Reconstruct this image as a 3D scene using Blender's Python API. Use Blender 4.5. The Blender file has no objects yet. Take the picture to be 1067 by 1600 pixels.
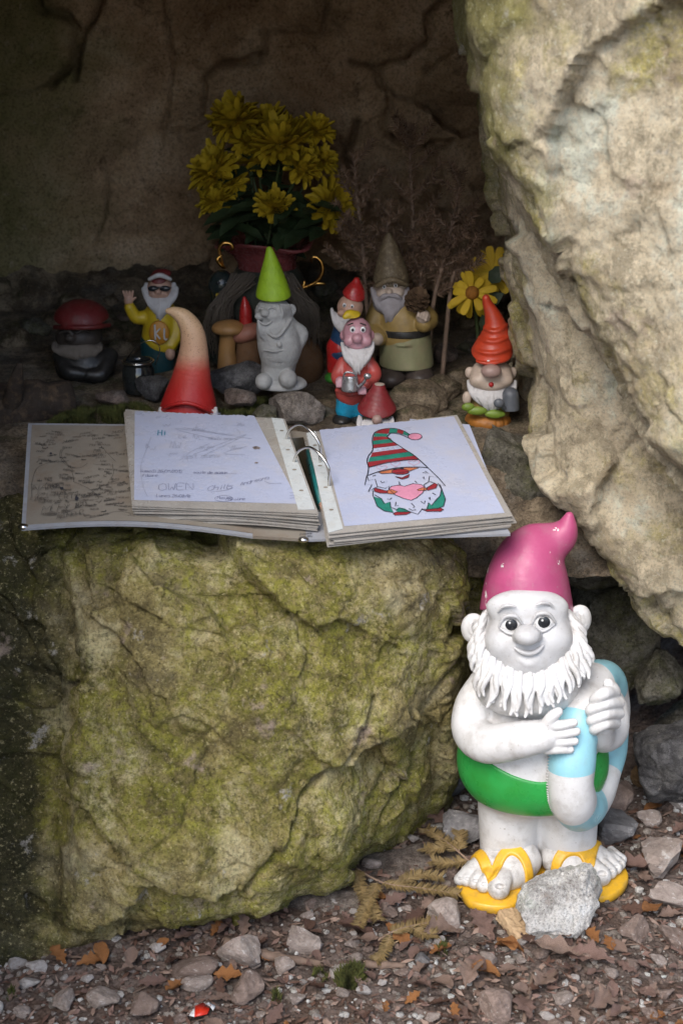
import bpy, math, random
import numpy as np
from mathutils import Vector, Matrix, kdtree, Euler

# ------------------------------------------------------------------ camera, sky, sun, exposure
SC = bpy.context.scene
COL = SC.collection
PITCH = math.radians(20.0)
CAM = np.array([0.0, -1.8, 1.216])
FPX, CX, CY = 2400.0, 533.5, 800.0            # focal length and centre in photograph pixels

cam_data = bpy.data.cameras.new('camera')
cam = bpy.data.objects.new('camera', cam_data)
COL.objects.link(cam)
cam.location = CAM.tolist()
cam.rotation_euler = (math.pi / 2 - PITCH, 0, 0)
cam_data.sensor_fit = 'VERTICAL'
cam_data.sensor_height = 36.0
cam_data.lens = 36.0 * FPX / 1600.0
cam_data.clip_start = 0.05
cam_data.clip_end = 500.0
cam_data.dof.use_dof = True
cam_data.dof.focus_distance = 2.1
cam_data.dof.aperture_fstop = 5.6
SC.camera = cam

SUN_EL, SUN_AZ = math.radians(49), math.radians(-24)     # azimuth measured from behind the camera, minus = left
world = bpy.data.worlds.new('World')
SC.world = world
world.use_nodes = True
wn = world.node_tree
bg = wn.nodes['Background']
sky = wn.nodes.new('ShaderNodeTexSky')
sky.sky_type = 'NISHITA'
sky.sun_disc = False
sky.sun_elevation = SUN_EL
sky.sun_rotation = math.pi - SUN_AZ
sky.air_density = 1.0
sky.dust_density = 2.0
sky.ozone_density = 1.0
wn.links.new(sky.outputs[0], bg.inputs[0])
bg.inputs[1].default_value = 0.13

sun_data = bpy.data.lights.new('sun', 'SUN')
sun_data.energy = 1.4
sun_data.angle = math.radians(35)
sun_data.color = (1.0, 0.975, 0.93)
sun = bpy.data.objects.new('sun', sun_data)
COL.objects.link(sun)
sd = Vector((math.sin(SUN_AZ) * math.cos(SUN_EL), -math.cos(SUN_AZ) * math.cos(SUN_EL), math.sin(SUN_EL)))
sun.rotation_euler = sd.to_track_quat('Z', 'Y').to_euler()
sun.location = (-1, -3, 4)

SC.view_settings.view_transform = 'Standard'
SC.view_settings.look = 'None'
SC.view_settings.gamma = 1.0
SC.view_settings.use_curve_mapping = False
SC.view_settings.exposure = 1.22
SC.cycles.use_denoising = True
SC.cycles.max_bounces = 8

# ------------------------------------------------------------------ pixel -> place
CP, SP = math.cos(PITCH), math.sin(PITCH)
def ray(px, py):
    a = (px - CX) / FPX; b = -(py - CY) / FPX
    return np.array([a, CP + b * SP, -SP + b * CP])
def P(px, py, y):
    d = ray(px, py); return CAM + d * ((y - CAM[1]) / d[1])
def G(px, py, z=0.0):
    d = ray(px, py); return CAM + d * ((z - CAM[2]) / d[2])
def depth_of(p):
    v = np.asarray(p) - CAM
    return v[1] * CP - v[2] * SP
def onplane(px, py, p0, n):
    d = ray(px, py); return CAM + d * (np.dot(np.asarray(p0) - CAM, n) / np.dot(d, n))

# ------------------------------------------------------------------ numpy noise
def _perm(seed):
    r = np.random.RandomState(seed); p = r.permutation(256); return np.concatenate([p, p, p[:4]])
_G3 = None
def perlin(p, seed=0):
    global _G3
    if _G3 is None:
        r = np.random.RandomState(99); g = r.normal(size=(256, 3)); _G3 = (g / np.linalg.norm(g, axis=1)[:, None]).astype(np.float32)
    pm = _perm(seed)
    p = np.asarray(p, dtype=np.float32)
    i = np.floor(p).astype(np.int64); f = p - i; i &= 255
    u = f * f * f * (f * (f * 6 - 15) + 10)
    out = 0
    for dx in (0, 1):
        wx = u[:, 0] if dx else 1 - u[:, 0]
        for dy in (0, 1):
            wy = u[:, 1] if dy else 1 - u[:, 1]
            for dz in (0, 1):
                wz = u[:, 2] if dz else 1 - u[:, 2]
                h = pm[pm[pm[i[:, 0] + dx] + ((i[:, 1] + dy) & 255)] + ((i[:, 2] + dz) & 255)] & 255
                g = _G3[h]
                out = out + wx * wy * wz * (g[:, 0] * (f[:, 0] - dx) + g[:, 1] * (f[:, 1] - dy) + g[:, 2] * (f[:, 2] - dz))
    return out * 1.5
def fbm(p, oct=4, seed=0, lac=2.03, gain=0.5, ridged=False):
    a, s = 1.0, 0.0
    q = np.asarray(p, dtype=np.float32)
    for o in range(oct):
        n = perlin(q, seed + o)
        if ridged: n = 1 - 2 * np.abs(n)
        s = s + a * n; a *= gain; q = q * lac + 7.3
    return s
def facets(p, cell, seed, tilt=0.6, off=0.25):
    """fractured-stone offset: every point takes the tilted plane of its nearest random seed"""
    r = np.random.RandomState(seed)
    lo, hi = p.min(0) - cell, p.max(0) + cell
    n = int(min(9000, max(8, np.prod((hi - lo) / cell))))
    c = r.uniform(lo, hi, size=(n, 3))
    kd = kdtree.KDTree(n)
    for i, q in enumerate(c): kd.insert(q, i)
    kd.balance()
    find = kd.find
    idx = np.fromiter((find(q)[1] for q in p.tolist()), dtype=np.int64, count=len(p))
    nv = r.normal(size=(n, 3)) * tilt; o = r.uniform(-1, 1, n) * off * cell
    return ((p - c[idx]) * nv[idx]).sum(1) * 0.5 + o[idx]

# ------------------------------------------------------------------ objects
def mesh_np(name, v, f, smooth=True):
    me = bpy.data.meshes.new(name)
    v = np.ascontiguousarray(v, dtype=np.float32); 
    f = np.ascontiguousarray(f, dtype=np.int32); n, k = f.shape
    me.vertices.add(len(v)); me.vertices.foreach_set('co', v.ravel())
    me.loops.add(n * k); me.loops.foreach_set('vertex_index', f.ravel())
    me.polygons.add(n)
    me.polygons.foreach_set('loop_start', np.arange(0, n * k, k, dtype=np.int32))
    me.polygons.foreach_set('loop_total', np.full(n, k, dtype=np.int32))
    if smooth: me.polygons.foreach_set('use_smooth', np.ones(n, dtype=bool))
    me.update(calc_edges=True); me.validate()
    return me
def mesh_py(name, v, f, smooth=False):
    me = bpy.data.meshes.new(name)
    me.from_pydata([tuple(map(float, q)) for q in v], [], [tuple(int(i) for i in q) for q in f])
    if smooth: me.polygons.foreach_set('use_smooth', [True] * len(me.polygons))
    me.update(); return me
def tag(o, label=None, cat=None, group=None, kind=None):
    if label: o['label'] = label
    if cat: o['category'] = cat
    if group: o['group'] = group
    if kind: o['kind'] = kind
    return o
def link(name, me, mat=None, parent=None, loc=None):
    o = bpy.data.objects.new(name, me); COL.objects.link(o)
    if mat is not None and me is not None and len(me.materials) == 0: me.materials.append(mat)
    if parent is not None: o.parent = parent
    if loc is not None: o.location = [float(x) for x in loc]
    return o
def thing(name, label, cat, loc=(0, 0, 0), group=None):
    o = link(name, None, loc=loc); o.empty_display_size = 0.02
    return tag(o, label, cat, group)
def part(name, root, base, v, f, mat, smooth=True, parent=None):
    """mesh given in world coordinates, stored relative to the thing's base"""
    v = np.asarray(v, dtype=float) - np.asarray(base)
    f = list(f) if not isinstance(f, np.ndarray) else f
    me = mesh_np(name, v, f, smooth) if isinstance(f, np.ndarray) else mesh_py(name, v, f, smooth)
    return link(name, me, mat, parent if parent is not None else root)

def vnormals(v, f):
    n = np.zeros_like(v)
    a, b, c, d = (v[f[:, i]] for i in range(4))
    fn = np.cross(c - a, d - b)
    for i in range(4): np.add.at(n, f[:, i], fn)
    return n / (np.linalg.norm(n, axis=1)[:, None] + 1e-12)

# ------------------------------------------------------------------ distance-field sculpting
def surface_nets(F, lo, h):
    S = F < 0
    nx, ny, nz = F.shape
    cnt = np.zeros((nx - 1, ny - 1, nz - 1), dtype=np.int8)
    offs = [(i, j, k) for i in (0, 1) for j in (0, 1) for k in (0, 1)]
    for i, j, k in offs: cnt += S[i:nx - 1 + i, j:ny - 1 + j, k:nz - 1 + k]
    act = np.argwhere((cnt > 0) & (cnt < 8))
    vals = np.stack([F[act[:, 0] + i, act[:, 1] + j, act[:, 2] + k] for i, j, k in offs], 1)
    pos = np.zeros((len(act), 3)); w = np.zeros(len(act))
    for a in range(8):
        for b in range(a + 1, 8):
            oa, ob = np.array(offs[a]), np.array(offs[b])
            if np.abs(oa - ob).sum() != 1: continue
            va, vb = vals[:, a], vals[:, b]
            m = (va < 0) != (vb < 0)
            t = np.where(m, va / np.where(m, va - vb, 1), 0)
            pos += np.where(m[:, None], oa + t[:, None] * (ob - oa), 0); w += m
    v = np.asarray(lo) + (act + pos / w[:, None]) * h
    idx = np.full((nx - 1, ny - 1, nz - 1), -1, dtype=np.int32)
    idx[act[:, 0], act[:, 1], act[:, 2]] = np.arange(len(act))
    quads = []
    for ax in range(3):
        s0 = [slice(None)] * 3; s1 = [slice(None)] * 3
        s0[ax] = slice(0, -1); s1[ax] = slice(1, None)
        A, B = S[tuple(s0)], S[tuple(s1)]
        e = np.argwhere(A != B)
        u, w_ = (ax + 1) % 3, (ax + 2) % 3
        ok = (e[:, u] > 0) & (e[:, w_] > 0) & (e[:, u] < F.shape[u] - 1) & (e[:, w_] < F.shape[w_] - 1)
        e = e[ok]
        q = []
        for du, dw in ((-1, -1), (0, -1), (0, 0), (-1, 0)):
            c = e.copy(); c[:, u] += du; c[:, w_] += dw
            q.append(idx[c[:, 0], c[:, 1], c[:, 2]])
        q = np.stack(q, 1)
        flip = ~A[e[:, 0], e[:, 1], e[:, 2]]
        q[flip] = q[flip][:, ::-1]
        quads.append(q)
    q = np.concatenate(quads)
    return v, q[(q >= 0).all(1)]

def smin(a, b, k):
    if k <= 0: return np.minimum(a, b)
    h = np.maximum(k - np.abs(a - b), 0) / k
    return np.minimum(a, b) - h * h * k * 0.25
def smax(a, b, k): return -smin(-a, -b, k)

def spline(pts, n):
    """Catmull-Rom through rows of pts, n samples per span"""
    p = np.asarray(pts, dtype=float)
    if len(p) < 3 or n <= 1: return p
    q = np.vstack([2 * p[0] - p[1], p, 2 * p[-1] - p[-2]])
    out = []
    for i in range(1, len(q) - 2):
        for t in np.arange(n) / n:
            a, b, c, d = q[i - 1], q[i], q[i + 1], q[i + 2]
            out.append(0.5 * (2 * b + (c - a) * t + (2 * a - 5 * b + 4 * c - d) * t * t + (3 * b - a - 3 * c + d) * t ** 3))
    out.append(p[-1]); return np.array(out)

class Blob:
    def __init__(self): self.ops = []
    def copy(self):
        b = Blob(); b.ops = list(self.ops); return b
    def raw(self, fn, lo, hi, k=0.0, s='+'):
        self.ops.append((s, fn, np.asarray(lo, float), np.asarray(hi, float), k)); return self
    def ell(self, c, r, k=0.004, s='+', rot=None):
        c = np.asarray(c, float); r = np.asarray(r, float) * np.ones(3); m = None
        if rot is not None: m = np.array(Euler(rot).to_matrix()).T
        R = float(r.max()) if rot is not None else r
        def fn(X, Y, Z):
            x, y, z = X - c[0], Y - c[1], Z - c[2]
            if m is not None:
                x, y, z = (m[0, 0] * x + m[0, 1] * y + m[0, 2] * z, m[1, 0] * x + m[1, 1] * y + m[1, 2] * z, m[2, 0] * x + m[2, 1] * y + m[2, 2] * z)
            k0 = np.sqrt((x / r[0]) ** 2 + (y / r[1]) ** 2 + (z / r[2]) ** 2)
            k1 = np.sqrt((x / r[0] ** 2) ** 2 + (y / r[1] ** 2) ** 2 + (z / r[2] ** 2) ** 2)
            return k0 * (k0 - 1) / (k1 + 1e-9)
        return self.raw(fn, c - R, c + R, k, s)
    def tube(self, pts, rads, k=0.004, s='+', n=4, flat=None):
        """tapering tube through points; flat=(axis vector, factor) squashes it across that axis"""
        pts = np.asarray(pts, float); rads = np.asarray(rads, float) * np.ones(len(pts))
        pr = spline(np.hstack([pts, rads[:, None]]), n)
        p, r = pr[:, :3], np.maximum(pr[:, 3], 1e-4)
        def fn(X, Y, Z):
            d = None
            for i in range(len(p) - 1):
                a, b = p[i], p[i + 1]; ba = b - a; L = float(ba @ ba) + 1e-12
                x, y, z = X - a[0], Y - a[1], Z - a[2]
                t = np.clip((x * ba[0] + y * ba[1] + z * ba[2]) / L, 0, 1)
                e = np.sqrt((x - ba[0] * t) ** 2 + (y - ba[1] * t) ** 2 + (z - ba[2] * t) ** 2) - (r[i] + (r[i + 1] - r[i]) * t)
                d = e if d is None else np.minimum(d, e)
            return d
        R = r.max()
        return self.raw(fn, p.min(0) - R, p.max(0) + R, k, s)
    def box(self, c, half, rnd=0.002, k=0.003, s='+', rot=None):
        c = np.asarray(c, float); half = np.asarray(half, float)
        m = np.array(Euler(rot or (0, 0, 0)).to_matrix()).T
        def fn(X, Y, Z):
            x, y, z = X - c[0], Y - c[1], Z - c[2]
            x, y, z = (m[0, 0] * x + m[0, 1] * y + m[0, 2] * z, m[1, 0] * x + m[1, 1] * y + m[1, 2] * z, m[2, 0] * x + m[2, 1] * y + m[2, 2] * z)
            qx, qy, qz = np.abs(x) - half[0] + rnd, np.abs(y) - half[1] + rnd, np.abs(z) - half[2] + rnd
            return np.sqrt(np.maximum(qx, 0) ** 2 + np.maximum(qy, 0) ** 2 + np.maximum(qz, 0) ** 2) + np.minimum(np.maximum(qx, np.maximum(qy, qz)), 0) - rnd
        R = np.full(3, np.linalg.norm(half))
        return self.raw(fn, c - R, c + R, k, s)
    def plane(self, p, n, k=0.003):
        """keep the side the normal points away from"""
        p = np.asarray(p, float); n = np.asarray(n, float); n = n / np.linalg.norm(n)
        return self.raw(lambda X, Y, Z: (X - p[0]) * n[0] + (Y - p[1]) * n[1] + (Z - p[2]) * n[2], [-9] * 3, [9] * 3, k, 'i')
    def grow(self, d): return self.raw(lambda X, Y, Z: d, [-9] * 3, [9] * 3, 0, 'g')
    def mesh(self, h):
        adds = [o for o in self.ops if o[0] == '+']
        lo = np.min([o[2] for o in adds], 0) - 4 * h; hi = np.max([o[3] for o in adds], 0) + 4 * h
        g = sum(float(o[1](0, 0, 0)) for o in self.ops if o[0] == 'g')
        if g > 0: lo -= g; hi += g
        n = np.ceil((hi - lo) / h).astype(int) + 1
        ax = [(lo[i] + np.arange(n[i]) * h).astype(np.float32) for i in range(3)]
        F = np.full(n, 0.05, dtype=np.float32)
        for s, fn, l, u, k in self.ops:
            if s == 'g': F -= fn(0, 0, 0); continue
            m = k + 4 * h + (0.02 if False else 0)
            a = np.clip(np.floor((l - m - lo) / h).astype(int), 0, n); b = np.clip(np.ceil((u + m - lo) / h).astype(int) + 1, 0, n)
            if (b <= a).any(): continue
            sl = tuple(slice(a[i], b[i]) for i in range(3))
            d = fn(ax[0][sl[0]][:, None, None], ax[1][sl[1]][None, :, None], ax[2][sl[2]][None, None, :]).astype(np.float32)
            if s == '+': F[sl] = smin(F[sl], d, k)
            elif s == '-': F[sl] = smax(F[sl], -d, k)
            else: F[sl] = smax(F[sl], d, k)
        F[0], F[-1], F[:, 0], F[:, -1], F[:, :, 0], F[:, :, -1] = (0.05,) * 6
        return surface_nets(F, lo, h)

# ------------------------------------------------------------------ simple shapes (verts, faces)
def frames(p):
    p = np.asarray(p, float); t = np.gradient(p, axis=0); t /= np.linalg.norm(t, axis=1)[:, None] + 1e-12
    ref = np.array([0, 0, 1.0]) if abs(t[0][2]) < 0.9 else np.array([1.0, 0, 0])
    u = np.cross(t[0], ref); u /= np.linalg.norm(u); us = []
    for i in range(len(p)):
        u = u - t[i] * (u @ t[i]); u /= np.linalg.norm(u) + 1e-12; us.append(u)
    us = np.array(us); return t, us, np.cross(t, us)
def tube_mesh(p, r, sides=8, caps=True):
    p = np.asarray(p, float); r = np.asarray(r, float) * np.ones(len(p)); t, u, w = frames(p)
    a = np.arange(sides) * 2 * math.pi / sides
    v = (p[:, None, :] + r[:, None, None] * (np.cos(a)[None, :, None] * u[:, None, :] + np.sin(a)[None, :, None] * w[:, None, :])).reshape(-1, 3)
    f = [(i * sides + j, i * sides + (j + 1) % sides, (i + 1) * sides + (j + 1) % sides, (i + 1) * sides + j) for i in range(len(p) - 1) for j in range(sides)]
    if caps:
        f.append(tuple(range(sides))[::-1]); f.append(tuple((len(p) - 1) * sides + j for j in range(sides)))
    return v, f
def join(lst):
    V, Fs, n = [], [], 0
    for v, f in lst:
        V.append(np.asarray(v, float)); Fs += [tuple(i + n for i in q) for q in f]; n += len(v)
    return np.vstack(V), Fs
def box_mesh(c, half, m=None):
    s = np.array([(x, y, z) for x in (-1, 1) for y in (-1, 1) for z in (-1, 1)], float) * half
    if m is not None: s = s @ np.asarray(m).T
    return s + np.asarray(c), [(0, 1, 3, 2), (4, 6, 7, 5), (0, 4, 5, 1), (2, 3, 7, 6), (0, 2, 6, 4), (1, 5, 7, 3)]
def grid_faces(nu, nv):
    i = np.arange(nu - 1)[:, None] * nv + np.arange(nv - 1)[None, :]
    return np.stack([i, i + nv, i + nv + 1, i + 1], -1).reshape(-1, 4)

# ------------------------------------------------------------------ materials
class NT:
    def __init__(self, name):
        self.m = bpy.data.materials.new(name); self.m.use_nodes = True
        self.t = self.m.node_tree; self.b = self.t.nodes['Principled BSDF']
        self.co = None
    def n(self, kind, **kw):
        x = self.t.nodes.new('ShaderNode' + kind)
        for k, v in kw.items(): setattr(x, k, v)
        return x
    def l(self, a, b): self.t.links.new(a, b)
    def coord(self):
        if self.co is None: self.co = self.n('TexCoord').outputs['Object']
        return self.co
    def noise(self, scale, detail=4, rough=0.55, dist=0.0, stretch=None, seed=0.0):
        x = self.n('TexNoise'); x.inputs['Scale'].default_value = scale; x.inputs['Detail'].default_value = detail
        x.inputs['Roughness'].default_value = rough; x.inputs['Distortion'].default_value = dist
        mp = self.n('Mapping'); self.l(self.coord(), mp.inputs[0])
        mp.inputs['Location'].default_value = (seed, seed * 1.7, -seed)
        if stretch:
            mp.inputs['Rotation'].default_value = stretch[0]; mp.inputs['Scale'].default_value = stretch[1]
        self.l(mp.outputs[0], x.inputs['Vector'])
        return x.outputs['Fac']
    def ramp(self, src, stops, interp='LINEAR'):
        x = self.n('ValToRGB'); x.color_ramp.interpolation = interp
        e = x.color_ramp.elements
        while len(e) < len(stops): e.new(0.5)
        for q, (p, c) in zip(e, stops):
            q.position = p; q.color = (c, c, c, 1) if not hasattr(c, '__len__') else tuple(c)[:3] + (1,)
        self.l(src, x.inputs[0]); return x.outputs[0]
    def mix(self, fac, a, b, mode='MIX'):
        x = self.n('Mix', data_type='RGBA', blend_type=mode)
        for s, val in ((x.inputs[0], fac), (x.inputs[6], a), (x.inputs[7], b)):
            if isinstance(val, (int, float)): s.default_value = val
            elif isinstance(val, tuple): s.default_value = tuple(val)[:3] + (1,)
            else: self.l(val, s)
        return x.outputs[2]
    def math(self, op, a, b=None):
        x = self.n('Math', operation=op)
        for s, val in ((x.inputs[0], a), (x.inputs[1], b)):
            if val is None: continue
            if isinstance(val, (int, float)): s.default_value = val
            else: self.l(val, s)
        return x.outputs[0]
    def bump(self, src, dist, strength=1.0, prev=None):
        x = self.n('Bump'); x.inputs['Distance'].default_value = dist; x.inputs['Strength'].default_value = strength
        self.l(src, x.inputs['Height'])
        if prev is not None: self.l(prev, x.inputs['Normal'])
        return x.outputs[0]
    def done(self, col, rough=0.6, normal=None, spec=0.5, metallic=0.0, **kw):
        b = self.b
        for key, val in (('Base Color', col), ('Roughness', rough), ('Specular IOR Level', spec), ('Metallic', metallic)):
            s = b.inputs[key]
            if isinstance(val, (int, float)): s.default_value = val
            elif isinstance(val, tuple): s.default_value = tuple(val)[:3] + (1,)
            else: self.l(val, s)
        if normal is not None: self.l(normal, b.inputs['Normal'])
        for k, v in kw.items(): b.inputs[k].default_value = v
        return self.m
_MC = {}
def paint(name, col, rough=0.45, var=0.25, scale=40, dirt=(0.12, 0.10, 0.08), dirt_amt=0.25, bump=0.0006, bscale=180, spec=0.5, chips=None, metallic=0.0, **kw):
    """weathered paint, plaster or ceramic: slightly uneven colour, smudges of dirt, fine relief, optional chips"""
    if name in _MC: return _MC[name]
    t = NT(name)
    c = tuple(col)
    dk = tuple(x * (1 - var) for x in c)
    out = t.mix(t.ramp(t.noise(scale, 5), [(0.3, 0.0), (0.7, 1.0)]), dk, c)
    if dirt_amt > 0:
        out = t.mix(t.math('MULTIPLY', t.ramp(t.noise(scale * 1.7, 6, 0.65, seed=3.1), [(0.48, 0.0), (0.72, 1.0)]), dirt_amt), out, dirt)
        out = t.mix(t.math('MULTIPLY', t.ramp(t.noise(scale * 12, 3, 0.6, seed=7.7), [(0.66, 0.0), (0.74, 1.0)]), dirt_amt * 1.6), out, dirt)
    nb = t.noise(bscale, 5, 0.6)
    if chips:
        m = t.ramp(t.noise(chips[0], 5, 0.6, seed=chips[2]), [(chips[1], 0.0), (chips[1] + 0.015, 1.0)])
        out = t.mix(m, out, chips[3] if len(chips) > 3 else (0.75, 0.73, 0.7))
        nb = t.math('SUBTRACT', nb, t.math('MULTIPLY', m, 0.6))
    rg = t.ramp(t.noise(scale * 2.3, 4, seed=5.0), [(0.3, max(0.05, rough - 0.1)), (0.7, min(1, rough + 0.15))])
    _MC[name] = t.done(out, rg, t.bump(nb, bump), spec, metallic, **kw)
    return _MC[name]
# ================================================================== rock materials
def rock_mat(name, pale, mid, dark, moss, moss_amt=0.5, moss_shade_x=None, white=0.3, scale=9.0, bump=0.004, stretch=None, speck=0.5, pink=0.0, stain=0.0, grey=0.5, pits=0.85, grit=1.0):
    t = NT(name)
    sc = lambda c, k: tuple(min(0.8, x * k) for x in c)
    n1 = t.noise(scale, 15, 0.76, 0.2, stretch=stretch)
    c = t.ramp(n1, [(0.36, dark), (0.445, sc(mid, 0.65)), (0.495, mid), (0.55, pale), (0.63, sc(pale, 1.3))])
    c = t.mix(t.math('MULTIPLY', t.ramp(t.noise(scale * 0.9, 8, 0.6, 0.3, seed=40.0), [(0.45, 0.0), (0.62, 1.0)]), grey), c, t.ramp(t.noise(scale * 4, 10, 0.7, seed=41.0), [(0.35, sc(dark, 1.0)), (0.62, (0.30, 0.285, 0.26))]))
    mm = t.ramp(t.noise(scale * 0.5, 10, 0.66, 0.4, seed=2.3), [(0.66 - 0.36 * moss_amt, 0.0), (0.76 - 0.36 * moss_amt, 0.85)])
    mf = t.ramp(t.noise(scale * 7, 10, 0.8, seed=4.0), [(0.40, 0.05), (0.54, 1.0)])
    mc = t.ramp(t.noise(scale * 2.6, 12, 0.8, seed=9.0), [(0.38, sc(moss, 0.25)), (0.5, moss), (0.60, sc(moss, 1.6))])
    c = t.mix(t.math('MULTIPLY', mm, mf), c, mc)
    if moss_shade_x:                                   # moss and painted-in shade towards one end of the stone: (x where it starts, x where full, colours)
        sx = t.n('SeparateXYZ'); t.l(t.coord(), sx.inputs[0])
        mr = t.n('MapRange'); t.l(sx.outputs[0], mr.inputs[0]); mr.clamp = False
        mr.inputs[1].default_value, mr.inputs[2].default_value = moss_shade_x[0], moss_shade_x[1]
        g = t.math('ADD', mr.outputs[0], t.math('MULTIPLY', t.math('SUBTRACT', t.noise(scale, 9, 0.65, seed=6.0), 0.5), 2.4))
        c = t.mix(t.ramp(g, [(0.3, 0.0), (0.8, 0.9)]), c, t.ramp(t.noise(scale * 3, 9, 0.7, seed=1.0), [(0.35, moss_shade_x[2]), (0.65, moss_shade_x[3])]))
    if pink: c = t.mix(t.ramp(t.noise(scale * 1.1, 9, 0.65, seed=21.0), [(0.62, 0.0), (0.68, pink)]), c, (0.5, 0.38, 0.30))
    if stain: c = t.mix(t.ramp(t.noise(scale * 0.8, 9, 0.7, seed=31.0), [(0.56, 0.0), (0.68, stain)]), c, (0.20, 0.10, 0.04))
    if white:
        w = t.ramp(t.noise(scale * 1.6, 12, 0.75, 0.2, seed=15.0), [(0.61, 0.0), (0.66, white)])
        w2 = t.ramp(t.noise(scale * 18, 5, 0.65, seed=16.0), [(0.64, 0.0), (0.70, white * speck)])
        c = t.mix(t.math('MAXIMUM', w, w2), c, (0.54, 0.50, 0.45))
    pit = t.ramp(t.noise(scale * 13, 8, 0.75, seed=18.0), [(0.33, pits), (0.43, 0.0)])
    c = t.mix(pit, c, sc(dark, 0.45))
    # grit: grains of a few millimetres, lighter and darker than the stone round them
    gr = t.noise(max(260.0, scale * 20), 5, 0.75, seed=50.0)
    c = t.mix(grit, c, t.ramp(gr, [(0.36, 0.45), (0.5, 0.95), (0.62, 1.0)]), 'MULTIPLY')
    c = t.mix(t.ramp(t.noise(max(180.0, scale * 14), 6, 0.75, seed=52.0), [(0.56, 0.0), (0.66, 0.55)]), c, sc(pale, 1.25))
    b1 = t.bump(n1, bump * 3.0)
    b2 = t.bump(t.noise(scale * 8, 12, 0.8), bump * 1.5, prev=b1)
    b3 = t.bump(pit, -bump * 0.5, 0.7, prev=b2)
    b3 = t.bump(gr, 0.0022, 1.0, prev=b3)
    return t.done(c, 0.9, b3, 0.25)

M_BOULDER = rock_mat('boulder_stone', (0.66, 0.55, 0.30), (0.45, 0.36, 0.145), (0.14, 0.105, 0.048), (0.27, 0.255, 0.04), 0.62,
                     moss_shade_x=(-0.13, -0.27, (0.015, 0.018, 0.007), (0.07, 0.06, 0.028)), white=0.9, scale=10, bump=0.0045, pink=0.9, grey=0.3)  # left end: dark moss, darkened further to paint in its shade
M_RIGHT = rock_mat('overhang_stone', (0.80, 0.69, 0.50), (0.76, 0.64, 0.445), (0.62, 0.50, 0.32), (0.50, 0.43, 0.14), 0.44, moss_shade_x=(-0.24, -0.36, (0.22, 0.20, 0.06), (0.42, 0.38, 0.14)), white=0.6, scale=9,
                   bump=0.004, stretch=((0, 0.5, 0), (1.0, 1.0, 0.75)), pink=0.6, stain=0.35, grey=0.08, pits=0.4, grit=0.6)
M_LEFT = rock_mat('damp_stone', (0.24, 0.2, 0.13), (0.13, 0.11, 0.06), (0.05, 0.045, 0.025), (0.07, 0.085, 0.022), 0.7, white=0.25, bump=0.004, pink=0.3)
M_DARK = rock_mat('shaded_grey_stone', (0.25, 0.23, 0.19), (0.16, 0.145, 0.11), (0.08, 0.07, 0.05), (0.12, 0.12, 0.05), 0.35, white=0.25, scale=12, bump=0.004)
M_LEDGE = rock_mat('ledge_stone', (0.36, 0.28, 0.19), (0.22, 0.165, 0.11), (0.09, 0.07, 0.048), (0.06, 0.07, 0.02), 0.4, white=0.2, scale=14, bump=0.004)
M_STONE = rock_mat('loose_limestone', (0.44, 0.38, 0.33), (0.32, 0.27, 0.23), (0.18, 0.15, 0.125), (0.2, 0.18, 0.10), 0.12, white=0.55, scale=26, bump=0.0022)
M_STONE_B = rock_mat('brown_limestone', (0.30, 0.22, 0.18), (0.21, 0.155, 0.125), (0.12, 0.09, 0.072), (0.16, 0.13, 0.07), 0.15, white=0.3, scale=24, bump=0.0022)
M_STONE_G = rock_mat('grey_pitted_stone', (0.20, 0.195, 0.20), (0.13, 0.125, 0.13), (0.07, 0.068, 0.07), (0.12, 0.12, 0.1), 0.1, white=0.8, scale=34, bump=0.003, speck=0.9)
M_STONE_W = rock_mat('white_limestone', (0.80, 0.775, 0.74), (0.72, 0.685, 0.645), (0.42, 0.36, 0.32), (0.36, 0.40, 0.30), 0.25, white=0.9, scale=18, bump=0.003, stain=0.35, grey=0.08)

def wall_mat():
    t = NT('grotto_wall_plaster')
    a = t.noise(5.0, 13, 0.74, 0.4)
    c = t.ramp(a, [(0.36, (0.22, 0.14, 0.08)), (0.5, (0.54, 0.37, 0.225)), (0.62, (0.70, 0.52, 0.35))])
    c = t.mix(t.ramp(t.noise(2.2, 6, 0.6, 0.3, seed=4.0), [(0.5, 0.0), (0.72, 0.8)]), c, (0.30, 0.155, 0.075))      # rusty stains
    c = t.mix(t.ramp(t.noise(16, 7, 0.7, seed=6.0), [(0.58, 0.0), (0.68, 0.7)]), c, (0.09, 0.055, 0.035))
    sx = t.n('SeparateXYZ'); t.l(t.coord(), sx.inputs[0])
    mr = t.n('MapRange'); t.l(sx.outputs[0], mr.inputs[0])
    mr.inputs[1].default_value, mr.inputs[2].default_value = -0.2, -0.6
    g = t.math('ADD', mr.outputs[0], t.math('MULTIPLY', t.math('SUBTRACT', t.noise(5, 6, 0.6, seed=8.0), 0.5), 1.8))
    c = t.mix(t.ramp(g, [(0.4, 0.0), (0.95, 0.75)]), c, (0.17, 0.165, 0.06))                                       # green algae to one side
    c = t.mix(t.ramp(t.noise(60, 4, 0.6, seed=12.0), [(0.62, 0.0), (0.75, 0.5)]), c, (0.55, 0.45, 0.34))
    c = t.mix(1.0, c, t.ramp(t.noise(210, 5, 0.75, seed=50.0), [(0.36, 0.5), (0.52, 1.0)]), 'MULTIPLY')
    b = t.bump(t.noise(24, 12, 0.76), 0.014)
    b = t.bump(t.noise(150, 5, 0.7), 0.002, prev=b)
    return t.done(c, 0.92, b, 0.2)
M_WALL = wall_mat()

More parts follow.
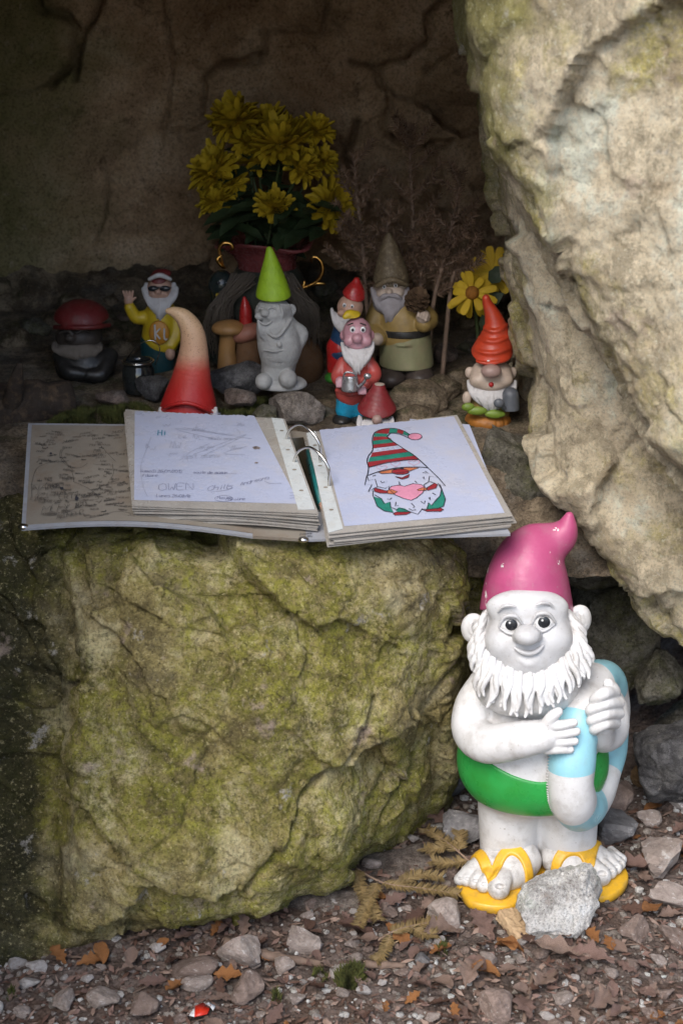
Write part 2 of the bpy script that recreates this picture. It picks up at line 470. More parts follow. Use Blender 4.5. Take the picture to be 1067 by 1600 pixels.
def soil_mat():
    t = NT('forest_soil')
    c = t.ramp(t.noise(22, 9, 0.7, 0.3), [(0.3, (0.06, 0.045, 0.038)), (0.5, (0.15, 0.112, 0.095)), (0.68, (0.27, 0.215, 0.19))])
    c = t.mix(t.ramp(t.noise(140, 5, 0.7, seed=3.0), [(0.5, 0.0), (0.7, 0.8)]), c, (0.25, 0.195, 0.165))
    c = t.mix(t.ramp(t.noise(7, 6, 0.6, seed=9.0), [(0.52, 0.0), (0.7, 0.6)]), c, (0.13, 0.065, 0.035))
    v = t.n('TexVoronoi'); v.inputs['Scale'].default_value = 150; t.l(t.coord(), v.inputs['Vector'])
    b = t.bump(v.outputs['Distance'], 0.006)
    b = t.bump(t.noise(90, 8, 0.75), 0.008, prev=b)
    return t.done(c, 0.95, b, 0.15)
M_SOIL = soil_mat()

# ================================================================== rock shapes
def poly_sdf(pts, X, Z):
    """signed distance of the points (X, Z) to a closed polygon"""
    d = np.full(X.shape, 1e9); s = np.ones(X.shape)
    n = len(pts)
    for i in range(n):
        a, b = np.asarray(pts[i]), np.asarray(pts[i - 1])
        e = b - a; wx, wz = X - a[0], Z - a[1]
        t = np.clip((wx * e[0] + wz * e[1]) / (e @ e + 1e-12), 0, 1)
        d = np.minimum(d, (wx - e[0] * t) ** 2 + (wz - e[1] * t) ** 2)
        c1, c2, c3 = Z >= a[1], Z < b[1], e[0] * wz > e[1] * wx
        s = np.where((c1 & c2 & c3) | (~c1 & ~c2 & ~c3), -s, s)
    return np.sqrt(d) * s
def table(xs, zs, vals):
    """smooth interpolation of a table over x and z"""
    from numpy import interp
    vals = np.asarray(vals, float)
    def f(X, Z):
        fx = np.interp(X, xs, np.arange(len(xs))); fz = np.interp(Z, zs, np.arange(len(zs)))
        i = np.clip(fx.astype(int), 0, len(xs) - 2); j = np.clip(fz.astype(int), 0, len(zs) - 2)
        u, w = fx - i, fz - j; u = u * u * (3 - 2 * u); w = w * w * (3 - 2 * w)
        return (vals[j, i] * (1 - u) + vals[j, i + 1] * u) * (1 - w) + (vals[j + 1, i] * (1 - u) + vals[j + 1, i + 1] * u) * w
    return f
def slab(poly, yf, yb, h=0.005, rnd=0.05, edge_noise=0.012, seed=0, taper=0.0):
    poly = np.asarray(poly, float)
    lo = poly.min(0) - 0.03; hi = poly.max(0) + 0.03
    xs = np.arange(lo[0], hi[0], h); zs = np.arange(lo[1], hi[1], h)
    X, Z = np.meshgrid(xs, zs, indexing='ij')
    pp = np.stack([X.ravel(), np.zeros(X.size), Z.ravel()], 1)
    d2 = poly_sdf(poly, X, Z) + edge_noise * fbm(pp * 11, 3, seed).reshape(X.shape)
    yfr = yf(X, Z)
    y0 = yfr[d2 < 0.02].min() - 0.04
    ys = np.arange(y0, yb + 0.03, h)
    Y = ys[None, :, None].astype(np.float32)
    D2 = d2[:, None, :].astype(np.float32); YF = yfr[:, None, :].astype(np.float32)
    D = smax(D2 + taper * (Y - YF), YF - Y, rnd)
    D = smax(D, Y - yb, 0.02)
    D[0], D[-1], D[:, 0], D[:, -1], D[:, :, 0], D[:, :, -1] = (0.05,) * 6
    return surface_nets(D, (xs[0], ys[0], zs[0]), h)
def roughen(v, f, seed, amp=1.0, stretch=None, cell=0.16, low=0.012, cracks=()):
    """fracture facets at three sizes, fine grain and a few open cracks, pushed along the surface"""
    q = v
    if stretch is not None: q = v @ np.asarray(stretch).T
    w = np.stack([fbm(v * 8, 4, seed + 20 + i) for i in range(3)], 1)
    d = low * fbm(v * 4, 3, seed)
    d = d + amp * np.clip(0.34 * facets(q + w * 0.02, cell, seed + 1), -0.03, 0.03)
    d = d + amp * np.clip(0.20 * facets(q + w * 0.010, cell * 0.34, seed + 2), -0.010, 0.010)
    d = d + amp * np.clip(0.26 * facets(q + w * 0.004, cell * 0.13, seed + 3), -0.004, 0.004)
    d = d + 0.0030 * fbm(v * 26, 5, seed + 9, gain=0.72) - 0.005 * np.clip(fbm(q * 12, 4, seed + 13, ridged=True) - 1.2, 0, 1)
    for pl, wd, dp in cracks:
        e2 = np.full(len(v), 9.0); pl = np.asarray(pl, float)
        X, Z = v[:, 0] + 0.010 * w[:, 0], v[:, 2] + 0.010 * w[:, 1]
        for a, b in zip(pl[:-1], pl[1:]):
            e = b - a; t = np.clip(((X - a[0]) * e[0] + (Z - a[1]) * e[1]) / (e @ e), 0, 1)
            e2 = np.minimum(e2, np.hypot(X - a[0] - e[0] * t, Z - a[1] - e[1] * t))
        d = d - dp * np.exp(-(e2 / (wd * 0.65)) ** 1.3)
    n = vnormals(v, f)
    s = np.zeros(len(v)); c = np.zeros(len(v))
    for i in range(4):
        np.add.at(s, f[:, i], d[f[:, (i + 1) % 4]]); np.add.at(c, f[:, i], 1)
    d = 0.85 * d + 0.15 * s / np.maximum(c, 1)
    return v + n * d[:, None]
def rotm(ax, ang): return np.array(Matrix.Rotation(ang, 3, ax))

def put(name, v, f, mat, base=None, **kw):
    base = np.zeros(3) if base is None else np.asarray(base)
    o = link(name, mesh_np(name, v - base, f), mat, loc=base)
    return tag(o, **kw)

# ---- front boulder under the binder
def XZ(l): return [(P(a, b, y)[0], P(a, b, y)[2]) for a, b, y in l]
bx = [P(p, 1100, 0)[0] for p in (-160, 20, 90, 150, 260, 400, 500, 600, 700, 770)]
boulder_y = table(bx, [0.0, 0.05, 0.15, 0.30, 0.45, 0.54], [
    [-0.15, -0.13, -0.11, -0.09, -0.09, -0.05, 0.01, 0.10, 0.20, 0.29],
    [-0.13, -0.11, -0.10, -0.12, -0.13, -0.10, -0.03, 0.07, 0.17, 0.27],
    [-0.05, -0.03, -0.04, -0.11, -0.14, -0.11, -0.06, 0.03, 0.13, 0.25],
    [0.03, 0.05, 0.04, -0.05, -0.09, -0.08, -0.05, 0.00, 0.08, 0.22],
    [0.09, 0.10, 0.09, 0.01, -0.03, -0.03, -0.01, 0.01, 0.06, 0.18],
    [0.14, 0.16, 0.15, 0.05, 0.01, 0.01, 0.01, 0.03, 0.08, 0.18]])
bp = XZ([(-260, 800, .1), (-100, 800, .1), (60, 832, .05), (200, 838, .03), (330, 846, .03), (480, 858, .02), (620, 858, .03), (705, 880, .08), (760, 905, .14), (757, 1000, .18), (752, 1120, .2), (740, 1240, .24)])
bp += [(bp[-1][0], -0.14), (bp[0][0], -0.14)]
v, f = slab(bp, boulder_y, 0.34, 0.0031, 0.06, 0.008, 3)
st = np.diag([0.6, 1, 1.4]) @ rotm('Y', math.radians(-38))
def cz(l): return [(P(a, b, 0.0)[0], P(a, b, 0.0)[2]) for a, b in l]
bcr = [(cz([(575, 1080), (545, 1165), (490, 1200), (440, 1260), (390, 1320)]), 0.007, 0.026), (cz([(740, 1065), (690, 1120), (640, 1165), (610, 1225), (560, 1270), (500, 1330)]), 0.007, 0.024),
       (cz([(660, 1160), (640, 1230), (600, 1290), (570, 1330)]), 0.006, 0.018), (cz([(740, 1150), (700, 1165), (660, 1210), (620, 1260)]), 0.005, 0.014), (cz([(330, 1130), (290, 1210), (220, 1260), (160, 1290)]), 0.005, 0.012),
       (cz([(480, 860), (520, 905), (600, 910), (660, 935), (700, 990)]), 0.006, 0.012), (cz([(380, 1000), (350, 1080), (290, 1140)]), 0.004, 0.008), (cz([(95, 960), (120, 1100), (95, 1250), (120, 1380)]), 0.009, 0.02), (cz([(120, 1360), (250, 1400), (400, 1390), (470, 1340)]), 0.006, 0.015)]
v = roughen(v, f, 3, 0.75, st, 0.16, 0.011, [(a, b, c * .7) for a, b, c in bcr])
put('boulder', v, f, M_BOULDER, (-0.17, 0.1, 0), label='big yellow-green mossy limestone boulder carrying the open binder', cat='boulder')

# ---- big overhanging rock on the right: a recessed lower face and a nearer upper face
rp = XZ([(780, 250, .28), (790, 330, .27), (806, 420, .26), (832, 520, .24), (842, 620, .22), (850, 725, .2), (880, 772, .16), (918, 815, .12), (950, 862, .1), (985, 915, .08), (1020, 965, .06), (1050, 1015, .04), (1100, 1068, .02), (1300, 1150, -.05)])
rp = [(rp[0][0] + 0.02, 1.45)] + rp + [(1.1, rp[-1][1]), (1.1, 1.45)]
def rf1(X, Z): return 0.16 - 0.36 * (X - 0.16) - 0.05 * np.clip(Z - 0.7, -0.4, 0.5)
v, f = slab(rp, rf1, 0.62, 0.0055, 0.05, 0.006, 8)
sr = np.diag([1.2, 1, 0.8]) @ rotm('Y', math.radians(-25))
v = roughen(v, f, 21, 0.75, sr, 0.19, 0.010)
rock = thing('overhanging_rock', 'huge pale limestone rock leaning over the grotto beside the gnome with the orange-red twisted hat', 'rock', (0.5, 0.2, 0.5))
part('lower_face', rock, (0.5, 0.2, 0.5), v, f, M_RIGHT)
up = XZ([(750, -60, .05), (750, 40, .05), (760, 110, .05), (765, 190, .05), (792, 260, .04), (830, 330, .03), (860, 380, .02), (885, 455, .01), (925, 528, 0), (960, 592, -.02), (985, 632, -.03), (1030, 672, -.05), (1068, 712, -.06), (1110, 775, -.08), (1250, 900, -.12)])
up = [(up[0][0] + 0.0, 1.42)] + up + [(1.1, up[-1][1]), (1.1, 1.42)]
def rf2(X, Z): return 0.0 - 0.62 * (X - 0.13) - 0.06 * np.clip(Z - 0.8, -0.4, 0.5)
v, f = slab(up, rf2, 0.24, 0.0055, 0.05, 0.006, 9)
v = roughen(v, f, 26, 0.75, sr, 0.21, 0.012)
part('upper_face', rock, (0.5, 0.2, 0.5), v, f, M_RIGHT)

# ---- the grotto: back wall with its cracks, unseen ceiling and side wall shaped for shade, ledge
WALL_Y = 0.97
def wall_pt(px, py): q = P(px, py, WALL_Y); return (q[0], q[2])
xs = np.arange(-0.95, 0.75, 0.0038); zs = np.arange(0.52, 1.40, 0.0038)
X, Z = np.meshgrid(xs, zs, indexing='ij'); pw = np.stack([X.ravel(), 0 * X.ravel(), Z.ravel()], 1)
yw = WALL_Y - 0.10 * np.clip((X - 0.12) / 0.3, 0, 1) ** 2 * 1.2 - 0.04 * np.clip((-0.35 - X) / 0.4, 0, 1)
yw = yw + (0.016 * fbm(pw * 3.2, 3, 2) + 0.006 * fbm(pw * 13, 4, 7) + 0.002 * fbm(pw * 60, 3, 9)).reshape(X.shape)
warp = np.stack([fbm(pw * 30, 3, 31), fbm(pw * 30, 3, 37)], 1).reshape(X.shape + (2,)) * 0.006
cracks = [([(62, -10), (70, 15), (105, 22), (125, 45), (118, 75), (122, 100), (98, 118), (85, 132)], 0.008, 0.02),
          ([(165, -10), (150, 25), (132, 52), (124, 85), (118, 125)], 0.006, 0.016),
          ([(85, 130), (50, 140), (0, 148)], 0.003, 0.008),
          ([(255, -10), (262, 40), (270, 100), (262, 180), (250, 240)], 0.003, 0.008),
          ([(318, 180), (320, 120), (345, 98), (385, 92), (412, 80), (415, 50)], 0.005, 0.012),
          ([(345, 100), (400, 96), (405, 86)], 0.009, 0.018),
          ([(405, 52), (450, 45), (500, 52), (512, 15), (505, -10)], 0.004, 0.010),
          ([(500, 52), (535, 50), (520, 38)], 0.004, 0.008),
          ([(340, 380), (330, 405), (300, 435), (285, 455), (280, 480)], 0.006, 0.014),
          ([(180, 220), (210, 232), (225, 205)], 0.003, 0.006), ([(165, 250), (172, 330), (150, 380)], 0.003, 0.006),
          ([(330, 190), (300, 205), (250, 200)], 0.003, 0.006), ([(550, 95), (590, 110), (640, 90), (670, 60), (665, 20), (690, 0)], 0.006, 0.016),
          ([(600, 110), (610, 160), (595, 200), (640, 230), (700, 215)], 0.006, 0.016), ([(640, 230), (650, 300), (700, 330)], 0.006, 0.014),
          ([(560, 190), (540, 250), (560, 320), (545, 360)], 0.006, 0.016), ([(600, 260), (575, 330)], 0.005, 0.01)]
for pl, w, dp in cracks:
    q = [np.array(wall_pt(*a)) for a in pl]
    d = np.full(X.shape, 9.0)
    for a, b in zip(q[:-1], q[1:]):
        e = b - a; wx, wz = X + warp[..., 0] - a[0], Z + warp[..., 1] - a[1]
        t = np.clip((wx * e[0] + wz * e[1]) / (e @ e), 0, 1)
        d = np.minimum(d, np.hypot(wx - e[0] * t, wz - e[1] * t))
    yw = yw + 2.4 * dp * np.exp(-(d / (w * 0.62)) ** 1.3)
vw = np.stack([X.ravel(), yw.ravel(), Z.ravel()], 1)
# stones show through at the right end of the wall
mk = np.clip((vw[:, 0] - 0.02) / 0.12, 0, 1) * np.clip((1.08 - vw[:, 2]) / 0.06, 0, 1)
vw[:, 1] += mk * np.clip(facets(vw + 0.02 * fbm(vw * 12, 3, 3)[:, None], 0.11, 77, 0.7, 0.4), -0.05, 0.05)
put('grotto_back_wall', vw, grid_faces(len(xs), len(zs)), M_WALL, (0, WALL_Y, 0.6), kind='structure')

def sheet(name, fn, us, vs, mat, base=(0, 0, 0)):
    U, V = np.meshgrid(us, vs, indexing='ij'); q = fn(U.ravel(), V.ravel())
    return put(name, q, grid_faces(len(us), len(vs)), mat, base, kind='structure')
def ceil_fn(u, w):
    """w < 0 climbs the cliff above the roof's lip, w > 0 runs back under the roof; the lip recedes above the overhanging rock"""
    lip = -0.19 + 0.37 * np.clip((u - 0.02) / 0.25, 0, 1)  # unseen lip: forward to darken the cave, back to light the right rock
    p = np.stack([u, w, 0 * u], 1)
    y = np.where(w < 0, lip - 0.10 * (1 - np.exp(w * 6)) + 0.03 * fbm(p * 3, 3, 45), lip + (1.17 - lip) * np.clip(w, 0, 1))
    return np.stack([u, y, 1.33 + 0.03 * fbm(p * 4, 4, 41) - np.minimum(w, 0) * 2.6], 1)
sheet('grotto_ceiling', ceil_fn, np.arange(-1.3, 1.3, 0.03), np.concatenate([np.linspace(-1, -0.02, 30), np.linspace(0, 1, 40)]), M_WALL, (0, 0.5, 1.2))
def side_fn(u, w):
    p = np.stack([0 * u, u, w], 1)
    return np.stack([-0.56 + 0.03 * fbm(p * 4, 4, 51) - 0.13 * np.clip((u + 0.02) / 0.3, 0, 1) - 0.12 * np.clip((u - 0.4) / 0.5, 0, 1), u, w], 1)
sheet('grotto_shading_wall', side_fn, np.arange(-0.9, 1.2, 0.02), np.arange(-0.1, 1.5, 0.02), M_LEFT, (-0.8, 0.5, 0))  # unseen wall, brought forward to keep light off the boulder's left end
def side2_fn(u, w):
    p = np.stack([0 * u, u, w], 1)
    return np.stack([0.62 + 0.05 * fbm(p * 4, 4, 51), u, w], 1)
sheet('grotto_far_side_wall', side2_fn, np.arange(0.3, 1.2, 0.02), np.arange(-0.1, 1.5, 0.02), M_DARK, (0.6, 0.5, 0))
def ledge_z(x, y):
    p = np.stack([x, y, 0 * x], 1)
    z = np.interp(y, [0.14, 0.25, 0.33, 0.5, 0.75, 0.88, 1.0, 1.1], [0.40, 0.53, 0.552, 0.572, 0.595, 0.63, 0.70, 0.74])
    return z + 0.006 * fbm(p * 9, 3, 61) + 0.02 * np.clip((y - 0.7) / 0.2, 0, 1) * fbm(p * 12, 4, 67) + 0.003 * fbm(p * 40, 3, 63)
def ledge_fn(u, w): return np.stack([u, w, ledge_z(u, w)], 1)
sheet('grotto_ledge', ledge_fn, np.arange(-0.85, 0.7, 0.006), np.arange(0.15, 1.1, 0.006), M_LEDGE, (0, 0.5, 0.55))
def lookup(fn, x0, x1, y0, y1, st):
    """height read from a grid, quick for thousands of small things"""
    xs, ys = np.arange(x0, x1, st), np.arange(y0, y1, st); A, B = np.meshgrid(xs, ys, indexing='ij')
    H = fn(A.ravel(), B.ravel()).reshape(A.shape)
    def at(x, y):
        i, j = (x - x0) / st, (y - y0) / st
        a, b = min(max(int(i), 0), len(xs) - 2), min(max(int(j), 0), len(ys) - 2); u, w = min(max(i - a, 0), 1), min(max(j - b, 0), 1)
        return float((H[a, b] * (1 - u) + H[a + 1, b] * u) * (1 - w) + (H[a, b + 1] * (1 - u) + H[a + 1, b + 1] * u) * w)
    return at
LZ = lookup(ledge_z, -0.9, 0.75, 0.1, 1.15, 0.006)

# ---- ground: one sheet, fine near the grotto and coarse out to the horizon
def axis(lo, hi, step, far):
    a = np.arange(lo, hi, step); g = []; d = step
    x = hi
    while x < far: g.append(x); d *= 1.25; x += d
    g.append(far); l = []; d = step; x = lo - step
    while x > -far: l.append(x); d *= 1.25; x -= d
    l.append(-far); return np.array(l[::-1] + list(a) + g)
gx, gy = axis(-0.62, 0.62, 0.005, 300), axis(-0.36, 0.5, 0.005, 300)
def ground_z(x, y):
    p = np.stack([x, y, 0 * x], 1)
    near = np.exp(-((x / 3) ** 2 + (y / 3) ** 2))
    rise = 0.10 * np.clip((x - 0.36) / 0.25, 0, 1) * np.clip((y - 0.05) / 0.3, 0, 1.5) + 0.05 * np.clip((y - 0.2) / 0.3, 0, 2) * np.clip((x + 0.1) / 0.3, 0, 1)
    return near * (0.012 * fbm(p * 5, 3, 71) + 0.005 * fbm(p * 24, 4, 73) + 0.0025 * fbm(p * 90, 2, 75)) + rise * near - 0.004
def ground_fn(u, w): return np.stack([u, w, ground_z(u, w)], 1)
GZ = lookup(ground_z, -0.8, 0.8, -0.6, 0.8, 0.005)
sheet('ground', ground_fn, gx, gy, M_SOIL)
# ================================================================== the big gnome with the swim ring
class Fig:
    """a figure standing at depth y0: photograph pixels (plus an offset in depth, in pixels too) become places"""
    def __init__(s, px, py, y0):
        s.y0 = y0; s.base = P(px, py, y0); s.u = depth_of(s.base) / FPX
    def p(s, px, py, d=0.0): return P(px, py, s.y0 + d * s.u)
    def m(s, r): return np.asarray(r, float) * s.u
    def root(s, name, label, cat, group=None, z=None):
        if z is not None: s.base = np.array([s.base[0], s.base[1], z])
        s.r = thing(name, label, cat, s.base, group); return s.r
    def add(s, name, blob, mat, h=1.6, parent=None, vf=None, smooth=True):
        v, f = blob.mesh(h * s.u) if vf is None else vf
        return part(name, s.r, s.base, v, f, mat, smooth, parent)
    # shorthands on a blob, all in pixels
    def E(s, b, c, r, k=4, sg='+', rot=None): b.ell(s.p(*c), s.m(np.asarray(r, float) * np.ones(3)), s.m(k), sg, rot); return b
    def T(s, b, pts, rads, k=4, sg='+', n=4): b.tube([s.p(*q) for q in pts], s.m(rads), s.m(k), sg, n); return b

white_plaster = paint('white_painted_resin', (0.68, 0.67, 0.665), 0.45, 0.1, 22, (0.30, 0.265, 0.225), 0.5, 0.0004, 260)
face_grey = paint('greyed_white_resin', (0.54, 0.535, 0.54), 0.45, 0.12, 22, (0.28, 0.25, 0.22), 0.42, 0.0004, 260)
foot_dirty = paint('dirty_white_resin', (0.60, 0.58, 0.56), 0.55, 0.2, 45, (0.22, 0.19, 0.16), 0.75, 0.0005, 260)
pink_paint = paint('chipped_pink_paint', (0.44, 0.075, 0.185), 0.42, 0.22, 16, (0.34, 0.15, 0.2), 0.6, 0.0005, 120, chips=(34, 0.605, 2.2, (0.78, 0.74, 0.72)))
green_paint = paint('green_trunks_paint', (0.03, 0.33, 0.065), 0.32, 0.15, 18, (0.03, 0.22, 0.02), 0.5, 0.0004, 150)
yellow_paint = paint('yellow_sandal_paint', (0.72, 0.40, 0.025), 0.4, 0.15, 40, (0.30, 0.2, 0.08), 0.5, 0.0005, 200)
aqua_paint = paint('aqua_ring_paint', (0.28, 0.56, 0.64), 0.35, 0.1, 25, (0.3, 0.38, 0.38), 0.3, 0.0005, 150)
black_gloss = paint('black_eye_paint', (0.02, 0.022, 0.026), 0.15, 0.0, 30, dirt_amt=0.0)

def big_gnome():
    F = Fig(845, 1402, 0.055)
    r = F.root('garden_gnome', 'large white garden gnome in a pink pointed hat and green trunks hugging a swim ring', 'gnome', z=-0.002)
    rnd = random.Random(4)
    # ---------------- body: torso, belly, legs, one arm; the neck runs up into the head
    B = Blob()
    F.E(B, (832, 1150, 5), (104, 88, 98), 6)
    F.E(B, (832, 1195, 0), (110, 92, 75), 30)
    F.T(B, [(830, 1090, 10), (828, 1020, 8)], [72, 55], 30)
    F.T(B, [(796, 1230, 5), (794, 1300, 8), (793, 1352, 14)], [50, 45, 42], 14)
    F.T(B, [(886, 1230, 5), (886, 1300, 8), (888, 1345, 14)], [50, 45, 42], 14)
    F.T(B, [(838, 1290, -40), (838, 1350, -34)], [3, 3], 5, '-')
    torso = B.copy()
    # his right arm (viewer's left): shoulder, elbow, forearm across the belly
    F.T(B, [(762, 1072, 0), (741, 1105, -18), (738, 1142, -40), (762, 1162, -76), (810, 1156, -104), (846, 1150, -112)], [30, 30, 30, 29, 27, 23], 8)
    F.E(B, (862, 1148, -114), (24, 12, 22), 8)
    for i, (x0, y0, x1, y1) in enumerate([(868, 1134, 896, 1129), (872, 1147, 900, 1143), (870, 1160, 897, 1158), (866, 1171, 890, 1171)]):
        F.T(B, [(x0 - 12, y0, -118), (x0 + 8, y0 - 1, -123), (x1, y1, -121)], [7.5, 7.4, 6.2], 2.2)
    F.T(B, [(850, 1136, -116), (862, 1120, -120), (872, 1112, -121)], [9, 8.5, 6.5], 4)
    for x, y in ((899, 1127), (903, 1141), (900, 1156), (893, 1170)):                 # nails
        F.E(B, (x - 2, y - 1, -127), (3.6, 2.2, 3.0), 1.2, '-')
    F.add('body', B, white_plaster, 1.7)
    # his left arm, behind the ring, with the hand closed over it
    A = Blob()
    F.T(A, [(905, 1075, 10), (948, 1100, 14), (955, 1140, -12), (938, 1152, -50), (938, 1130, -80)], [26, 27, 25, 22, 20], 8)
    F.E(A, (944, 1112, -82), (26, 18, 28), 6, rot=(0, 0.3, 0))
    for (x0, y0, x1, y1) in [(958, 1082, 930, 1092), (966, 1098, 924, 1108), (966, 1114, 926, 1124), (960, 1130, 930, 1138)]:
        F.T(A, [(x0, y0, -86), ((x0 + x1) / 2, (y0 + y1) / 2 - 4, -108), (x1, y1, -106), (x1 - 3, y1 + 4, -94)], [9, 9.2, 8.4, 7], 2.0)
    F.T(A, [(962, 1100, -70), (958, 1078, -84), (950, 1068, -88)], [9, 9, 8], 4)
    F.add('arm', A, white_plaster, 1.5)
    # ---------------- trunks: a paint-thick shell over the hips
    T = torso.copy().grow(float(F.m(2.2)))
    c = F.p(835, 1160, 0)
    zt, xc = c[2], c[0]
    a0, a1 = F.p(722, 1150, -15), F.p(838, 1224, -96)
    def waist(X, Y, Z):      # the waistband dips under the belly in front and climbs to the hips
        top = a1[2] + (a0[2] - a1[2]) * (np.abs(X - xc) / (xc - a0[0])) ** 1.55
        return (Z - top) * 0.8
    T.raw(waist, [-9] * 3, [9] * 3, float(F.m(3)), 'i')
    zb = F.p(835, 1272, -62)[2]
    T.raw(lambda X, Y, Z: zb - Z, [-9] * 3, [9] * 3, float(F.m(10)), 'i')
    F.add('swim_trunks', T, green_paint, 1.8)
    # ---------------- head
    H = Blob()
    F.E(H, (823, 983, 0), (70, 66, 70), 5)
    F.E(H, (824, 998, -20), (65, 62, 52), 20)
    F.E(H, (790, 1004, -56), (29, 24, 24), 14); F.E(H, (860, 999, -56), (29, 24, 24), 14)          # cheeks
    F.E(H, (826, 1030, -62), (34, 24, 20), 14)                                                      # chin and lower lip
    F.E(H, (823, 948, -40), (58, 22, 26), 22)                                                       # forehead
    for x, y in ((797, 977), (848, 973)):
        F.E(H, (x, y, -78), (19, 10, 13.5), 4, '-')
        F.T(H, [(x - 18, y + 2, -69), (x - 9, y - 13, -72), (x + 8, y - 14, -72), (x + 19, y - 1, -68)], [2.0, 2.8, 2.8, 2.0], 1.5)
        F.T(H, [(x - 17, y + 4, -68), (x, y + 13, -75), (x + 17, y + 3, -68)], [1.6, 2.4, 1.6], 2)
    F.T(H, [(777, 957, -58), (785, 948, -62), (795, 946, -65), (806, 948, -67)], [1.2, 2.6, 2.6, 1.2], 1.5)
    F.T(H, [(836, 946, -67), (847, 942, -65), (857, 943, -61), (866, 952, -56)], [1.2, 2.6, 2.6, 1.2], 1.5)
    F.T(H, [(800, 1012, -84), (806, 1018, -86), (815, 1024, -88), (826, 1026, -89), (838, 1023, -88), (848, 1014, -86), (852, 1007, -84)], [1.2, 2.6, 3.4, 3.6, 3.4, 2.6, 1.2], 2, '-', 5)
    F.T(H, [(803, 1012, -84), (815, 1019, -88), (826, 1021, -89), (838, 1018, -88), (849, 1008, -84)], [2, 3.2, 3.4, 3.2, 2], 3)
    F.T(H, [(814, 1032, -83), (826, 1037, -84), (839, 1031, -83)], [2, 4.2, 2], 6)                   # lip
    F.T(H, [(803, 1000, -82), (800, 1008, -82), (801, 1014, -82)], [1.5, 2.2, 1.2], 3, '-'); F.T(H, [(846, 997, -82), (851, 1004, -82), (852, 1010, -82)], [1.5, 2.2, 1.2], 3, '-')
    F.E(H, (823, 992, -90), (19, 18, 14), 3); F.E(H, (811, 996, -82), (10, 10, 9), 4); F.E(H, (836, 994, -82), (10, 10, 9), 4)
    head = F.add('head', H, face_grey, 1.3)
    for x, y, sx in ((740, 982, -1), (904, 969, 1)):
        e = Blob()
        F.E(e, (x, y, 4), (19, 11, 24), 2, rot=(0, 0, 0.25 * sx))
        F.E(e, (x - 1 * sx, y + 1, -8), (11, 7, 15), 5, '-')
        F.T(e, [(x + 4 * sx, y - 9, -3), (x + 6 * sx, y + 2, -3), (x + 1 * sx, y + 9, -3)], [2.5, 2.8, 2.5], 3)
        F.T(e, [(x - 12 * sx, y + 10, 8), (x - 26 * sx, y + 14, 12)], [9, 10], 5)
        F.add('ear', e, white_plaster, 1.5, head)
    for x, y in ((797, 977), (848, 973)):
        e = Blob(); F.E(e, (x, y, -66), (15.5, 8.5, 12), 0)
        ey = F.add('eye', e, white_plaster, 1.0, head)
        e = Blob(); F.E(e, (x + 1.5, y - 0.5, -72.6), (8.8, 3.0, 9.0), 0)
        F.add('iris', e, black_gloss, 0.7, head)
        e = Blob(); F.E(e, (x - 1, y - 3.5, -75.2), (1.7, 0.8, 1.7), 0)
        F.add('eye_glint', e, white_plaster, 0.4, head)
    # ---------------- beard: a full pad under a fan of wavy locks
    D = Blob()
    F.E(D, (824, 1076, -46), (76, 36, 44), 10); F.E(D, (823, 1088, -66), (62, 26, 30), 12)
    F.E(D, (752, 1014, -6), (16, 28, 40), 10); F.E(D, (897, 1004, -6), (16, 28, 40), 10)
    jaw = [(760, 956, -18), (755, 980, -30), (760, 1006, -46), (774, 1029, -62), (796, 1044, -72), (824, 1049, -76), (852, 1043, -72), (873, 1027, -62), (888, 1003, -46), (892, 978, -30), (886, 954, -18)]
    end = [(738, 995, -20), (731, 1030, -36), (740, 1068, -58), (756, 1096, -80), (784, 1114, -94), (820, 1122, -100), (856, 1112, -98), (888, 1092, -90), (914, 1064, -72), (927, 1036, -48), (917, 1000, -28)]
    JS, ES = spline(jaw, 8), spline(end, 8)
    for layer, (n, rr, sh, dd) in enumerate(((31, 5.4, 1.0, 0), (22, 4.4, 0.92, -4.5))):
        for i in range(n):
            t = (i + rnd.uniform(-0.25, 0.25)) / (n - 1); t = min(max(t, 0), 1)
            a = JS[int(t * (len(JS) - 1))]; b = ES[int(t * (len(ES) - 1))]
            L = sh * rnd.uniform(0.82, 1.05); b = a + (b - a) * L
            side = rnd.choice((-1, 1)) * rnd.uniform(2.5, 6.5)
            pts = []
            for s in np.linspace(0, 1, 7):
                q = a + (b - a) * s
                q = q + np.array([math.sin(s * 6.3 + rnd.uniform(-0.2, 0.2)) * side * s, 0, -13 * math.sin(min(1, s * 1.15) * math.pi * 0.75) + dd])
                pts.append(q)
            F.T(D, pts, [rr * 0.7, rr, rr, rr * 0.95, rr * 0.9, rr * 0.75, 2.2], 0.7, '+', 3)
    F.add('beard', D, white_plaster, 1.15)
    # ---------------- hat
    K = Blob()
    ax = [(822, 965, 14), (822, 938, 14), (823, 905, 18), (826, 875, 24), (833, 850, 28), (845, 840, 30)]
    F.T(K, ax, [67, 63, 56, 44, 26, 15], 4, '+', 6)
    F.T(K, [(838, 850, 28), (857, 848, 30), (873, 841, 30), (884, 827, 28), (889, 807, 26)], [22, 25, 22, 14, 4.5], 12, '+', 5)
    n = np.array([0.0, -0.36, -1.0]); q = F.p(820, 942, -60)
    def under(X, Y, Z): return -((Y - q[1]) * 0.36 + (Z - q[2])) * 0.94 - 5.2 * (X - q[0]) ** 2
    K.raw(under, [-9] * 3, [9] * 3, float(F.m(4)), 'i')
    K.grow(float(F.m(2.4)))
    F.add('hat', K, pink_paint, 1.6)
    # ---------------- swim ring, striped aqua and white, lying against his left side
    C = F.p(921, 1163, -14); yaw = math.radians(64); R, rr = float(F.m(91)), float(F.m(34))
    eu = np.array([math.cos(yaw), math.sin(yaw), 0.0]); ev = np.array([0.0, 0.10, 1.0]); ev /= np.linalg.norm(ev)
    en = np.cross(eu, ev)
    NS, NT_ = 160, 36
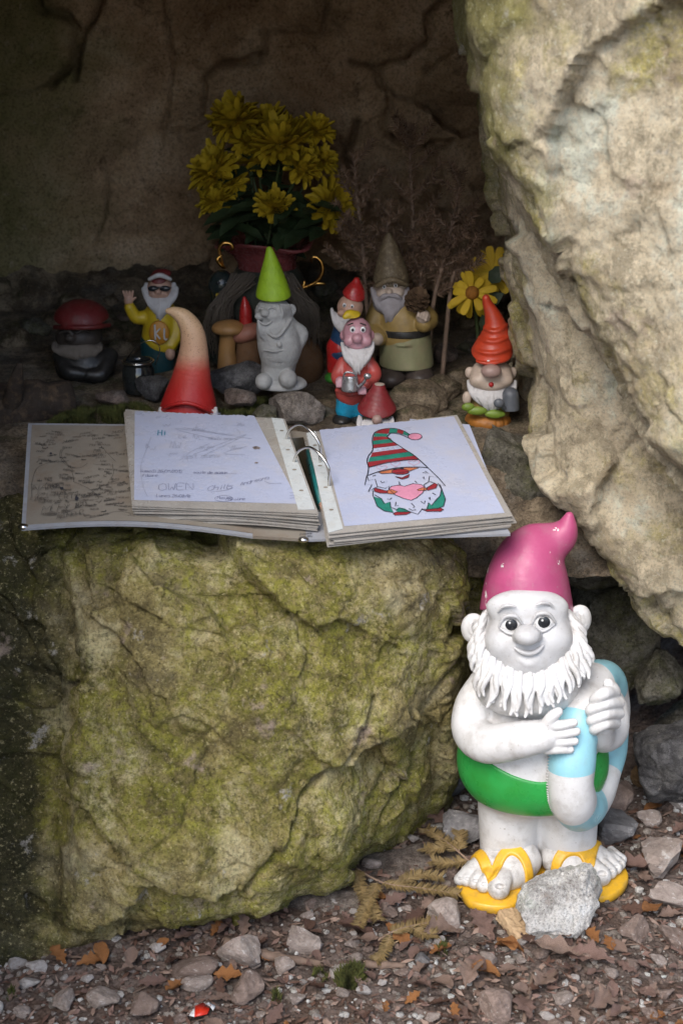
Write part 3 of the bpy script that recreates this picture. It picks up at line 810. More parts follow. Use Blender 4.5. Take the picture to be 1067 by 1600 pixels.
    cols = {0: [], 1: []}
    cuts = [0, 36, 82, 125, 170, 205, 245, 285, 325, 360]           # degrees, alternating white / aqua round the ring
    def ringv(a0, a1, ns):
        vv = []
        for i in range(ns + 1):
            a = math.radians(a0 + (a1 - a0) * i / ns)
            dr = math.cos(a) * eu + math.sin(a) * ev
            for j in range(NT_):
                b = 2 * math.pi * j / NT_
                rad = rr * (1 + 0.02 * math.sin(a * 9) + 0.015 * math.sin(b * 3 + a * 5))
                vv.append(C + dr * (R + rad * math.cos(b)) + en * rad * math.sin(b))
        return np.array(vv), [(i * NT_ + j, (i + 1) * NT_ + j, (i + 1) * NT_ + (j + 1) % NT_, i * NT_ + (j + 1) % NT_) for i in range(ns) for j in range(NT_)]
    ring = None
    shift = -94
    for k in range(8):
        a0, a1 = k * 45 + shift, (k + 1) * 45 + shift
        vv, ff = ringv(a0, a1, 22)
        m = aqua_paint if k % 2 else white_plaster
        if ring is None: ring = part('swim_ring', F.r, F.base, vv, np.array(ff), m)
        else: part('ring_stripe', F.r, F.base, vv, np.array(ff), m, parent=ring)
    # welded seam: a ridge of little tucks along the outer side
    st = []
    for i in range(70):
        a = math.radians(100 + i * 2.4)
        dr = math.cos(a) * eu + math.sin(a) * ev
        b = math.radians(-58)
        o = C + dr * (R + rr * 1.01 * math.cos(b)) + en * rr * 1.01 * math.sin(b)
        tg = -math.sin(a) * eu + math.cos(a) * ev
        nb = dr * math.cos(b) + en * math.sin(b); sd_ = np.cross(tg, nb)
        st.append(tube_mesh([o - sd_ * F.m(3.2) - tg * F.m(1.0), o + nb * F.m(0.9), o + sd_ * F.m(3.2) + tg * F.m(1.0)], F.m([0.5, 1.3, 0.5]), 5))
    vv, ff = join(st)
    part('seam', F.r, F.base, vv, ff, white_plaster, True, ring)
    # ---------------- feet and flip-flops
    gz = F.base[2]
    def FP(px, py, z): return G(px, py, gz + float(F.m(z)))
    def foot(heel, mid, toes_c, toes, arch, nm):
        b = Blob()
        b.tube([FP(*heel), FP(*mid), FP(*toes_c)], F.m([32, 31, 24]), float(F.m(8)), '+', 4)
        for (x, y, z, rr_, bx, by) in toes:
            b.tube([FP(bx, by, z + 5), FP((x + bx) / 2, (y + by) / 2, z + 5), FP(x, y, z)], F.m([rr_ * 0.95, rr_, rr_ * 1.08]), float(F.m(2.4)), '+', 4)
        b.plane([0, 0, gz + float(F.m(17))], [0, 0, -1], float(F.m(3)))
        F.add('foot', b, foot_dirty, 1.6)
    feet = []
    FOOT = [([((806, 1330, 50), (790, 1346, 42), (762, 1366, 27)), ((818, 1345, 40), (806, 1362, 34), (782, 1378, 26)), ((800, 1335, 40), (768, 1348, 34), (736, 1366, 26))],
             [(779, 1388, 30, 15.5, 790, 1366), (755, 1383, 27, 10.5, 766, 1362), (741, 1378, 26, 9.8, 754, 1358), (729, 1375, 25, 9.2, 744, 1354), (718, 1374, 24, 8.4, 735, 1352)]),
            ([((884, 1325, 50), (902, 1338, 42), (932, 1350, 27)), ((872, 1340, 40), (888, 1354, 34), (915, 1366, 26)), ((890, 1330, 40), (918, 1336, 34), (948, 1348, 26))],
             [(938, 1368, 30, 15, 922, 1350), (952, 1362, 27, 10.5, 936, 1344), (961, 1356, 26, 9.8, 944, 1338), (967, 1350, 25, 9.2, 950, 1334), (970, 1343, 24, 8.2, 954, 1329)])]
    for tubes, toes in FOOT:
        b = Blob()
        for q in tubes: b.tube([FP(*a) for a in q], F.m([27, 24, 17]), float(F.m(12)), '+', 4)
        for (x, y, z, rr_, bx, by) in toes:
            b.tube([FP(bx, by, z + 6), FP((x + bx) / 2, (y + by) / 2, z + 6), FP(x, y, z)], F.m([rr_ * 0.9, rr_ * 0.95, rr_ * 1.08]), float(F.m(2.0)), '+', 4)
        for (x, y, z, rr_, bx, by) in toes:      # toenails
            c = FP(x, y, z) + np.array([0, -0.75, 0.75]) * F.m(rr_) 
            b.ell(c, F.m([rr_ * 0.5, rr_ * 0.28, rr_ * 0.4]), float(F.m(1.0)), '-', rot=(0.7, 0, 0))
        b.plane([0, 0, gz + float(F.m(15))], [0, 0, -1], float(F.m(3)))
        F.add('foot', b, foot_dirty, 1.3); feet.append(b)
    def sole(outline):
        pts = spline(outline + [outline[0]], 6)[:-1]
        pts = np.array([G(x, y, gz)[:2] for x, y in pts]); n = len(pts); c = pts.mean(0)
        lev = [(0.975, 0.0), (1.0, 2), (1.01, 8), (1.0, 14), (0.97, 16)]
        vv = np.vstack([np.hstack([c + (pts - c) * s, np.full((n, 1), gz + float(F.m(z)))]) for s, z in lev])
        ff = [(k * n + i, k * n + (i + 1) % n, (k + 1) * n + (i + 1) % n, (k + 1) * n + i) for k in range(len(lev) - 1) for i in range(n)]
        ff += [tuple(range(n))[::-1], tuple((len(lev) - 1) * n + i for i in range(n))]
        return part('sandal', F.r, F.base, vv, ff, yellow_paint, True)
    s1 = sole([(713, 1396), (735, 1422), (780, 1430), (806, 1424), (828, 1396), (846, 1372), (836, 1346), (796, 1340), (760, 1358), (725, 1372)])
    s2 = sole([(838, 1366), (862, 1388), (905, 1408), (940, 1415), (968, 1402), (980, 1382), (968, 1362), (930, 1348), (890, 1338), (850, 1344)])
    legs = Blob()
    for x in (794, 887): F.T(legs, [(x, 1270, 6), (x, 1352, 14)], [46, 42], 4)
    for par, fb, lines in ((s1, feet[0], [[(734, 1322), (752, 1345), (769, 1368)], [(769, 1368), (780, 1353), (796, 1347), (815, 1352), (832, 1366)]]),
                           (s2, feet[1], [[(934, 1313), (925, 1335), (921, 1352)], [(921, 1352), (906, 1344), (884, 1345), (866, 1353), (852, 1366)]])):
        b = fb.copy().grow(float(F.m(3.5)))
        pls = [spline(np.array([FP(x, y, 46)[:2] for x, y in q]), 4) for q in lines]
        w = float(F.m(7.6))
        def band(X, Y, Z, pls=pls):
            d = None
            for pl in pls:
                for a, c in zip(pl[:-1], pl[1:]):
                    e = c - a; x, y = X - a[0], Y - a[1]
                    t = np.clip((x * e[0] + y * e[1]) / (e @ e), 0, 1)
                    q = np.hypot(x - e[0] * t, y - e[1] * t); d = q if d is None else np.minimum(d, q)
            return d - w + 0 * Z
        b.raw(band, [-9] * 3, [9] * 3, float(F.m(2)), 'i')
        F.add('sandal_strap', b, yellow_paint, 1.3, par)
    return F
BIG = big_gnome()
# ================================================================== the open ring binder
BT = math.radians(11.5)
BN = np.array([0, -math.sin(BT), math.cos(BT)]); BV = np.array([0, math.cos(BT), math.sin(BT)]); B0 = np.array([0.0, 0.015, 0.53])
def BP(px, py, w=0.0): return onplane(px, py, B0 + BN * w, BN)
def uvw(q): q = np.asarray(q) - B0; return np.array([q[0], q @ BV, q @ BN])
def bw(u, v, w): return B0 + np.array([1, 0, 0]) * u + BV * v + BN * w

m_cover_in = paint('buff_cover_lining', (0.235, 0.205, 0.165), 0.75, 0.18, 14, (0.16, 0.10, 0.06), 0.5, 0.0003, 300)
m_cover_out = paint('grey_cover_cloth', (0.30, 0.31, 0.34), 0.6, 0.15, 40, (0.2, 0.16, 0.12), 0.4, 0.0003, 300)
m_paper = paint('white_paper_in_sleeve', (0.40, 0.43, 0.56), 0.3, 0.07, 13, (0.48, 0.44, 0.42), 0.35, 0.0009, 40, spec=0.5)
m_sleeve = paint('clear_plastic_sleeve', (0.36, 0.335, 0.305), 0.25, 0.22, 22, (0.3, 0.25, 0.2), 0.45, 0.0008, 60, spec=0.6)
m_strip = paint('white_punched_strip', (0.52, 0.545, 0.545), 0.3, 0.08, 40, (0.4, 0.36, 0.3), 0.35, 0.0005, 90)
m_steel = NT('worn_steel').done((0.62, 0.60, 0.57), 0.22, None, 0.5, 1.0)
m_ink = NT('dark_ink').done((0.035, 0.035, 0.045), 0.6)
m_ink_blue = NT('blue_black_ink').done((0.13, 0.135, 0.22), 0.6)
m_ink_faint = NT('faded_ink').done((0.27, 0.285, 0.37), 0.6)
m_ink_teal = NT('teal_ink').done((0.02, 0.17, 0.26), 0.6)

binder = thing('ring_binder', 'open ring binder of plastic sleeves lying on the mossy boulder', 'binder', BP(475, 842))
BB = np.array(binder.location)
def bpart(name, vf, mat, parent=None, smooth=False):
    o = part(name, binder, BB, vf[0], vf[1], mat, smooth, parent)
    if name in ('handwriting', 'scribbles', 'coloured_area', 'ink_outline', 'smudge', 'ink_blot', 'drawn_eye'): o['kind'] = 'stuff'   # flat print, hundreds of strokes
    return o
def plate(corners, w0, w1, nu=14, nv=6, bow=None):
    """thin board through four corners (back-left, back-right, front-right, front-left), given as binder u, v"""
    c = [np.asarray(x, float) for x in corners]
    vv = []
    for w in (w0, w1):
        for i in range(nu):
            for j in range(nv):
                s, t = i / (nu - 1), j / (nv - 1)
                q = (c[0] * (1 - s) + c[1] * s) * (1 - t) + (c[3] * (1 - s) + c[2] * s) * t
                vv.append(bw(q[0], q[1], w + (bow(s, t) if bow else 0)))
    n = nu * nv
    ff = [tuple(x) for x in grid_faces(nu, nv)]
    top = [tuple(n + k for k in q)[::-1] for q in ff]
    rim = [i * nv for i in range(nu)] + [(nu - 1) * nv + j for j in range(1, nv)] + [i * nv + nv - 1 for i in range(nu - 2, -1, -1)] + [j for j in range(nv - 2, 0, -1)]
    side = [(rim[k], rim[(k + 1) % len(rim)], n + rim[(k + 1) % len(rim)], n + rim[k]) for k in range(len(rim))]
    return np.array(vv), ff + top + [q[::-1] for q in side]
def UV(px, py, w=0.0): return uvw(BP(px, py, w))[:2]

# covers and spine
lc = [UV(45, 664), UV(400, 668), UV(395, 838), UV(34, 826)]
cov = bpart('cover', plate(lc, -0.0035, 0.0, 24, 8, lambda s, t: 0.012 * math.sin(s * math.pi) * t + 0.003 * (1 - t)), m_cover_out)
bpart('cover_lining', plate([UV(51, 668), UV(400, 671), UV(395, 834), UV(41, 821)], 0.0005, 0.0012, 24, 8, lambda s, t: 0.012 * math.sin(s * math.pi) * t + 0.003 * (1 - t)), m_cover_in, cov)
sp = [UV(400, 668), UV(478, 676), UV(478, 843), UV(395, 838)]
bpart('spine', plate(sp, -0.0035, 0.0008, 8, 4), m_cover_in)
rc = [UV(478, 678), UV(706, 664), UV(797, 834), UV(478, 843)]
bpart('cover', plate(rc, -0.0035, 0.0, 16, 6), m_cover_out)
for x, y in ((37, 823), (474, 843)):
    b = Blob(); b.ell(BP(x, y, 0.0), (0.007, 0.006, 0.004), 0)
    bpart('metal_corner', b.mesh(0.0012), m_steel, None, True)

# sleeves: two stacks, every sleeve its own sheet
rb = random.Random(7)
LC = [np.array(UV(196, 640, .028)), np.array(UV(444, 654, .028)), np.array(UV(497, 802, .028)), np.array(UV(210, 790, .028))]
RC = [np.array(UV(478, 676, .02)), np.array(UV(713, 648, .02)), np.array(UV(800, 806, .02)), np.array(UV(514, 834, .02))]
def jit(c, a): return [q + np.array([rb.uniform(-a, a), rb.uniform(-a, a)]) for q in c]
for i in range(13):
    w = 0.0026 + i * 0.0019
    ph = rb.uniform(0, 6)
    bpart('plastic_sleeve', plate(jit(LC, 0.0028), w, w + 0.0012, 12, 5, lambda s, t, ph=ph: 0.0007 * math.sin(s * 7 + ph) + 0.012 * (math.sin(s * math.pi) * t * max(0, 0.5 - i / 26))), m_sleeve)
for i in range(8):
    w = 0.002 + i * 0.0021
    ph = rb.uniform(0, 6)
    off = [q + np.array([0.012 - 0.0015 * i, 0.0]) for q in RC] if i == 3 else RC
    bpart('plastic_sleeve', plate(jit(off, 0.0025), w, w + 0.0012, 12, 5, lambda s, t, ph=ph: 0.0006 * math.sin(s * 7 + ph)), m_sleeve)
WL, WR = 0.0282, 0.0202
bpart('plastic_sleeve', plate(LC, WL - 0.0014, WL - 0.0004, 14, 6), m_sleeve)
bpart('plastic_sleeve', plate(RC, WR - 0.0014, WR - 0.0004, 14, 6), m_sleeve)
# an extra sheet slipped in askew
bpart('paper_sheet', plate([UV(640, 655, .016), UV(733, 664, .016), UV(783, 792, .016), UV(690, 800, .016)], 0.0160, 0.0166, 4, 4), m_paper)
# the two facing pages, slightly torn along the back edge
def page(name, corners, w, mat, n=60, torn=0.003):
    c = [np.asarray(x) for x in corners]; r = random.Random(3); vv, ff = [], []
    for i in range(n):
        s = i / (n - 1); b = c[0] * (1 - s) + c[1] * s; f_ = c[3] * (1 - s) + c[2] * s
        b = b + (b - f_) * r.uniform(-0.3, 1) * torn / 0.25
        for j in range(7):
            t = j / 6; q = b * (1 - t) + f_ * t
            vv.append(bw(q[0], q[1], w + 0.0006 * math.sin(s * 9) * math.sin(t * 5) * 0.3))
    ff = [tuple(q)[::-1] for q in grid_faces(n, 7)]
    return bpart(name, (np.array(vv), ff), mat, None, True)
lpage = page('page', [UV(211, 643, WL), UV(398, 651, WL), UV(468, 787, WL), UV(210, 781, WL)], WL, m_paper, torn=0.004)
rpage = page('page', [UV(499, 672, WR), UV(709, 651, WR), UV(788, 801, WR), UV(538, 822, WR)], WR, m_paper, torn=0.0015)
for nm, c, w in (('punched_strip', [UV(424, 653, WL), UV(442, 655, WL), UV(492, 796, WL), UV(466, 797, WL)], WL), ('punched_strip', [UV(479, 677, WR), UV(493, 674, WR), UV(536, 826, WR), UV(513, 833, WR)], WR)):
    st_ = bpart(nm, plate(c, w, w + 0.0006, 3, 20), m_strip)
    for k in range(4):                                   # little tabs between the holes
        t = 0.15 + 0.22 * k; q = c[0] * (1 - t) + c[3] * t; q2 = c[1] * (1 - t) + c[2] * t; m_ = q * 0.45 + q2 * 0.55
        bpart('punch_hole', (np.array([bw(m_[0] + 0.003 * math.cos(a) , m_[1] + 0.0022 * math.sin(a), w + 0.0009) for a in np.arange(10) * 0.628]), [tuple(range(10))]), m_cover_in, st_)
# the two steel rings
for (a, b, top) in (((447, 699), (500, 727), 666), ((459, 735), (514, 764), 702)):
    A, C_ = BP(*a, WL - 0.012), BP(*b, WR - 0.004)
    ua, uc = uvw(A), uvw(C_)
    hgt = 0.031
    pts = [bw(*(ua + [0, 0, -0.004])), bw(*(ua + [0.001, 0.0005, 0.016])), bw(*(ua * 0.8 + uc * 0.2 + [0, 0.0, 0.036])), bw(*(ua * 0.5 + uc * 0.5 + [0, 0.0, 0.048])),
           bw(*(ua * 0.2 + uc * 0.8 + [0, 0, 0.043])), bw(*(uc + [0, 0, 0.030])), bw(*(uc + [0, 0, 0.010])), bw(*(uc + [0, 0, -0.01]))]
    bpart('binder_ring', tube_mesh(spline(pts, 8), 0.0018, 10), m_steel, None, True)
bpart('ring_mechanism', plate([UV(452, 690), UV(474, 688), UV(500, 800), UV(476, 806)], 0.001, 0.005, 4, 6), m_steel)

# pencil lying in the fold
pm = paint('teal_pencil_lacquer', (0.01, 0.13, 0.13), 0.35, 0.1, 60, dirt_amt=0.2)
pw = paint('sharpened_wood', (0.50, 0.30, 0.22), 0.7, 0.1, 60)
pa, pb, pc_, pd = BP(482, 705, .012), BP(502, 788, .012), BP(505, 799, .012), BP(506, 804, .012)
pen = thing('pencil', 'dark teal pencil lying in the fold of the open binder', 'pencil', pa)
for nm, q, rr_, mm in (('shaft', [pa, pb], [.004, .004], pm), ('sharpened_tip', [pb, pc_], [.0039, .0015], pw), ('lead', [pc_, pd], [.0014, .0003], m_ink)):
    v, f = tube_mesh(q, rr_, 6); part(nm, pen, pa, v, f, mm)

# ------------------------------------------------------------------ handwriting
GL = {  # one-stroke letters on a 0-1 box, strokes separated by |, points as xy digit pairs in tenths
 'A': '005a9 0|2474', 'B': '0a00|0a7a8855 05|05 8482 6000', 'C': '98 5a06 0250 92', 'D': '0a00 6092 986a0a', 'E': '8a0a0080|0565', 'F': '8a0a00|0565', 'G': '98 5a06 0250 9285 55', 'H': '0a00|8a80|0585', 'I': '5a50',
 'J': '8a82 5020', 'K': '0a00|8a05 80', 'L': '0a00 70', 'M': '000a459a90', 'N': '000a808a', 'O': '5a0805 0250 9295 885a', 'P': '000a7a88 7505', 'R': '000a7a88 7505|4580', 'S': '98 5a18 36 74 82 4002', 'T': '0a9a|5a50', 'U': '0a02 4080 828a', 'V': '0a509a', 'W': '0a2055 709a', 'X': '0a90|9a00', 'Y': '0a559a|5550', 'Z': '0a9a0090',
 'a': '86 4605 0240 83|8680', 'b': '0a00 6082 8565 04', 'c': '85 4604 0140 81', 'd': '86 4604 0140 83|8a80', 'e': '04848546 0401 4081', 'f': '8a5a3820|0666', 'g': '8646 0402 4182|865730 00', 'h': '0a00|0456 8680', 'i': '3630|3837', 'j': '5652 30 00|5857', 'k': '0a00|7603 70', 'l': '3a32 5060', 'm': '0600|0436 5540|5576 8580', 'n': '0600|0456 8580', 'o': '4604 0240 82 8446', 'p': '0600|06 5684 6202', 'q': '8646 0402 4182|8680', 'r': '0600|0456 76', 's': '8646 05 6482 4000', 't': '3a31 5070|0666', 'u': '0602 4083|8680', 'v': '065086', 'w': '062045 608 6', 'x': '0680|8600', 'y': '0650|8620', 'z': '06860080',
 '0': '5a0805 0250 9295 885a', '1': '285a50', '2': '18 4a88 76 0080', '3': '194a88 55 8260 01', '4': '6a0383|5a50', '5': '8a1a0676 8350 00', '6': '7a2704 0140 8285 5505', '7': '0a8a30', '8': '4a07 5583 4003 358 74a', '9': '8547 0648a 8785 60', '/': '008a', '(': '5a1720 50', ')': '2a5752 20', '-': '1575', '.': '4041', ' ': ''}
def strokes(ch):
    out = []
    for s in GL.get(ch, '').split('|'):
        s = s.replace(' ', ''); d = [int(c, 16) for c in s if c in '0123456789a']
        out.append([(d[i] / 10, d[i + 1] / 10) for i in range(0, len(d) - 1, 2)])
    return [s for s in out if len(s) > 1]
def ribbon(lst, wid):
    V, Fs = [], []
    for pts in lst:
        p = np.asarray(pts)
        if len(p) < 2: continue
        t = np.gradient(p, axis=0); t /= np.linalg.norm(t, axis=1)[:, None] + 1e-12
        sdv = np.cross(BN, t) * wid / 2; n = len(V)
        for a, b in zip(p - sdv, p + sdv): V += [a, b]
        Fs += [(n + 2 * i, n + 2 * i + 2, n + 2 * i + 3, n + 2 * i + 1) for i in range(len(p) - 1)]
    return np.array(V), Fs
rt = random.Random(12)
def write(text, x, y, size, slope=0.0, slant=0.15, sq=1.0):
    """strokes in photograph pixels, baseline starting at x, y"""
    out, cx = [], x
    for ch in text:
        g = strokes(ch)
        for s in g:
            q = [(cx + (a + slant * b) * size * 0.75 * sq + rt.uniform(-.03, .03) * size, y + slope * (cx - x) - b * size * 0.8 + rt.uniform(-.03, .03) * size) for a, b in s]
            out.append(spline(np.array(q), 3) if len(q) > 2 else np.array(q))
        cx += size * 0.75 * sq * (0.55 if ch in 'il1I. /' else 1.08)
    return out
def scrawl(x, y, n, size, slope=0.0):
    """an illegible cursive word"""
    pts = []
    for i in range(n):
        h = rt.choice((0.4, 0.5, 0.5, 1.0, -0.4)) * size
        pts += [(x + i * size * 0.5, y + slope * i * size * 0.5), (x + i * size * 0.5 + size * 0.3, y + slope * i * size * 0.5 - h)]
    return [spline(np.array(pts), 3)] if n > 1 else []
def ink(name, lst, w, wid, mat, par, onto=None):
    on = onto or (lambda x, y: BP(x, y, w))
    vf = ribbon([[on(a, b) for a, b in s] for s in lst], wid)
    return bpart(name, vf, mat, par)
W1 = WL + 0.0008
Z1 = lambda X, Y: (190 + X / 3.442, 630 + Y / 3.442)
ink('handwriting', write('Hi', *Z1(196, 172), 10.5, -0.05, 0.1), W1, 0.0014, m_ink_teal, lpage)
L = write('Samedi 26/09/2015', *Z1(100, 370), 5.6, 0.02) + write('soule de mamie', *Z1(385, 378), 5.6, 0.01) + write('filaire', *Z1(112, 395), 5.6, -0.02)
L += [np.array([Z1(460, 380), Z1(620, 378)])]
ink('handwriting', L, W1, 0.0005, m_ink_blue, lpage)
L = write('OWEN', *Z1(200, 468), 13, -0.03, 0.05, 1.35) + write('Chills', *Z1(462, 470), 10, -0.1, 0.4, 1.1) + write('Andreana', *Z1(640, 442), 7, -0.25, 0.1, 1.0)
L += [np.array([Z1(480, 478), Z1(560, 468), Z1(600, 455)]), np.array([Z1(770, 420), Z1(800, 432), Z1(860, 430)])]
L += write('Lunes 26/08/18', *Z1(188, 503), 5.5, 0.02) + write('Maxime', *Z1(515, 515), 5.5, 0.0) + write('Caroline', *Z1(560, 525), 5.5, -0.05)
L += [np.array([Z1(550 + 48 * math.cos(a), 512 + 16 * math.sin(a)) for a in np.linspace(0, 6.4, 24)])]
L += [np.array([Z1(905, 482 + 14 * k), Z1(930, 480 + 14 * k)]) for k in range(3)]
ink('handwriting', L, W1, 0.0005, m_ink_blue, lpage)
L = write('Elo', *Z1(310, 188), 6, 0.03) + scrawl(*Z1(385, 185), 4, 6, 0.05) + write('andy mary', *Z1(470, 195), 6.5, 0.03) + write('Just many', *Z1(310, 300), 9, -0.05, 0.2, 1.05)
for (x, y, n, s_) in ((380, 150, 5, 9), (130, 240, 5, 7), (260, 240, 4, 10), (420, 245, 6, 8), (590, 250, 5, 7), (250, 275, 5, 6), (100, 60, 3, 5), (620, 120, 5, 5), (220, 120, 7, 4), (480, 60, 8, 4)):
    L += scrawl(*Z1(x, y), n, s_, rt.uniform(-.1, .15))
for a in range(5): L.append(spline(np.array([Z1(rt.uniform(280, 700), rt.uniform(120, 330)) for _ in range(3)]), 6))
L.append(spline(np.array([Z1(160, 180), Z1(130, 260), Z1(105, 340), Z1(115, 440), Z1(140, 500)]), 6))
ink('handwriting', L, W1 - 0.0001, 0.00055, m_ink_faint, lpage)
st_ = []
for (x, y, rx, ry) in ((725, 240, 26, 9), (725, 320, 12, 5), (720, 238, 10, 7)):
    st_.append((np.array([BP(*Z1(x + rx * math.cos(a) * rt.uniform(.6, 1.1), y + ry * math.sin(a) * rt.uniform(.6, 1.1)), W1) for a in np.arange(14) * 0.4488]), [tuple(range(14))]))
bpart('smudge', join(st_), paint('brown_smudge', (0.22, 0.18, 0.17), 0.8), lpage)
# scribbles all over the bare cover
Z4 = lambda X, Y: (30 + X / 5.616, 650 + Y / 5.616)
lcu = [np.asarray(x) for x in [UV(51, 668), UV(400, 671), UV(395, 834), UV(41, 821)]]
def on_cover(x, y):
    q = UV(x, y, 0.004)
    s = (q[0] - lcu[0][0]) / (lcu[1][0] - lcu[0][0]); t = min(max((q[1] - lcu[0][1]) / (lcu[3][1] - lcu[0][1]), 0), 1); s = min(max(s, 0), 1)
    wv = 0.0012 + 0.012 * math.sin(s * math.pi) * t + 0.003 * (1 - t)
    return BP(x, y, wv + 0.0004)
L = write('ERTIL', *Z4(355, 725), 8, 0.0, 0, 1.2) + write('ATMOI2', *Z4(330, 905), 9, -0.22, 0, 1.1) + write('1821', *Z4(480, 800), 8, -0.05) + write('NANA', *Z4(120, 650), 10, -0.02, .2, 1.4)
L += write('MUJJ', *Z4(200, 850), 14, -0.12, 0.3, 1.2) + write('Zoe', *Z4(140, 735), 9) + write('y', *Z4(395, 810), 14)
L += [spline(np.array([Z4(*p) for p in q]), 6) for q in ([(395, 285), (372, 330), (400, 395), (470, 450), (545, 450), (600, 415)], [(372, 290), (360, 340), (390, 405), (465, 460)],
      [(385, 470), (450, 470), (480, 540), (480, 580)], [(110, 600), (150, 470), (230, 420), (350, 385)], [(110, 600), (115, 700), (120, 735), (400, 738), (650, 738)],
      [(480, 575), (560, 610), (650, 660), (700, 720), (650, 735)], [(720, 260), (780, 330), (850, 400)], [(820, 420), (830, 500), (815, 560), (910, 600)], [(560, 850), (600, 890), (720, 870), (860, 835), (980, 850)],
      [(100, 600), (300, 590), (360, 580)], [(600, 700), (680, 640), (760, 600), (900, 590)], [(650, 420), (740, 428), (830, 432)])]
for i in range(190):
    X_, Y_ = rt.uniform(95, 960), rt.uniform(100, 900)
    dense = 1.0 if X_ > 600 and 520 < Y_ < 850 else 0.5
    if rt.random() > 0.5 + dense * 0.5: continue
    if i % 4 == 0: L += scrawl(*Z4(X_, Y_), rt.randint(3, 8), rt.uniform(2.4, 4.2), rt.uniform(-0.15, 0.15))
    else: L += write(rt.choice(['bonjour', 'les nains', 'Camille', 'Hugo', 'vive', 'Lucie et', 'Max', '24/07', 'bisous', 'la grotte', 'Nina', 'merci', 'Theo', 'Julie', 'balade', 'super', '2021', 'Anna', 'famille']), *Z4(X_, Y_), rt.uniform(3, 5.2), rt.uniform(-.18, .12), rt.uniform(0, .4))
for i in range(26): L += write(rt.choice(['mardi', 'Lea', 'Paul', 'Marie', '2019', 'Tom', 'merci', 'nains', 'Emma', 'Louis', '12/08', 'Jean']), *Z4(rt.uniform(110, 860), rt.uniform(110, 880)), rt.uniform(3.5, 6), rt.uniform(-.2, .1))
L = [s for s in L if max(a for a, b in s) < 400 and min(a for a, b in s) > 44 and min(b for a, b in s) > 670 and max(b for a, b in s) < 816]
half = len(L) // 2
ink('scribbles', L[:half], 0, 0.0005, paint('grey_black_ink', (0.05, 0.045, 0.042), 0.7), cov, on_cover)
ink('scribbles', L[half:], 0, 0.0005, paint('brown_ink', (0.10, 0.08, 0.065), 0.7), cov, on_cover)
vf = join([(np.array([on_cover(*Z4(x + r_ * 1.2 * math.cos(a) * rt.uniform(.6, 1.2), y + r_ * math.sin(a) * rt.uniform(.6, 1.2))) + BN * 0.0002 for a in np.arange(12) * 0.5236]), [tuple(range(12))]) for x, y, r_ in ((505, 722, 18), (282, 328, 10), (378, 632, 14))])
bpart('ink_blot', vf, m_ink, cov)
ink('scribbles', write('2 nains', 468, 836, 4, -0.1) + scrawl(480, 838, 6, 3), 0.0012, 0.0006, m_ink, None)

# ------------------------------------------------------------------ the coloured gnome drawing on the facing page
ZD = lambda X, Y: (540 + X / 5.335, 650 + Y / 5.335)
def felt(name, c): return paint('felt_tip_' + name, c, 0.5, 0.25, 60, dirt_amt=0.0)
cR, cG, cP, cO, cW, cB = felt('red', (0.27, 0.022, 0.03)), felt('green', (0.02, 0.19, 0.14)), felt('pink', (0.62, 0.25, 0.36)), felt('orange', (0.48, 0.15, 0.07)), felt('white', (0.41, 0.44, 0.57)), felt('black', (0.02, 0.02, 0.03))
FILL = {
 'r': [[(245, 140), (275, 118), (310, 108), (368, 104), (358, 142), (345, 148), (250, 142)], [(430, 109), (485, 124), (475, 152), (445, 142), (428, 138)], [(232, 172), (348, 172), (380, 190), (228, 205)], [(226, 240), (410, 218), (440, 243), (232, 268)], [(222, 305), (480, 270), (520, 298), (205, 342)],
       [(186, 384), (580, 330), (612, 360), (500, 365), (350, 385), (188, 428)], [(395, 812), (420, 800), (520, 797), (545, 803), (510, 820), (410, 826)], [(630, 775), (660, 780), (790, 765), (815, 778), (790, 795), (680, 795)], [(235, 605), (250, 600), (350, 625), (350, 642), (290, 642), (240, 628)], [(670, 600), (740, 558), (765, 570), (750, 600), (680, 620)]],
 'g': [[(240, 150), (250, 142), (345, 148), (348, 172), (235, 172)], [(368, 104), (400, 103), (435, 109), (428, 138), (380, 140), (358, 142)], [(485, 125), (530, 148), (520, 165), (475, 151)], [(225, 207), (375, 190), (405, 220), (225, 238)], [(200, 345), (530, 300), (575, 330), (188, 382)],
       [(235, 670), (262, 750), (330, 795), (400, 802), (380, 770), (370, 715), (330, 730), (300, 690), (260, 680)], [(800, 610), (830, 690), (815, 750), (760, 772), (670, 775), (690, 720), (715, 745), (760, 700), (785, 660)], [(415, 785), (440, 762), (490, 770), (540, 800), (440, 802)]],
 'p': [[(360, 610), (380, 585), (440, 575), (490, 585), (560, 562), (630, 570), (660, 595), (640, 640), (590, 680), (545, 702), (480, 685), (410, 655)], [(577 + 58 * math.cos(a), 170 + 27 * math.sin(a)) for a in np.arange(20) * math.pi / 10]],
 'o': [[(270, 466), (400, 441), (500, 428), (612, 430), (540, 455), (470, 470), (300, 480)]],
 'w': [[(234, 270), (442, 245), (478, 270), (230, 303)]]}
HANDS = [[(345, 620), (380, 610), (430, 630), (400, 650), (350, 645)], [(595, 612), (640, 595), (680, 600), (665, 620), (605, 622)]]
NOSE = [[(455 + 72 * math.cos(a), 463 + 22 * math.sin(a)) for a in np.arange(20) * math.pi / 10]]
SMILE = [[(412, 503), (470, 513), (532, 484), (522, 510), (470, 526)]]
def fills(polys, w): return join([(np.array([BP(*ZD(*a), w) for a in q]), [tuple(range(len(q)))[::-1]]) for q in polys])
WD = WR + 0.0008
dr = bpart('gnome_drawing', fills(FILL['w'], WD), cW, rpage)
for k, m_ in (('r', cR), ('g', cG), ('p', cP), ('o', cO)): bpart('coloured_area', fills(FILL[k], WD), m_, rpage)
bpart('coloured_area', fills(HANDS, WD + 0.0003), cO, rpage)
bpart('coloured_area', fills(NOSE + SMILE, WD + 0.0003), cR, rpage)
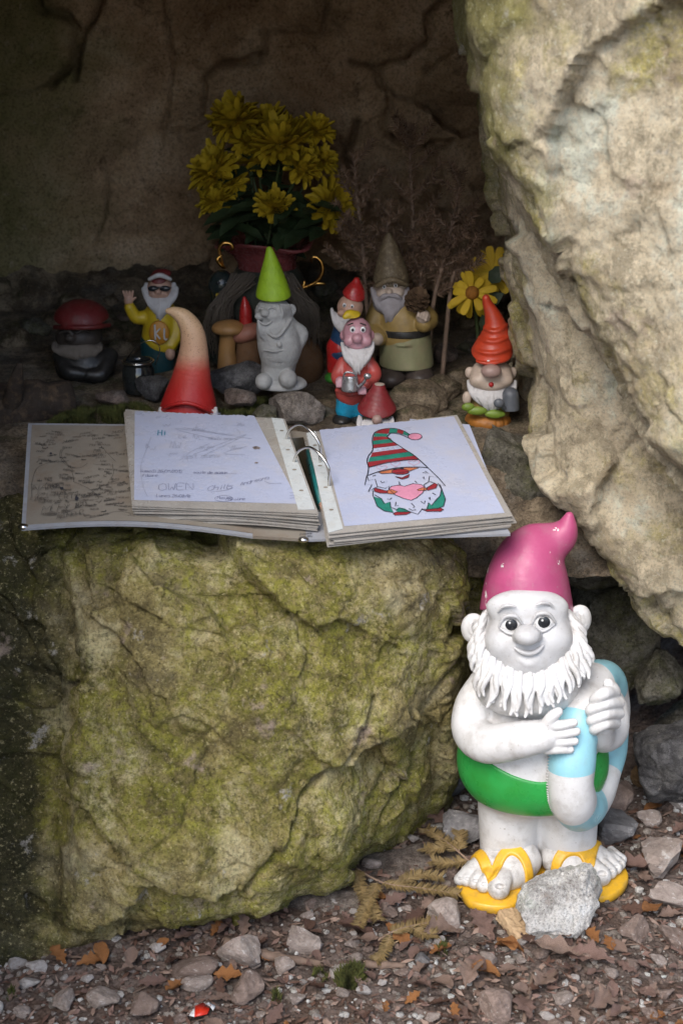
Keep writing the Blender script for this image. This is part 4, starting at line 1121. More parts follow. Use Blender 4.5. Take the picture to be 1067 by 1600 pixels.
OUT = [[(180, 495), (190, 430), (178, 380), (190, 330), (225, 280), (222, 190), (245, 135), (310, 108), (400, 102), (480, 122), (535, 155)], [(520, 178), (450, 150), (380, 141), (350, 165), (352, 182), (420, 230), (480, 270), (560, 320), (620, 370), (685, 430)],
       [(180, 495), (300, 455), (450, 428), (610, 424), (685, 430)], [(188, 428), (350, 387), (500, 367), (612, 360)]]
ZIG = [[(175, 495), (160, 572), (218, 570), (188, 630), (240, 600), (268, 588), (330, 602), (362, 582), (358, 612)], [(178, 500), (190, 535), (245, 525), (265, 590)], [(228, 620), (226, 660), (262, 750), (320, 790), (400, 803)],
       [(240, 655), (300, 690), (320, 730), (370, 715), (375, 760), (430, 780), (450, 765), (520, 790), (600, 818), (640, 770), (680, 775), (690, 720), (715, 745), (750, 700), (785, 665), (797, 610), (770, 560)],
       [(685, 430), (770, 512), (697, 500), (690, 548), (650, 572), (660, 590)], [(770, 512), (829, 580), (785, 570), (800, 610), (830, 690), (815, 750), (760, 774)], [(700, 545), (745, 560)],
       [(440, 545), (450, 555), (445, 565), (458, 572)], [(545, 725), (560, 740), (575, 755), (560, 762)], [(420, 715), (412, 750), (440, 745)], [(625, 710), (655, 730), (660, 705)], [(290, 540), (300, 555), (325, 548)], [(640, 510), (655, 525), (650, 505)], [(345, 690), (365, 695), (385, 680)], [(690, 680), (705, 700), (700, 675)], [(525, 770), (555, 785), (585, 780)], [(640, 470), (690, 475), (660, 458)], [(575, 540), (592, 555)], [(720, 640), (750, 655)], [(225, 500), (250, 490)]]
def dl(l, w, wid, m_, sm=True): return bpart('ink_outline', ribbon([[BP(*ZD(*a), w) for a in (spline(np.array(q), 4) if sm else q)] for q in l], wid), m_, rpage)
dl(OUT, WD + 0.0005, 0.0014, cB); dl(ZIG, WD + 0.0005, 0.0011, cB, False)
dl([q + [q[0]] for q in FILL['p'] + HANDS + NOSE + SMILE + FILL['o'] + FILL['r'][6:]], WD + 0.0006, 0.0009, cB, False)
dl([[(x + 34 * s * math.sin(t) ** 3, y - sz * (13 * math.cos(t) - 5 * math.cos(2 * t) - 2 * math.cos(3 * t) - math.cos(4 * t)) / 16 * 24) for t in np.linspace(0, 6.28, 22)] for x, y, s, sz in ((300, 428, 1.3, 1), (415, 398, 1.2, 1), (568, 388, 1.4, 1))], WD + 0.0005, 0.0006, cP, False)
dl([[(x, y + 4), (x + 10, y - 8), (x + 22, y + 6)] for x, y in ((260, 284), (300, 280), (340, 275), (385, 268), (420, 262))], WD + 0.0005, 0.0007, m_ink_faint, False)
bpart('drawn_eye', fills([[(x + 17 * math.cos(a), y + 9 * math.sin(a)) for a in np.arange(10) * 0.628] for x, y in ((408, 440), (468, 436))], WD + 0.0006), cB, rpage)
# ================================================================== the small gnomes on the ledge
skin = paint('doll_skin_paint', (0.50, 0.30, 0.22), 0.45, 0.12, 60, dirt_amt=0.25)
skin_pale = paint('pale_skin_paint', (0.52, 0.41, 0.33), 0.5, 0.12, 60, dirt_amt=0.25)
skin_pink = paint('mauve_pink_skin_paint', (0.48, 0.25, 0.29), 0.35, 0.10, 60, dirt_amt=0.15)
skin_grey = paint('grey_pink_nose_paint', (0.36, 0.24, 0.21), 0.4, 0.10, 60, dirt_amt=0.15)
beard_w = paint('white_beard_paint', (0.56, 0.54, 0.54), 0.6, 0.12, 60, dirt_amt=0.3)
beard_g = paint('grey_beard_paint', (0.34, 0.31, 0.32), 0.6, 0.15, 60, dirt_amt=0.2)
eye_w = paint('eye_white', (0.7, 0.7, 0.7), 0.2, 0.0, 60, dirt_amt=0.0)
red_p = paint('red_gloss_paint', (0.42, 0.018, 0.018), 0.3, 0.15, 50, dirt_amt=0.2)
orange_red = paint('orange_red_paint', (0.55, 0.055, 0.02), 0.38, 0.2, 50, dirt_amt=0.2)
maroon = paint('maroon_paint', (0.20, 0.016, 0.02), 0.5, 0.2, 50, dirt_amt=0.2)
dark_maroon = paint('dark_maroon_paint', (0.16, 0.018, 0.018), 0.5, 0.2, 50, dirt_amt=0.3)
coral = paint('coral_jacket_paint', (0.45, 0.07, 0.06), 0.4, 0.15, 60, dirt_amt=0.25)
sky_blue = paint('bright_blue_paint', (0.015, 0.30, 0.50), 0.3, 0.15, 60, dirt_amt=0.2)
navy = paint('dark_blue_paint', (0.015, 0.05, 0.12), 0.4, 0.2, 60)
black_p = paint('black_paint', (0.02, 0.019, 0.018), 0.4, 0.2, 60, dirt_amt=0.2)
ochre = paint('ochre_jacket_paint', (0.36, 0.24, 0.075), 0.5, 0.25, 50, dirt_amt=0.3)
sage = paint('sage_coat_paint', (0.30, 0.29, 0.155), 0.55, 0.25, 40, (0.30, 0.22, 0.14), 0.5)
yellow_p = paint('yellow_paint', (0.60, 0.42, 0.02), 0.35, 0.2, 60, dirt_amt=0.2)
green_p = paint('leaf_green_paint', (0.18, 0.27, 0.03), 0.45, 0.25, 60, dirt_amt=0.2)
lime = paint('lime_green_paint', (0.26, 0.42, 0.012), 0.55, 0.2, 30, (0.12, 0.2, 0.02), 0.3, 0.0012, 260)
pumpkin = paint('pumpkin_orange_paint', (0.42, 0.16, 0.025), 0.5, 0.3, 50, dirt_amt=0.3)
tin = paint('silver_can_paint', (0.42, 0.42, 0.44), 0.25, 0.1, 60, dirt_amt=0.2, metallic=0.7)
slate = paint('slate_grey_paint', (0.11, 0.12, 0.14), 0.4, 0.15, 60, dirt_amt=0.2)
boot_brown = paint('dark_boot_paint', (0.07, 0.052, 0.045), 0.45, 0.2, 60, dirt_amt=0.3)
cement = paint('bare_cement', (0.36, 0.36, 0.355), 0.85, 0.2, 50, (0.16, 0.155, 0.15), 0.4, 0.0012, 300)
brown_hat = paint('mottled_brown_hat', (0.17, 0.125, 0.07), 0.6, 0.45, 110, (0.34, 0.27, 0.17), 0.7, 0.001, 200)
brown_p = paint('brown_felt', (0.16, 0.08, 0.035), 0.8, 0.3, 50, dirt_amt=0.3)
def horn_mat():
    t = NT('speckled_cream_to_red_hat')
    sx = t.n('SeparateXYZ'); t.l(t.coord(), sx.inputs[0])
    z = t.math('ADD', sx.outputs[2], t.math('MULTIPLY', t.math('SUBTRACT', t.noise(60, 4), 0.5), 0.012))
    mr = t.n('MapRange'); t.l(z, mr.inputs[0]); mr.inputs[1].default_value, mr.inputs[2].default_value = 0.045, 0.20
    c = t.ramp(mr.outputs[0], [(0.12, (0.40, 0.016, 0.014)), (0.32, (0.45, 0.05, 0.035)), (0.48, (0.52, 0.30, 0.19)), (1.0, (0.60, 0.42, 0.24))])
    sp = t.ramp(t.noise(520, 3, 0.6, seed=2.0), [(0.60, 0.0), (0.66, 0.85)])
    hi = t.ramp(mr.outputs[0], [(0.25, 0.0), (0.5, 1.0)])
    c = t.mix(t.math('MULTIPLY', sp, hi), c, (0.13, 0.045, 0.025))
    return t.done(c, 0.5, t.bump(t.noise(200, 4), 0.0006))
m_horn = horn_mat()

def locks(F, b, cx, y0, y1, hw, d0, d1, n, r, rnd, bulge=6, narrow=0.35, sway=2.0):
    """a beard: locks falling from a chin line at row y0 to a point round row y1"""
    for i in range(n):
        t = -1 + 2 * i / (n - 1) + rnd.uniform(-.06, .06)
        xa, ya = cx + t * hw, y0 - abs(t) ** 1.6 * (y1 - y0) * 0.5
        xb, yb = cx + t * hw * narrow + rnd.uniform(-1, 1), y1 - abs(t) ** 1.5 * (y1 - y0) * 0.45 + rnd.uniform(-2, 2)
        pts = []
        for s in np.linspace(0, 1, 5):
            bow = math.sin(s * math.pi)
            pts.append((xa + (xb - xa) * s + t * hw * 0.16 * bow + math.sin(s * 6 + i) * sway * s, ya + (yb - ya) * s, d0 + (d1 - d0) * s - bulge * bow + abs(t) * hw * 0.45 * (1 - s * 0.5)))
        F.T(b, pts, [r * .8, r, r, r * .8, r * .3], 0.8, '+', 3)
def eyes(F, head, pts, r, d, iris=None):
    for x, y in pts:
        e = Blob(); F.E(e, (x, y, d), (r, r * .6, r * 1.15), 0); ey = F.add('eye', e, eye_w, max(0.45, r / 6), head)
        e = Blob(); F.E(e, (x, y + r * .15, d - r * .55), (r * .5, r * .3, r * .6), 0); F.add('iris', e, black_gloss, max(0.3, r / 10), head)
def pine_cone_vf(c, r, L, seed=1, axis=(0, 0, 1)):
    rnd = random.Random(seed); lst = []
    ax = Vector(axis).normalized(); q = ax.to_track_quat('Z', 'Y')
    n = 46
    for i in range(n):
        t = i / (n - 1); a = i * 2.39996
        rad = r * (math.sin(math.pi * (0.12 + 0.80 * t)) ** 0.75) * 0.8
        o = Vector((math.cos(a) * rad, math.sin(a) * rad, (t - 0.5) * L))
        d = Vector((math.cos(a), math.sin(a), 0.5 - 0.2 * t)).normalized(); s = Vector((-math.sin(a), math.cos(a), 0)); u = d.cross(s)
        w = r * 0.42 * (1 - 0.4 * abs(t - .45)); l = r * 0.42
        pts = [o - d * l - s * w * .4, o - d * l + s * w * .4, o + d * l * .5 + s * w, o + d * l + u * 0.0, o + d * l * .5 - s * w, o + d * l * .6 + u * w * .55 * -1, o - d * l + u * w * .2]
        v = np.array([tuple(q @ p) for p in pts]) + np.asarray(c)
        lst.append((v, [(0, 1, 2), (0, 2, 4), (2, 3, 4), (3, 2, 5), (4, 3, 5), (2, 1, 5), (0, 4, 5)]))
    v, f = tube_mesh([np.asarray(c) + np.array(q @ Vector((0, 0, -L * .45))), np.asarray(c) + np.array(q @ Vector((0, 0, L * .45)))], [r * .6, r * .4], 8)
    lst.append((v, f)); return join(lst)
cone_mat = paint('pine_cone_scales', (0.13, 0.075, 0.04), 0.8, 0.4, 90, (0.28, 0.18, 0.09), 0.5)

# ---- beige gnome with a tall mottled hat and a basket of cone
def gnome_beige():
    y = 0.55; F = Fig(630, 600, y); rnd = random.Random(1)
    F.root('garden_gnome', 'beige garden gnome with grey beard, black belt and tall mottled brown hat', 'gnome')
    b = Blob(); F.T(b, [(611, 455, 4), (611, 435, 4), (610, 415, 5), (608, 390, 6), (607, 368, 7)], [30, 27, 22, 14, 5], 3); F.T(b, [(580, 456, 2), (590, 446, -24), (611, 437, -33), (632, 444, -24), (641, 452, 2)], [4, 4.5, 4.5, 4.5, 4], 2)
    b.plane(F.p(611, 452, -30), (0, 0.2, -1), 0.002); F.add('hat', b, brown_hat, 1.5)
    b = Blob(); F.E(b, (611, 455, 0), (27, 26, 26), 4); F.E(b, (608, 456, -27), (5, 6, 5), 2); F.E(b, (597, 459, -20), (9, 8, 7), 3); F.E(b, (622, 458, -20), (9, 8, 7), 3)
    F.T(b, [(594, 444, -25), (601, 441, -27), (606, 445, -27)], [1.5, 2, 1.2], 1); F.T(b, [(614, 444, -27), (620, 439, -26), (626, 442, -24)], [1.2, 2, 1.5], 1)
    h = F.add('head', b, skin_pale, 1.2); eyes(F, h, ((600, 448), (618, 446)), 3.0, -25)
    b = Blob(); F.E(b, (609, 474, -16), (26, 18, 18), 5); locks(F, b, 609, 470, 506, 27, -26, -30, 17, 3.4, rnd)
    F.T(b, [(608, 461, -31), (598, 464, -30), (588, 474, -24)], [2.5, 4, 1.5], 1); F.T(b, [(608, 461, -31), (620, 463, -30), (630, 472, -24)], [2.5, 4, 1.5], 1)
    F.add('beard', b, beard_g, 1.2)
    b = Blob(); F.T(b, [(620, 480, 6), (628, 500, 2), (630, 522, 0)], [30, 39, 40], 5); F.T(b, [(648, 482, 0), (668, 498, -14), (662, 506, -34)], [16, 16, 13], 4); F.T(b, [(592, 484, 0), (582, 512, -8), (592, 528, -30)], [15, 15, 12], 4)
    F.T(b, [(640, 500, -40), (634, 516, -40)], [1.2, 1.2], 2, '-'); F.add('jacket', b, ochre, 1.5)
    b = Blob(); F.T(b, [(631, 517, 0), (631, 526, 0)], [41.5, 41.5], 0); b.plane(F.p(631, 519, -40), (0, 0, 1), 0.001); b.plane(F.p(631, 530, -40), (0, 0, -1), 0.001); F.add('belt', b, black_p, 1.4)
    b = Blob(); F.T(b, [(632, 528, 0), (634, 550, 0), (635, 572, 0)], [40, 41, 42], 4); F.T(b, [(620, 530, -42), (617, 580, -44)], [1.6, 2], 2, '-'); F.T(b, [(594, 534, -10), (632, 540, -42), (671, 533, -10)], [2.5, 2.5, 2.5], 2)
    b.plane(F.p(632, 581, -42), (0, 0, -1), 0.003); F.add('coat_skirt', b, sage, 1.5)
    b = Blob(); F.E(b, (661, 495, -40), (11, 10, 11), 3)
    for i in range(4): F.T(b, [(655 + i * 4, 486 + i * 2, -46), (653 + i * 4, 494 + i * 2, -51)], [2.6, 2.4], 1)
    F.add('hand', b, skin_pale, 1.1)
    b = Blob(); F.E(b, (589, 530, -38), (10, 9, 10), 3); F.add('hand', b, skin_pale, 1.1)
    for x, yy in ((611, 588), (655, 586)):
        b = Blob(); F.E(b, (x, yy + 2, -22), (23, 30, 16), 3); F.E(b, (x, yy - 4, 2), (18, 18, 20), 6); b.plane(F.p(x, yy + 14, -20), (0, 0, -1), 0.002); F.add('boot', b, boot_brown, 1.6)
    v, f = pine_cone_vf(F.p(651, 470, -40), F.m(17), F.m(34), 4, (0.3, -0.4, 0.8)); part('pine_cone', F.r, F.base, v, f, cone_mat, False)
gnome_beige()

# ---- gnome with a pink face, yellow cap and watering can
def gnome_pink_face():
    F = Fig(548, 660, 0.405); rnd = random.Random(2)
    F.root('garden_gnome', 'small gnome with pink face, yellow cap, coral jacket, blue trousers and silver watering can', 'gnome')
    b = Blob(); F.E(b, (558, 520, 0), (22, 22, 24), 4); F.E(b, (547, 533, -15), (10, 9, 9), 4); F.E(b, (571, 533, -15), (10, 9, 9), 4); F.E(b, (558, 541, -14), (11, 8, 6), 4)
    F.T(b, [(548, 539, -22), (558, 545, -24), (568, 539, -22)], [.8, 1.8, .8], 1, '-'); F.E(b, (558, 529, -25), (8, 8, 7.5), 2)
    for s, x in ((-1, 536), (1, 580)): F.E(b, (x, 524, 4), (5, 4, 8), 2)
    h = F.add('head', b, skin_pink, 1.1); eyes(F, h, ((551, 515), (567, 515)), 4.4, -19)
    b = Blob(); F.T(b, [(543, 508, -22), (551, 505, -24)], [1, 1.2], .5); F.T(b, [(563, 505, -24), (571, 508, -22)], [1, 1.2], .5); F.add('eyebrows', b, black_p, .6, h)
    b = Blob(); F.E(b, (560, 508, 4), (23.5, 25, 20), 3); F.T(b, [(556, 498, 0), (546, 492, -8), (539, 495, -14)], [12, 8, 4], 6); b.plane(F.p(560, 503, -22), (0.1, 0.45, -1), 0.002); F.add('cap', b, yellow_p, 1.1)
    b = Blob(); F.E(b, (558, 556, -12), (22, 13, 16), 4); locks(F, b, 558, 552, 586, 25, -20, -27, 15, 3.2, rnd); F.add('beard', b, beard_w, 1.1)
    b = Blob(); F.T(b, [(557, 560, 4), (553, 590, 2), (550, 612, 2)], [20, 26, 26], 4); F.T(b, [(575, 566, 2), (585, 585, -6), (573, 600, -24)], [11, 11, 8.5], 3); F.T(b, [(537, 568, 2), (528, 588, -8), (534, 598, -22)], [11, 11, 8.5], 3)
    F.T(b, [(526, 610, -8), (550, 616, -26), (576, 608, -8)], [3, 3.4, 3], 2); F.add('jacket', b, coral, 1.3)
    for x, yy in ((532, 596), (566, 607)):
        b = Blob(); F.E(b, (x, yy, -27), (8, 7, 8), 2)
        for i in range(4): F.T(b, [(x - 6 + i * 3.4, yy + 1, -32), (x - 5 + i * 3.4, yy + 8, -34)], [2.2, 2], .8)
        F.add('hand', b, skin_pink, 1.0)
    b = Blob(); F.T(b, [(550, 612, 2), (541, 640, 2)], [24, 17], 3); F.T(b, [(552, 612, 2), (563, 640, 2)], [24, 17], 3); F.T(b, [(551, 628, -24), (551, 648, -18)], [1.5, 2], 3, '-'); F.add('trousers', b, sky_blue, 1.3)
    for x in (534, 564): b = Blob(); F.E(b, (x, 656, -6), (15, 20, 9), 2); F.add('boot', b, black_p, 1.3)
    b = Blob(); F.T(b, [(547, 590, -36), (547, 607, -36)], [12, 14], 1); b.plane(F.p(547, 588, -36), (0, 0.2, 1), .001); b.plane(F.p(547, 610, -36), (0, 0, -1), .001); can = F.add('watering_can', b, tin, 1.0)
    b = Blob(); F.T(b, [(559, 606, -38), (568, 598, -44), (572, 590, -46)], [3, 2.4, 2], 1); F.E(b, (574, 588, -47), (6, 4, 5), 1); F.add('spout', b, tin, 0.8, can)
    b = Blob(); F.T(b, [(536, 592, -40), (540, 582, -44), (554, 584, -44), (558, 592, -40)], 1.6, 1); F.add('handle', b, tin, 0.6, can)
gnome_pink_face()

# ---- red-hatted gnome peeping out behind
def gnome_behind():
    F = Fig(537, 596, 0.49); rnd = random.Random(3)
    F.root('garden_gnome', 'little gnome in a plain red cone hat half hidden behind the yellow-capped gnome', 'gnome')
    b = Blob(); F.T(b, [(549, 478, 4), (553, 460, 4), (556, 446, 4), (557, 438, 4)], [21, 17, 9, 5], 3); b.plane(F.p(548, 472, -18), (-0.25, 0.3, -1), .002); F.add('hat', b, red_p, 1.2)
    b = Blob(); F.E(b, (547, 480, 0), (20, 19, 20), 3); F.E(b, (534, 489, -19), (7, 7, 6), 2); F.E(b, (546, 488, -16), (8, 6, 6), 3); h = F.add('head', b, skin, 1.2); eyes(F, h, ((538, 477), (550, 479)), 3, -17)
    b = Blob(); F.E(b, (540, 500, -10), (18, 12, 15), 4); locks(F, b, 537, 500, 532, 18, -16, -20, 11, 3.2, rnd); F.add('beard', b, beard_w, 1.2)
    b = Blob(); F.T(b, [(543, 508, 2), (538, 548, 2)], [20, 27], 3); F.add('jacket', b, navy, 1.5)
    b = Blob(); F.T(b, [(536, 545, 2), (533, 574, 2)], [26, 22], 3); F.add('trousers', b, red_p, 1.5)
    for x in (521, 545): b = Blob(); F.E(b, (x, 590, -8), (14, 20, 9), 2); F.add('shoe', b, paint('green_shoe_paint', (0.03, 0.16, 0.02), .4), 1.4)
gnome_behind()

# ---- small gnome with a chipped maroon cone hat behind the page
def gnome_maroon():
    F = Fig(588, 676, 0.355); rnd = random.Random(4)
    F.root('garden_gnome', 'small gnome with broken-tipped maroon cone hat just behind the drawing page', 'gnome', z=LZ(F.base[0], 0.355))
    b = Blob(); F.T(b, [(588, 662, 0), (589, 638, 0), (591, 610, 0), (592, 592, 0)], [41, 27, 12.5, 7], 3, n=3); b.plane(F.p(591, 600, 0), (0.15, -0.1, 1), .001); b.plane(F.p(588, 655, -34), (0, 0.3, -1), .002); ht = F.add('hat', b, maroon, 1.3)
    b = Blob(); F.E(b, (592, 600.5, 0), (9, 9, 2.0), 0); F.add('broken_tip', b, paint('bare_fired_clay', (0.45, 0.36, 0.30), .9, .3, 200), 0.8, ht)
    b = Blob(); F.E(b, (588, 668, 0), (30, 28, 22), 3); F.add('body', b, sage, 1.4)
    b = Blob(); F.E(b, (589, 656, -33), (8, 8, 8), 1); F.add('nose', b, skin_grey, 1)
    b = Blob(); F.E(b, (588, 666, -18), (28, 14, 14), 3); locks(F, b, 588, 664, 690, 26, -24, -32, 17, 2.6, rnd, narrow=.8); F.add('beard', b, beard_w, 1.1)
gnome_maroon()

# ---- grinning gnome with the twisted orange-red hat
def gnome_twist():
    F = Fig(766, 666, 0.395); rnd = random.Random(5)
    F.root('garden_gnome', 'grinning gnome in a twisted orange-red hat with a big nose, tucked against the overhanging rock', 'gnome')
    b = Blob(); F.T(b, [(766, 572, 4), (768, 556, 4), (773, 535, 4), (774, 512, 5), (769, 492, 5), (762, 476, 4), (759, 466, 2)], [35, 33, 26, 17.5, 12, 8, 6], 3, n=5)
    for (x, yy, r) in ((767, 562, 35), (770, 546, 31), (773, 528, 25), (774, 512, 18.5)): F.T(b, [(x - r * .98, yy - 1, 4), (x - r * .6, yy + 4, 4 - r * .82), (x, yy + 6, 4 - r), (x + r * .6, yy + 1, 4 - r * .82), (x + r * .98, yy - 5, 4)], [1.5, 2.6, 3, 2.6, 1.5], 4)
    b.plane(F.p(766, 572, -34), (0, .35, -1), .002); F.add('hat', b, orange_red, 1.2)
    b = Blob(); F.E(b, (767, 586, 0), (33, 29, 26), 4); F.E(b, (748, 594, -16), (15, 13, 12), 6); F.E(b, (786, 593, -16), (15, 13, 12), 6); F.E(b, (767, 602, -18), (18, 12, 9), 5)
    F.T(b, [(746, 592, -30), (756, 599, -33), (767, 601, -34), (778, 598, -33), (788, 590, -30)], [.8, 1.6, 2, 1.6, .8], 1.5, '-')
    for x in (733, 800): F.E(b, (x, 582, 2), (7, 5, 9), 3)
    h = F.add('head', b, skin_pale, 1.1); eyes(F, h, ((763, 567), (771.5, 567)), 4.0, -29)
    b = Blob(); F.E(b, (767, 580, -36), (15.5, 13, 11), 1); F.add('nose', b, skin_grey, 1, h)
    b = Blob(); F.E(b, (767, 601, -30), (4, 3, 4.2), 1); F.add('tongue', b, red_p, .7, h)
    b = Blob(); F.E(b, (767, 618, -14), (30, 16, 16), 4); locks(F, b, 768, 612, 645, 37, -24, -28, 19, 3.6, rnd, narrow=.45); F.add('beard', b, beard_w, 1.2)
    b = Blob(); F.T(b, [(766, 612, 8), (764, 640, 8)], [30, 32], 3); F.add('body', b, ochre, 1.6)
    b = Blob(); F.E(b, (762, 656, 2), (36, 34, 18), 3)
    for i in range(7): a = -1.2 + i * .4; F.T(b, [(762 + 36 * math.sin(a), 644, 2 - 34 * math.cos(a)), (762 + 37 * math.sin(a), 668, 2 - 35 * math.cos(a))], [1.3, 1.6], 3, '-')
    F.add('pumpkin_base', b, pumpkin, 1.4)
    for (x0, x1, yy) in ((732, 758, 640), (760, 786, 645), (724, 738, 634)):
        b = Blob(); F.E(b, ((x0 + x1) / 2, yy + 2, -32), ((x1 - x0) / 2 + 3, 5, 7), 1); F.add('leaf_collar', b, green_p, 1.1)
    b = Blob(); F.E(b, (729, 622, -18), (7, 7, 11), 2); F.add('hand', b, skin_pale, 1.1)
    b = Blob(); F.T(b, [(797, 618, -26), (797, 638, -26)], [13, 14], 1); b.plane(F.p(797, 640, -26), (0, 0, -1), .001); can = F.add('watering_can', b, slate, 1.1)
    b = Blob(); F.T(b, [(790, 640, -32), (782, 632, -42)], [4, 4], 1); F.E(b, (779, 630, -46), (8, 5, 7.5), 1); F.add('spout', b, slate, 1, can)
gnome_twist()

# ---- bare cement gnome with lime hat
def gnome_cement():
    F = Fig(440, 613, 0.415); rnd = random.Random(6)
    F.root('garden_gnome', 'unpainted grey cement gnome wearing a tall lime green hat', 'gnome')
    b = Blob(); F.T(b, [(428, 476, 2), (427, 460, 2), (425, 430, 2), (423, 405, 2), (421, 390, 2)], [28, 26.5, 18, 10, 5], 3); b.plane(F.p(428, 473, -27), (0, 0.15, -1), .002); F.add('hat', b, lime, 1.2)
    b = Blob()
    F.E(b, (427, 488, 0), (28, 26, 24), 4); F.E(b, (414, 489, -25), (7, 7, 6), 2); F.E(b, (406, 494, -20), (8, 6, 6), 3); F.E(b, (424, 494, -22), (9, 6, 6), 3)
    F.T(b, [(402, 484, -22), (407, 481, -24), (411, 484, -25)], [1, 1.6, 1], .8); F.T(b, [(418, 484, -26), (424, 480, -25), (431, 483, -23)], [1, 1.6, 1], .8); F.T(b, [(403, 499, -26), (413, 504, -28), (426, 499, -27)], [1, 2.2, 1], 1.2, '-'); F.T(b, [(406, 503, -26), (414, 507, -27), (424, 503, -26)], [1, 2, 1], 1)
    F.E(b, (455, 484, 2), (8, 6, 9), 2); F.E(b, (456, 484, -4), (4, 4, 5), 2, '-')
    for i in range(12):
        t = i / 11; F.T(b, [(404 + 40 * t, 502 + 8 * math.sin(t * 3.1) - 14 * t * t, -22 + 8 * t), (406 + 36 * t, 514 + 6 * math.sin(t * 3.1) - 10 * t * t, -27 + 8 * t), (408 + 30 * t, 526 + 5 * math.sin(t * 3) - 12 * t * t, -24 + 7 * t)], [2.2, 3.3, 1.6], .5)
    for i in range(6): F.T(b, [(438 + i * 2.6, 476, -22 + i * 3), (442 + i * 2.4, 490, -22 + i * 3.4), (438 + i * 3.2, 505, -20 + i * 3.2)], [1.6, 2.4, 1.4], .5)
    F.T(b, [(432, 512, 4), (437, 540, 2), (436, 562, 4), (434, 582, 6)], [31, 34, 28, 26], 5)
    F.T(b, [(456, 510, 4), (472, 522, 6), (462, 545, 2)], [11, 10, 9], 4)
    F.T(b, [(406, 508, -14), (430, 526, -34), (446, 512, -26), (454, 500, -10)], [2.5, 2.8, 2.8, 2.5], 2)
    F.E(b, (436, 538, -36), (4.4, 3, 4.4), 1); F.T(b, [(412, 547, -26), (430, 549, -35), (452, 545, -26)], [1.2, 1.6, 1.2], 1)
    for i in range(5): F.T(b, [(424 + 4.4 * i, 566, -27), (424 + 4.4 * i, 592, -25)], [1, 1], .8, '-')
    F.E(b, (450, 592, -22), (14, 16, 15), 3); F.E(b, (412, 596, -20), (13, 16, 13), 3); F.E(b, (440, 600, 6), (40, 34, 14), 4)
    b.plane(F.p(440, 613, -30), (0, 0, -1), .001)
    F.add('body', b, cement, 1.0)
gnome_cement()

# ---- horn-shaped hat gnome
def gnome_horn():
    F = Fig(296, 672, 0.37); rnd = random.Random(7)
    F.root('garden_gnome', 'gnome hidden behind the binder under a tall bent speckled cream and red hat', 'gnome', z=LZ(F.base[0], 0.37))
    b = Blob(); F.T(b, [(294, 650, 2), (296, 630, 2), (298, 605, 2), (301, 575, 2), (303, 545, 2), (300, 517, 2), (288, 497, 2), (274, 488, 2), (263, 486, 2)], [46, 41, 33, 26.5, 21.5, 18, 13.5, 8.5, 4.5], 2, n=4)
    F.T(b, [(248, 645, -4), (266, 634, -36), (294, 630, -46), (322, 640, -36), (340, 652, -4)], 3.2, 3); F.add('hat', b, m_horn, 1.3)
    b = Blob(); F.E(b, (296, 662, 2), (44, 40, 30), 3); b.plane(F.base, (0, 0, -1), .001); F.add('body', b, sage, 1.6)
    b = Blob(); F.E(b, (292, 664, -40), (11, 11, 10), 1); F.add('nose', b, skin, 1.2)
    b = Blob(); F.E(b, (294, 664, -26), (36, 14, 12), 3); locks(F, b, 294, 656, 690, 42, -34, -40, 17, 3.8, rnd, narrow=.6); F.add('beard', b, beard_w, 1.3)
gnome_horn()

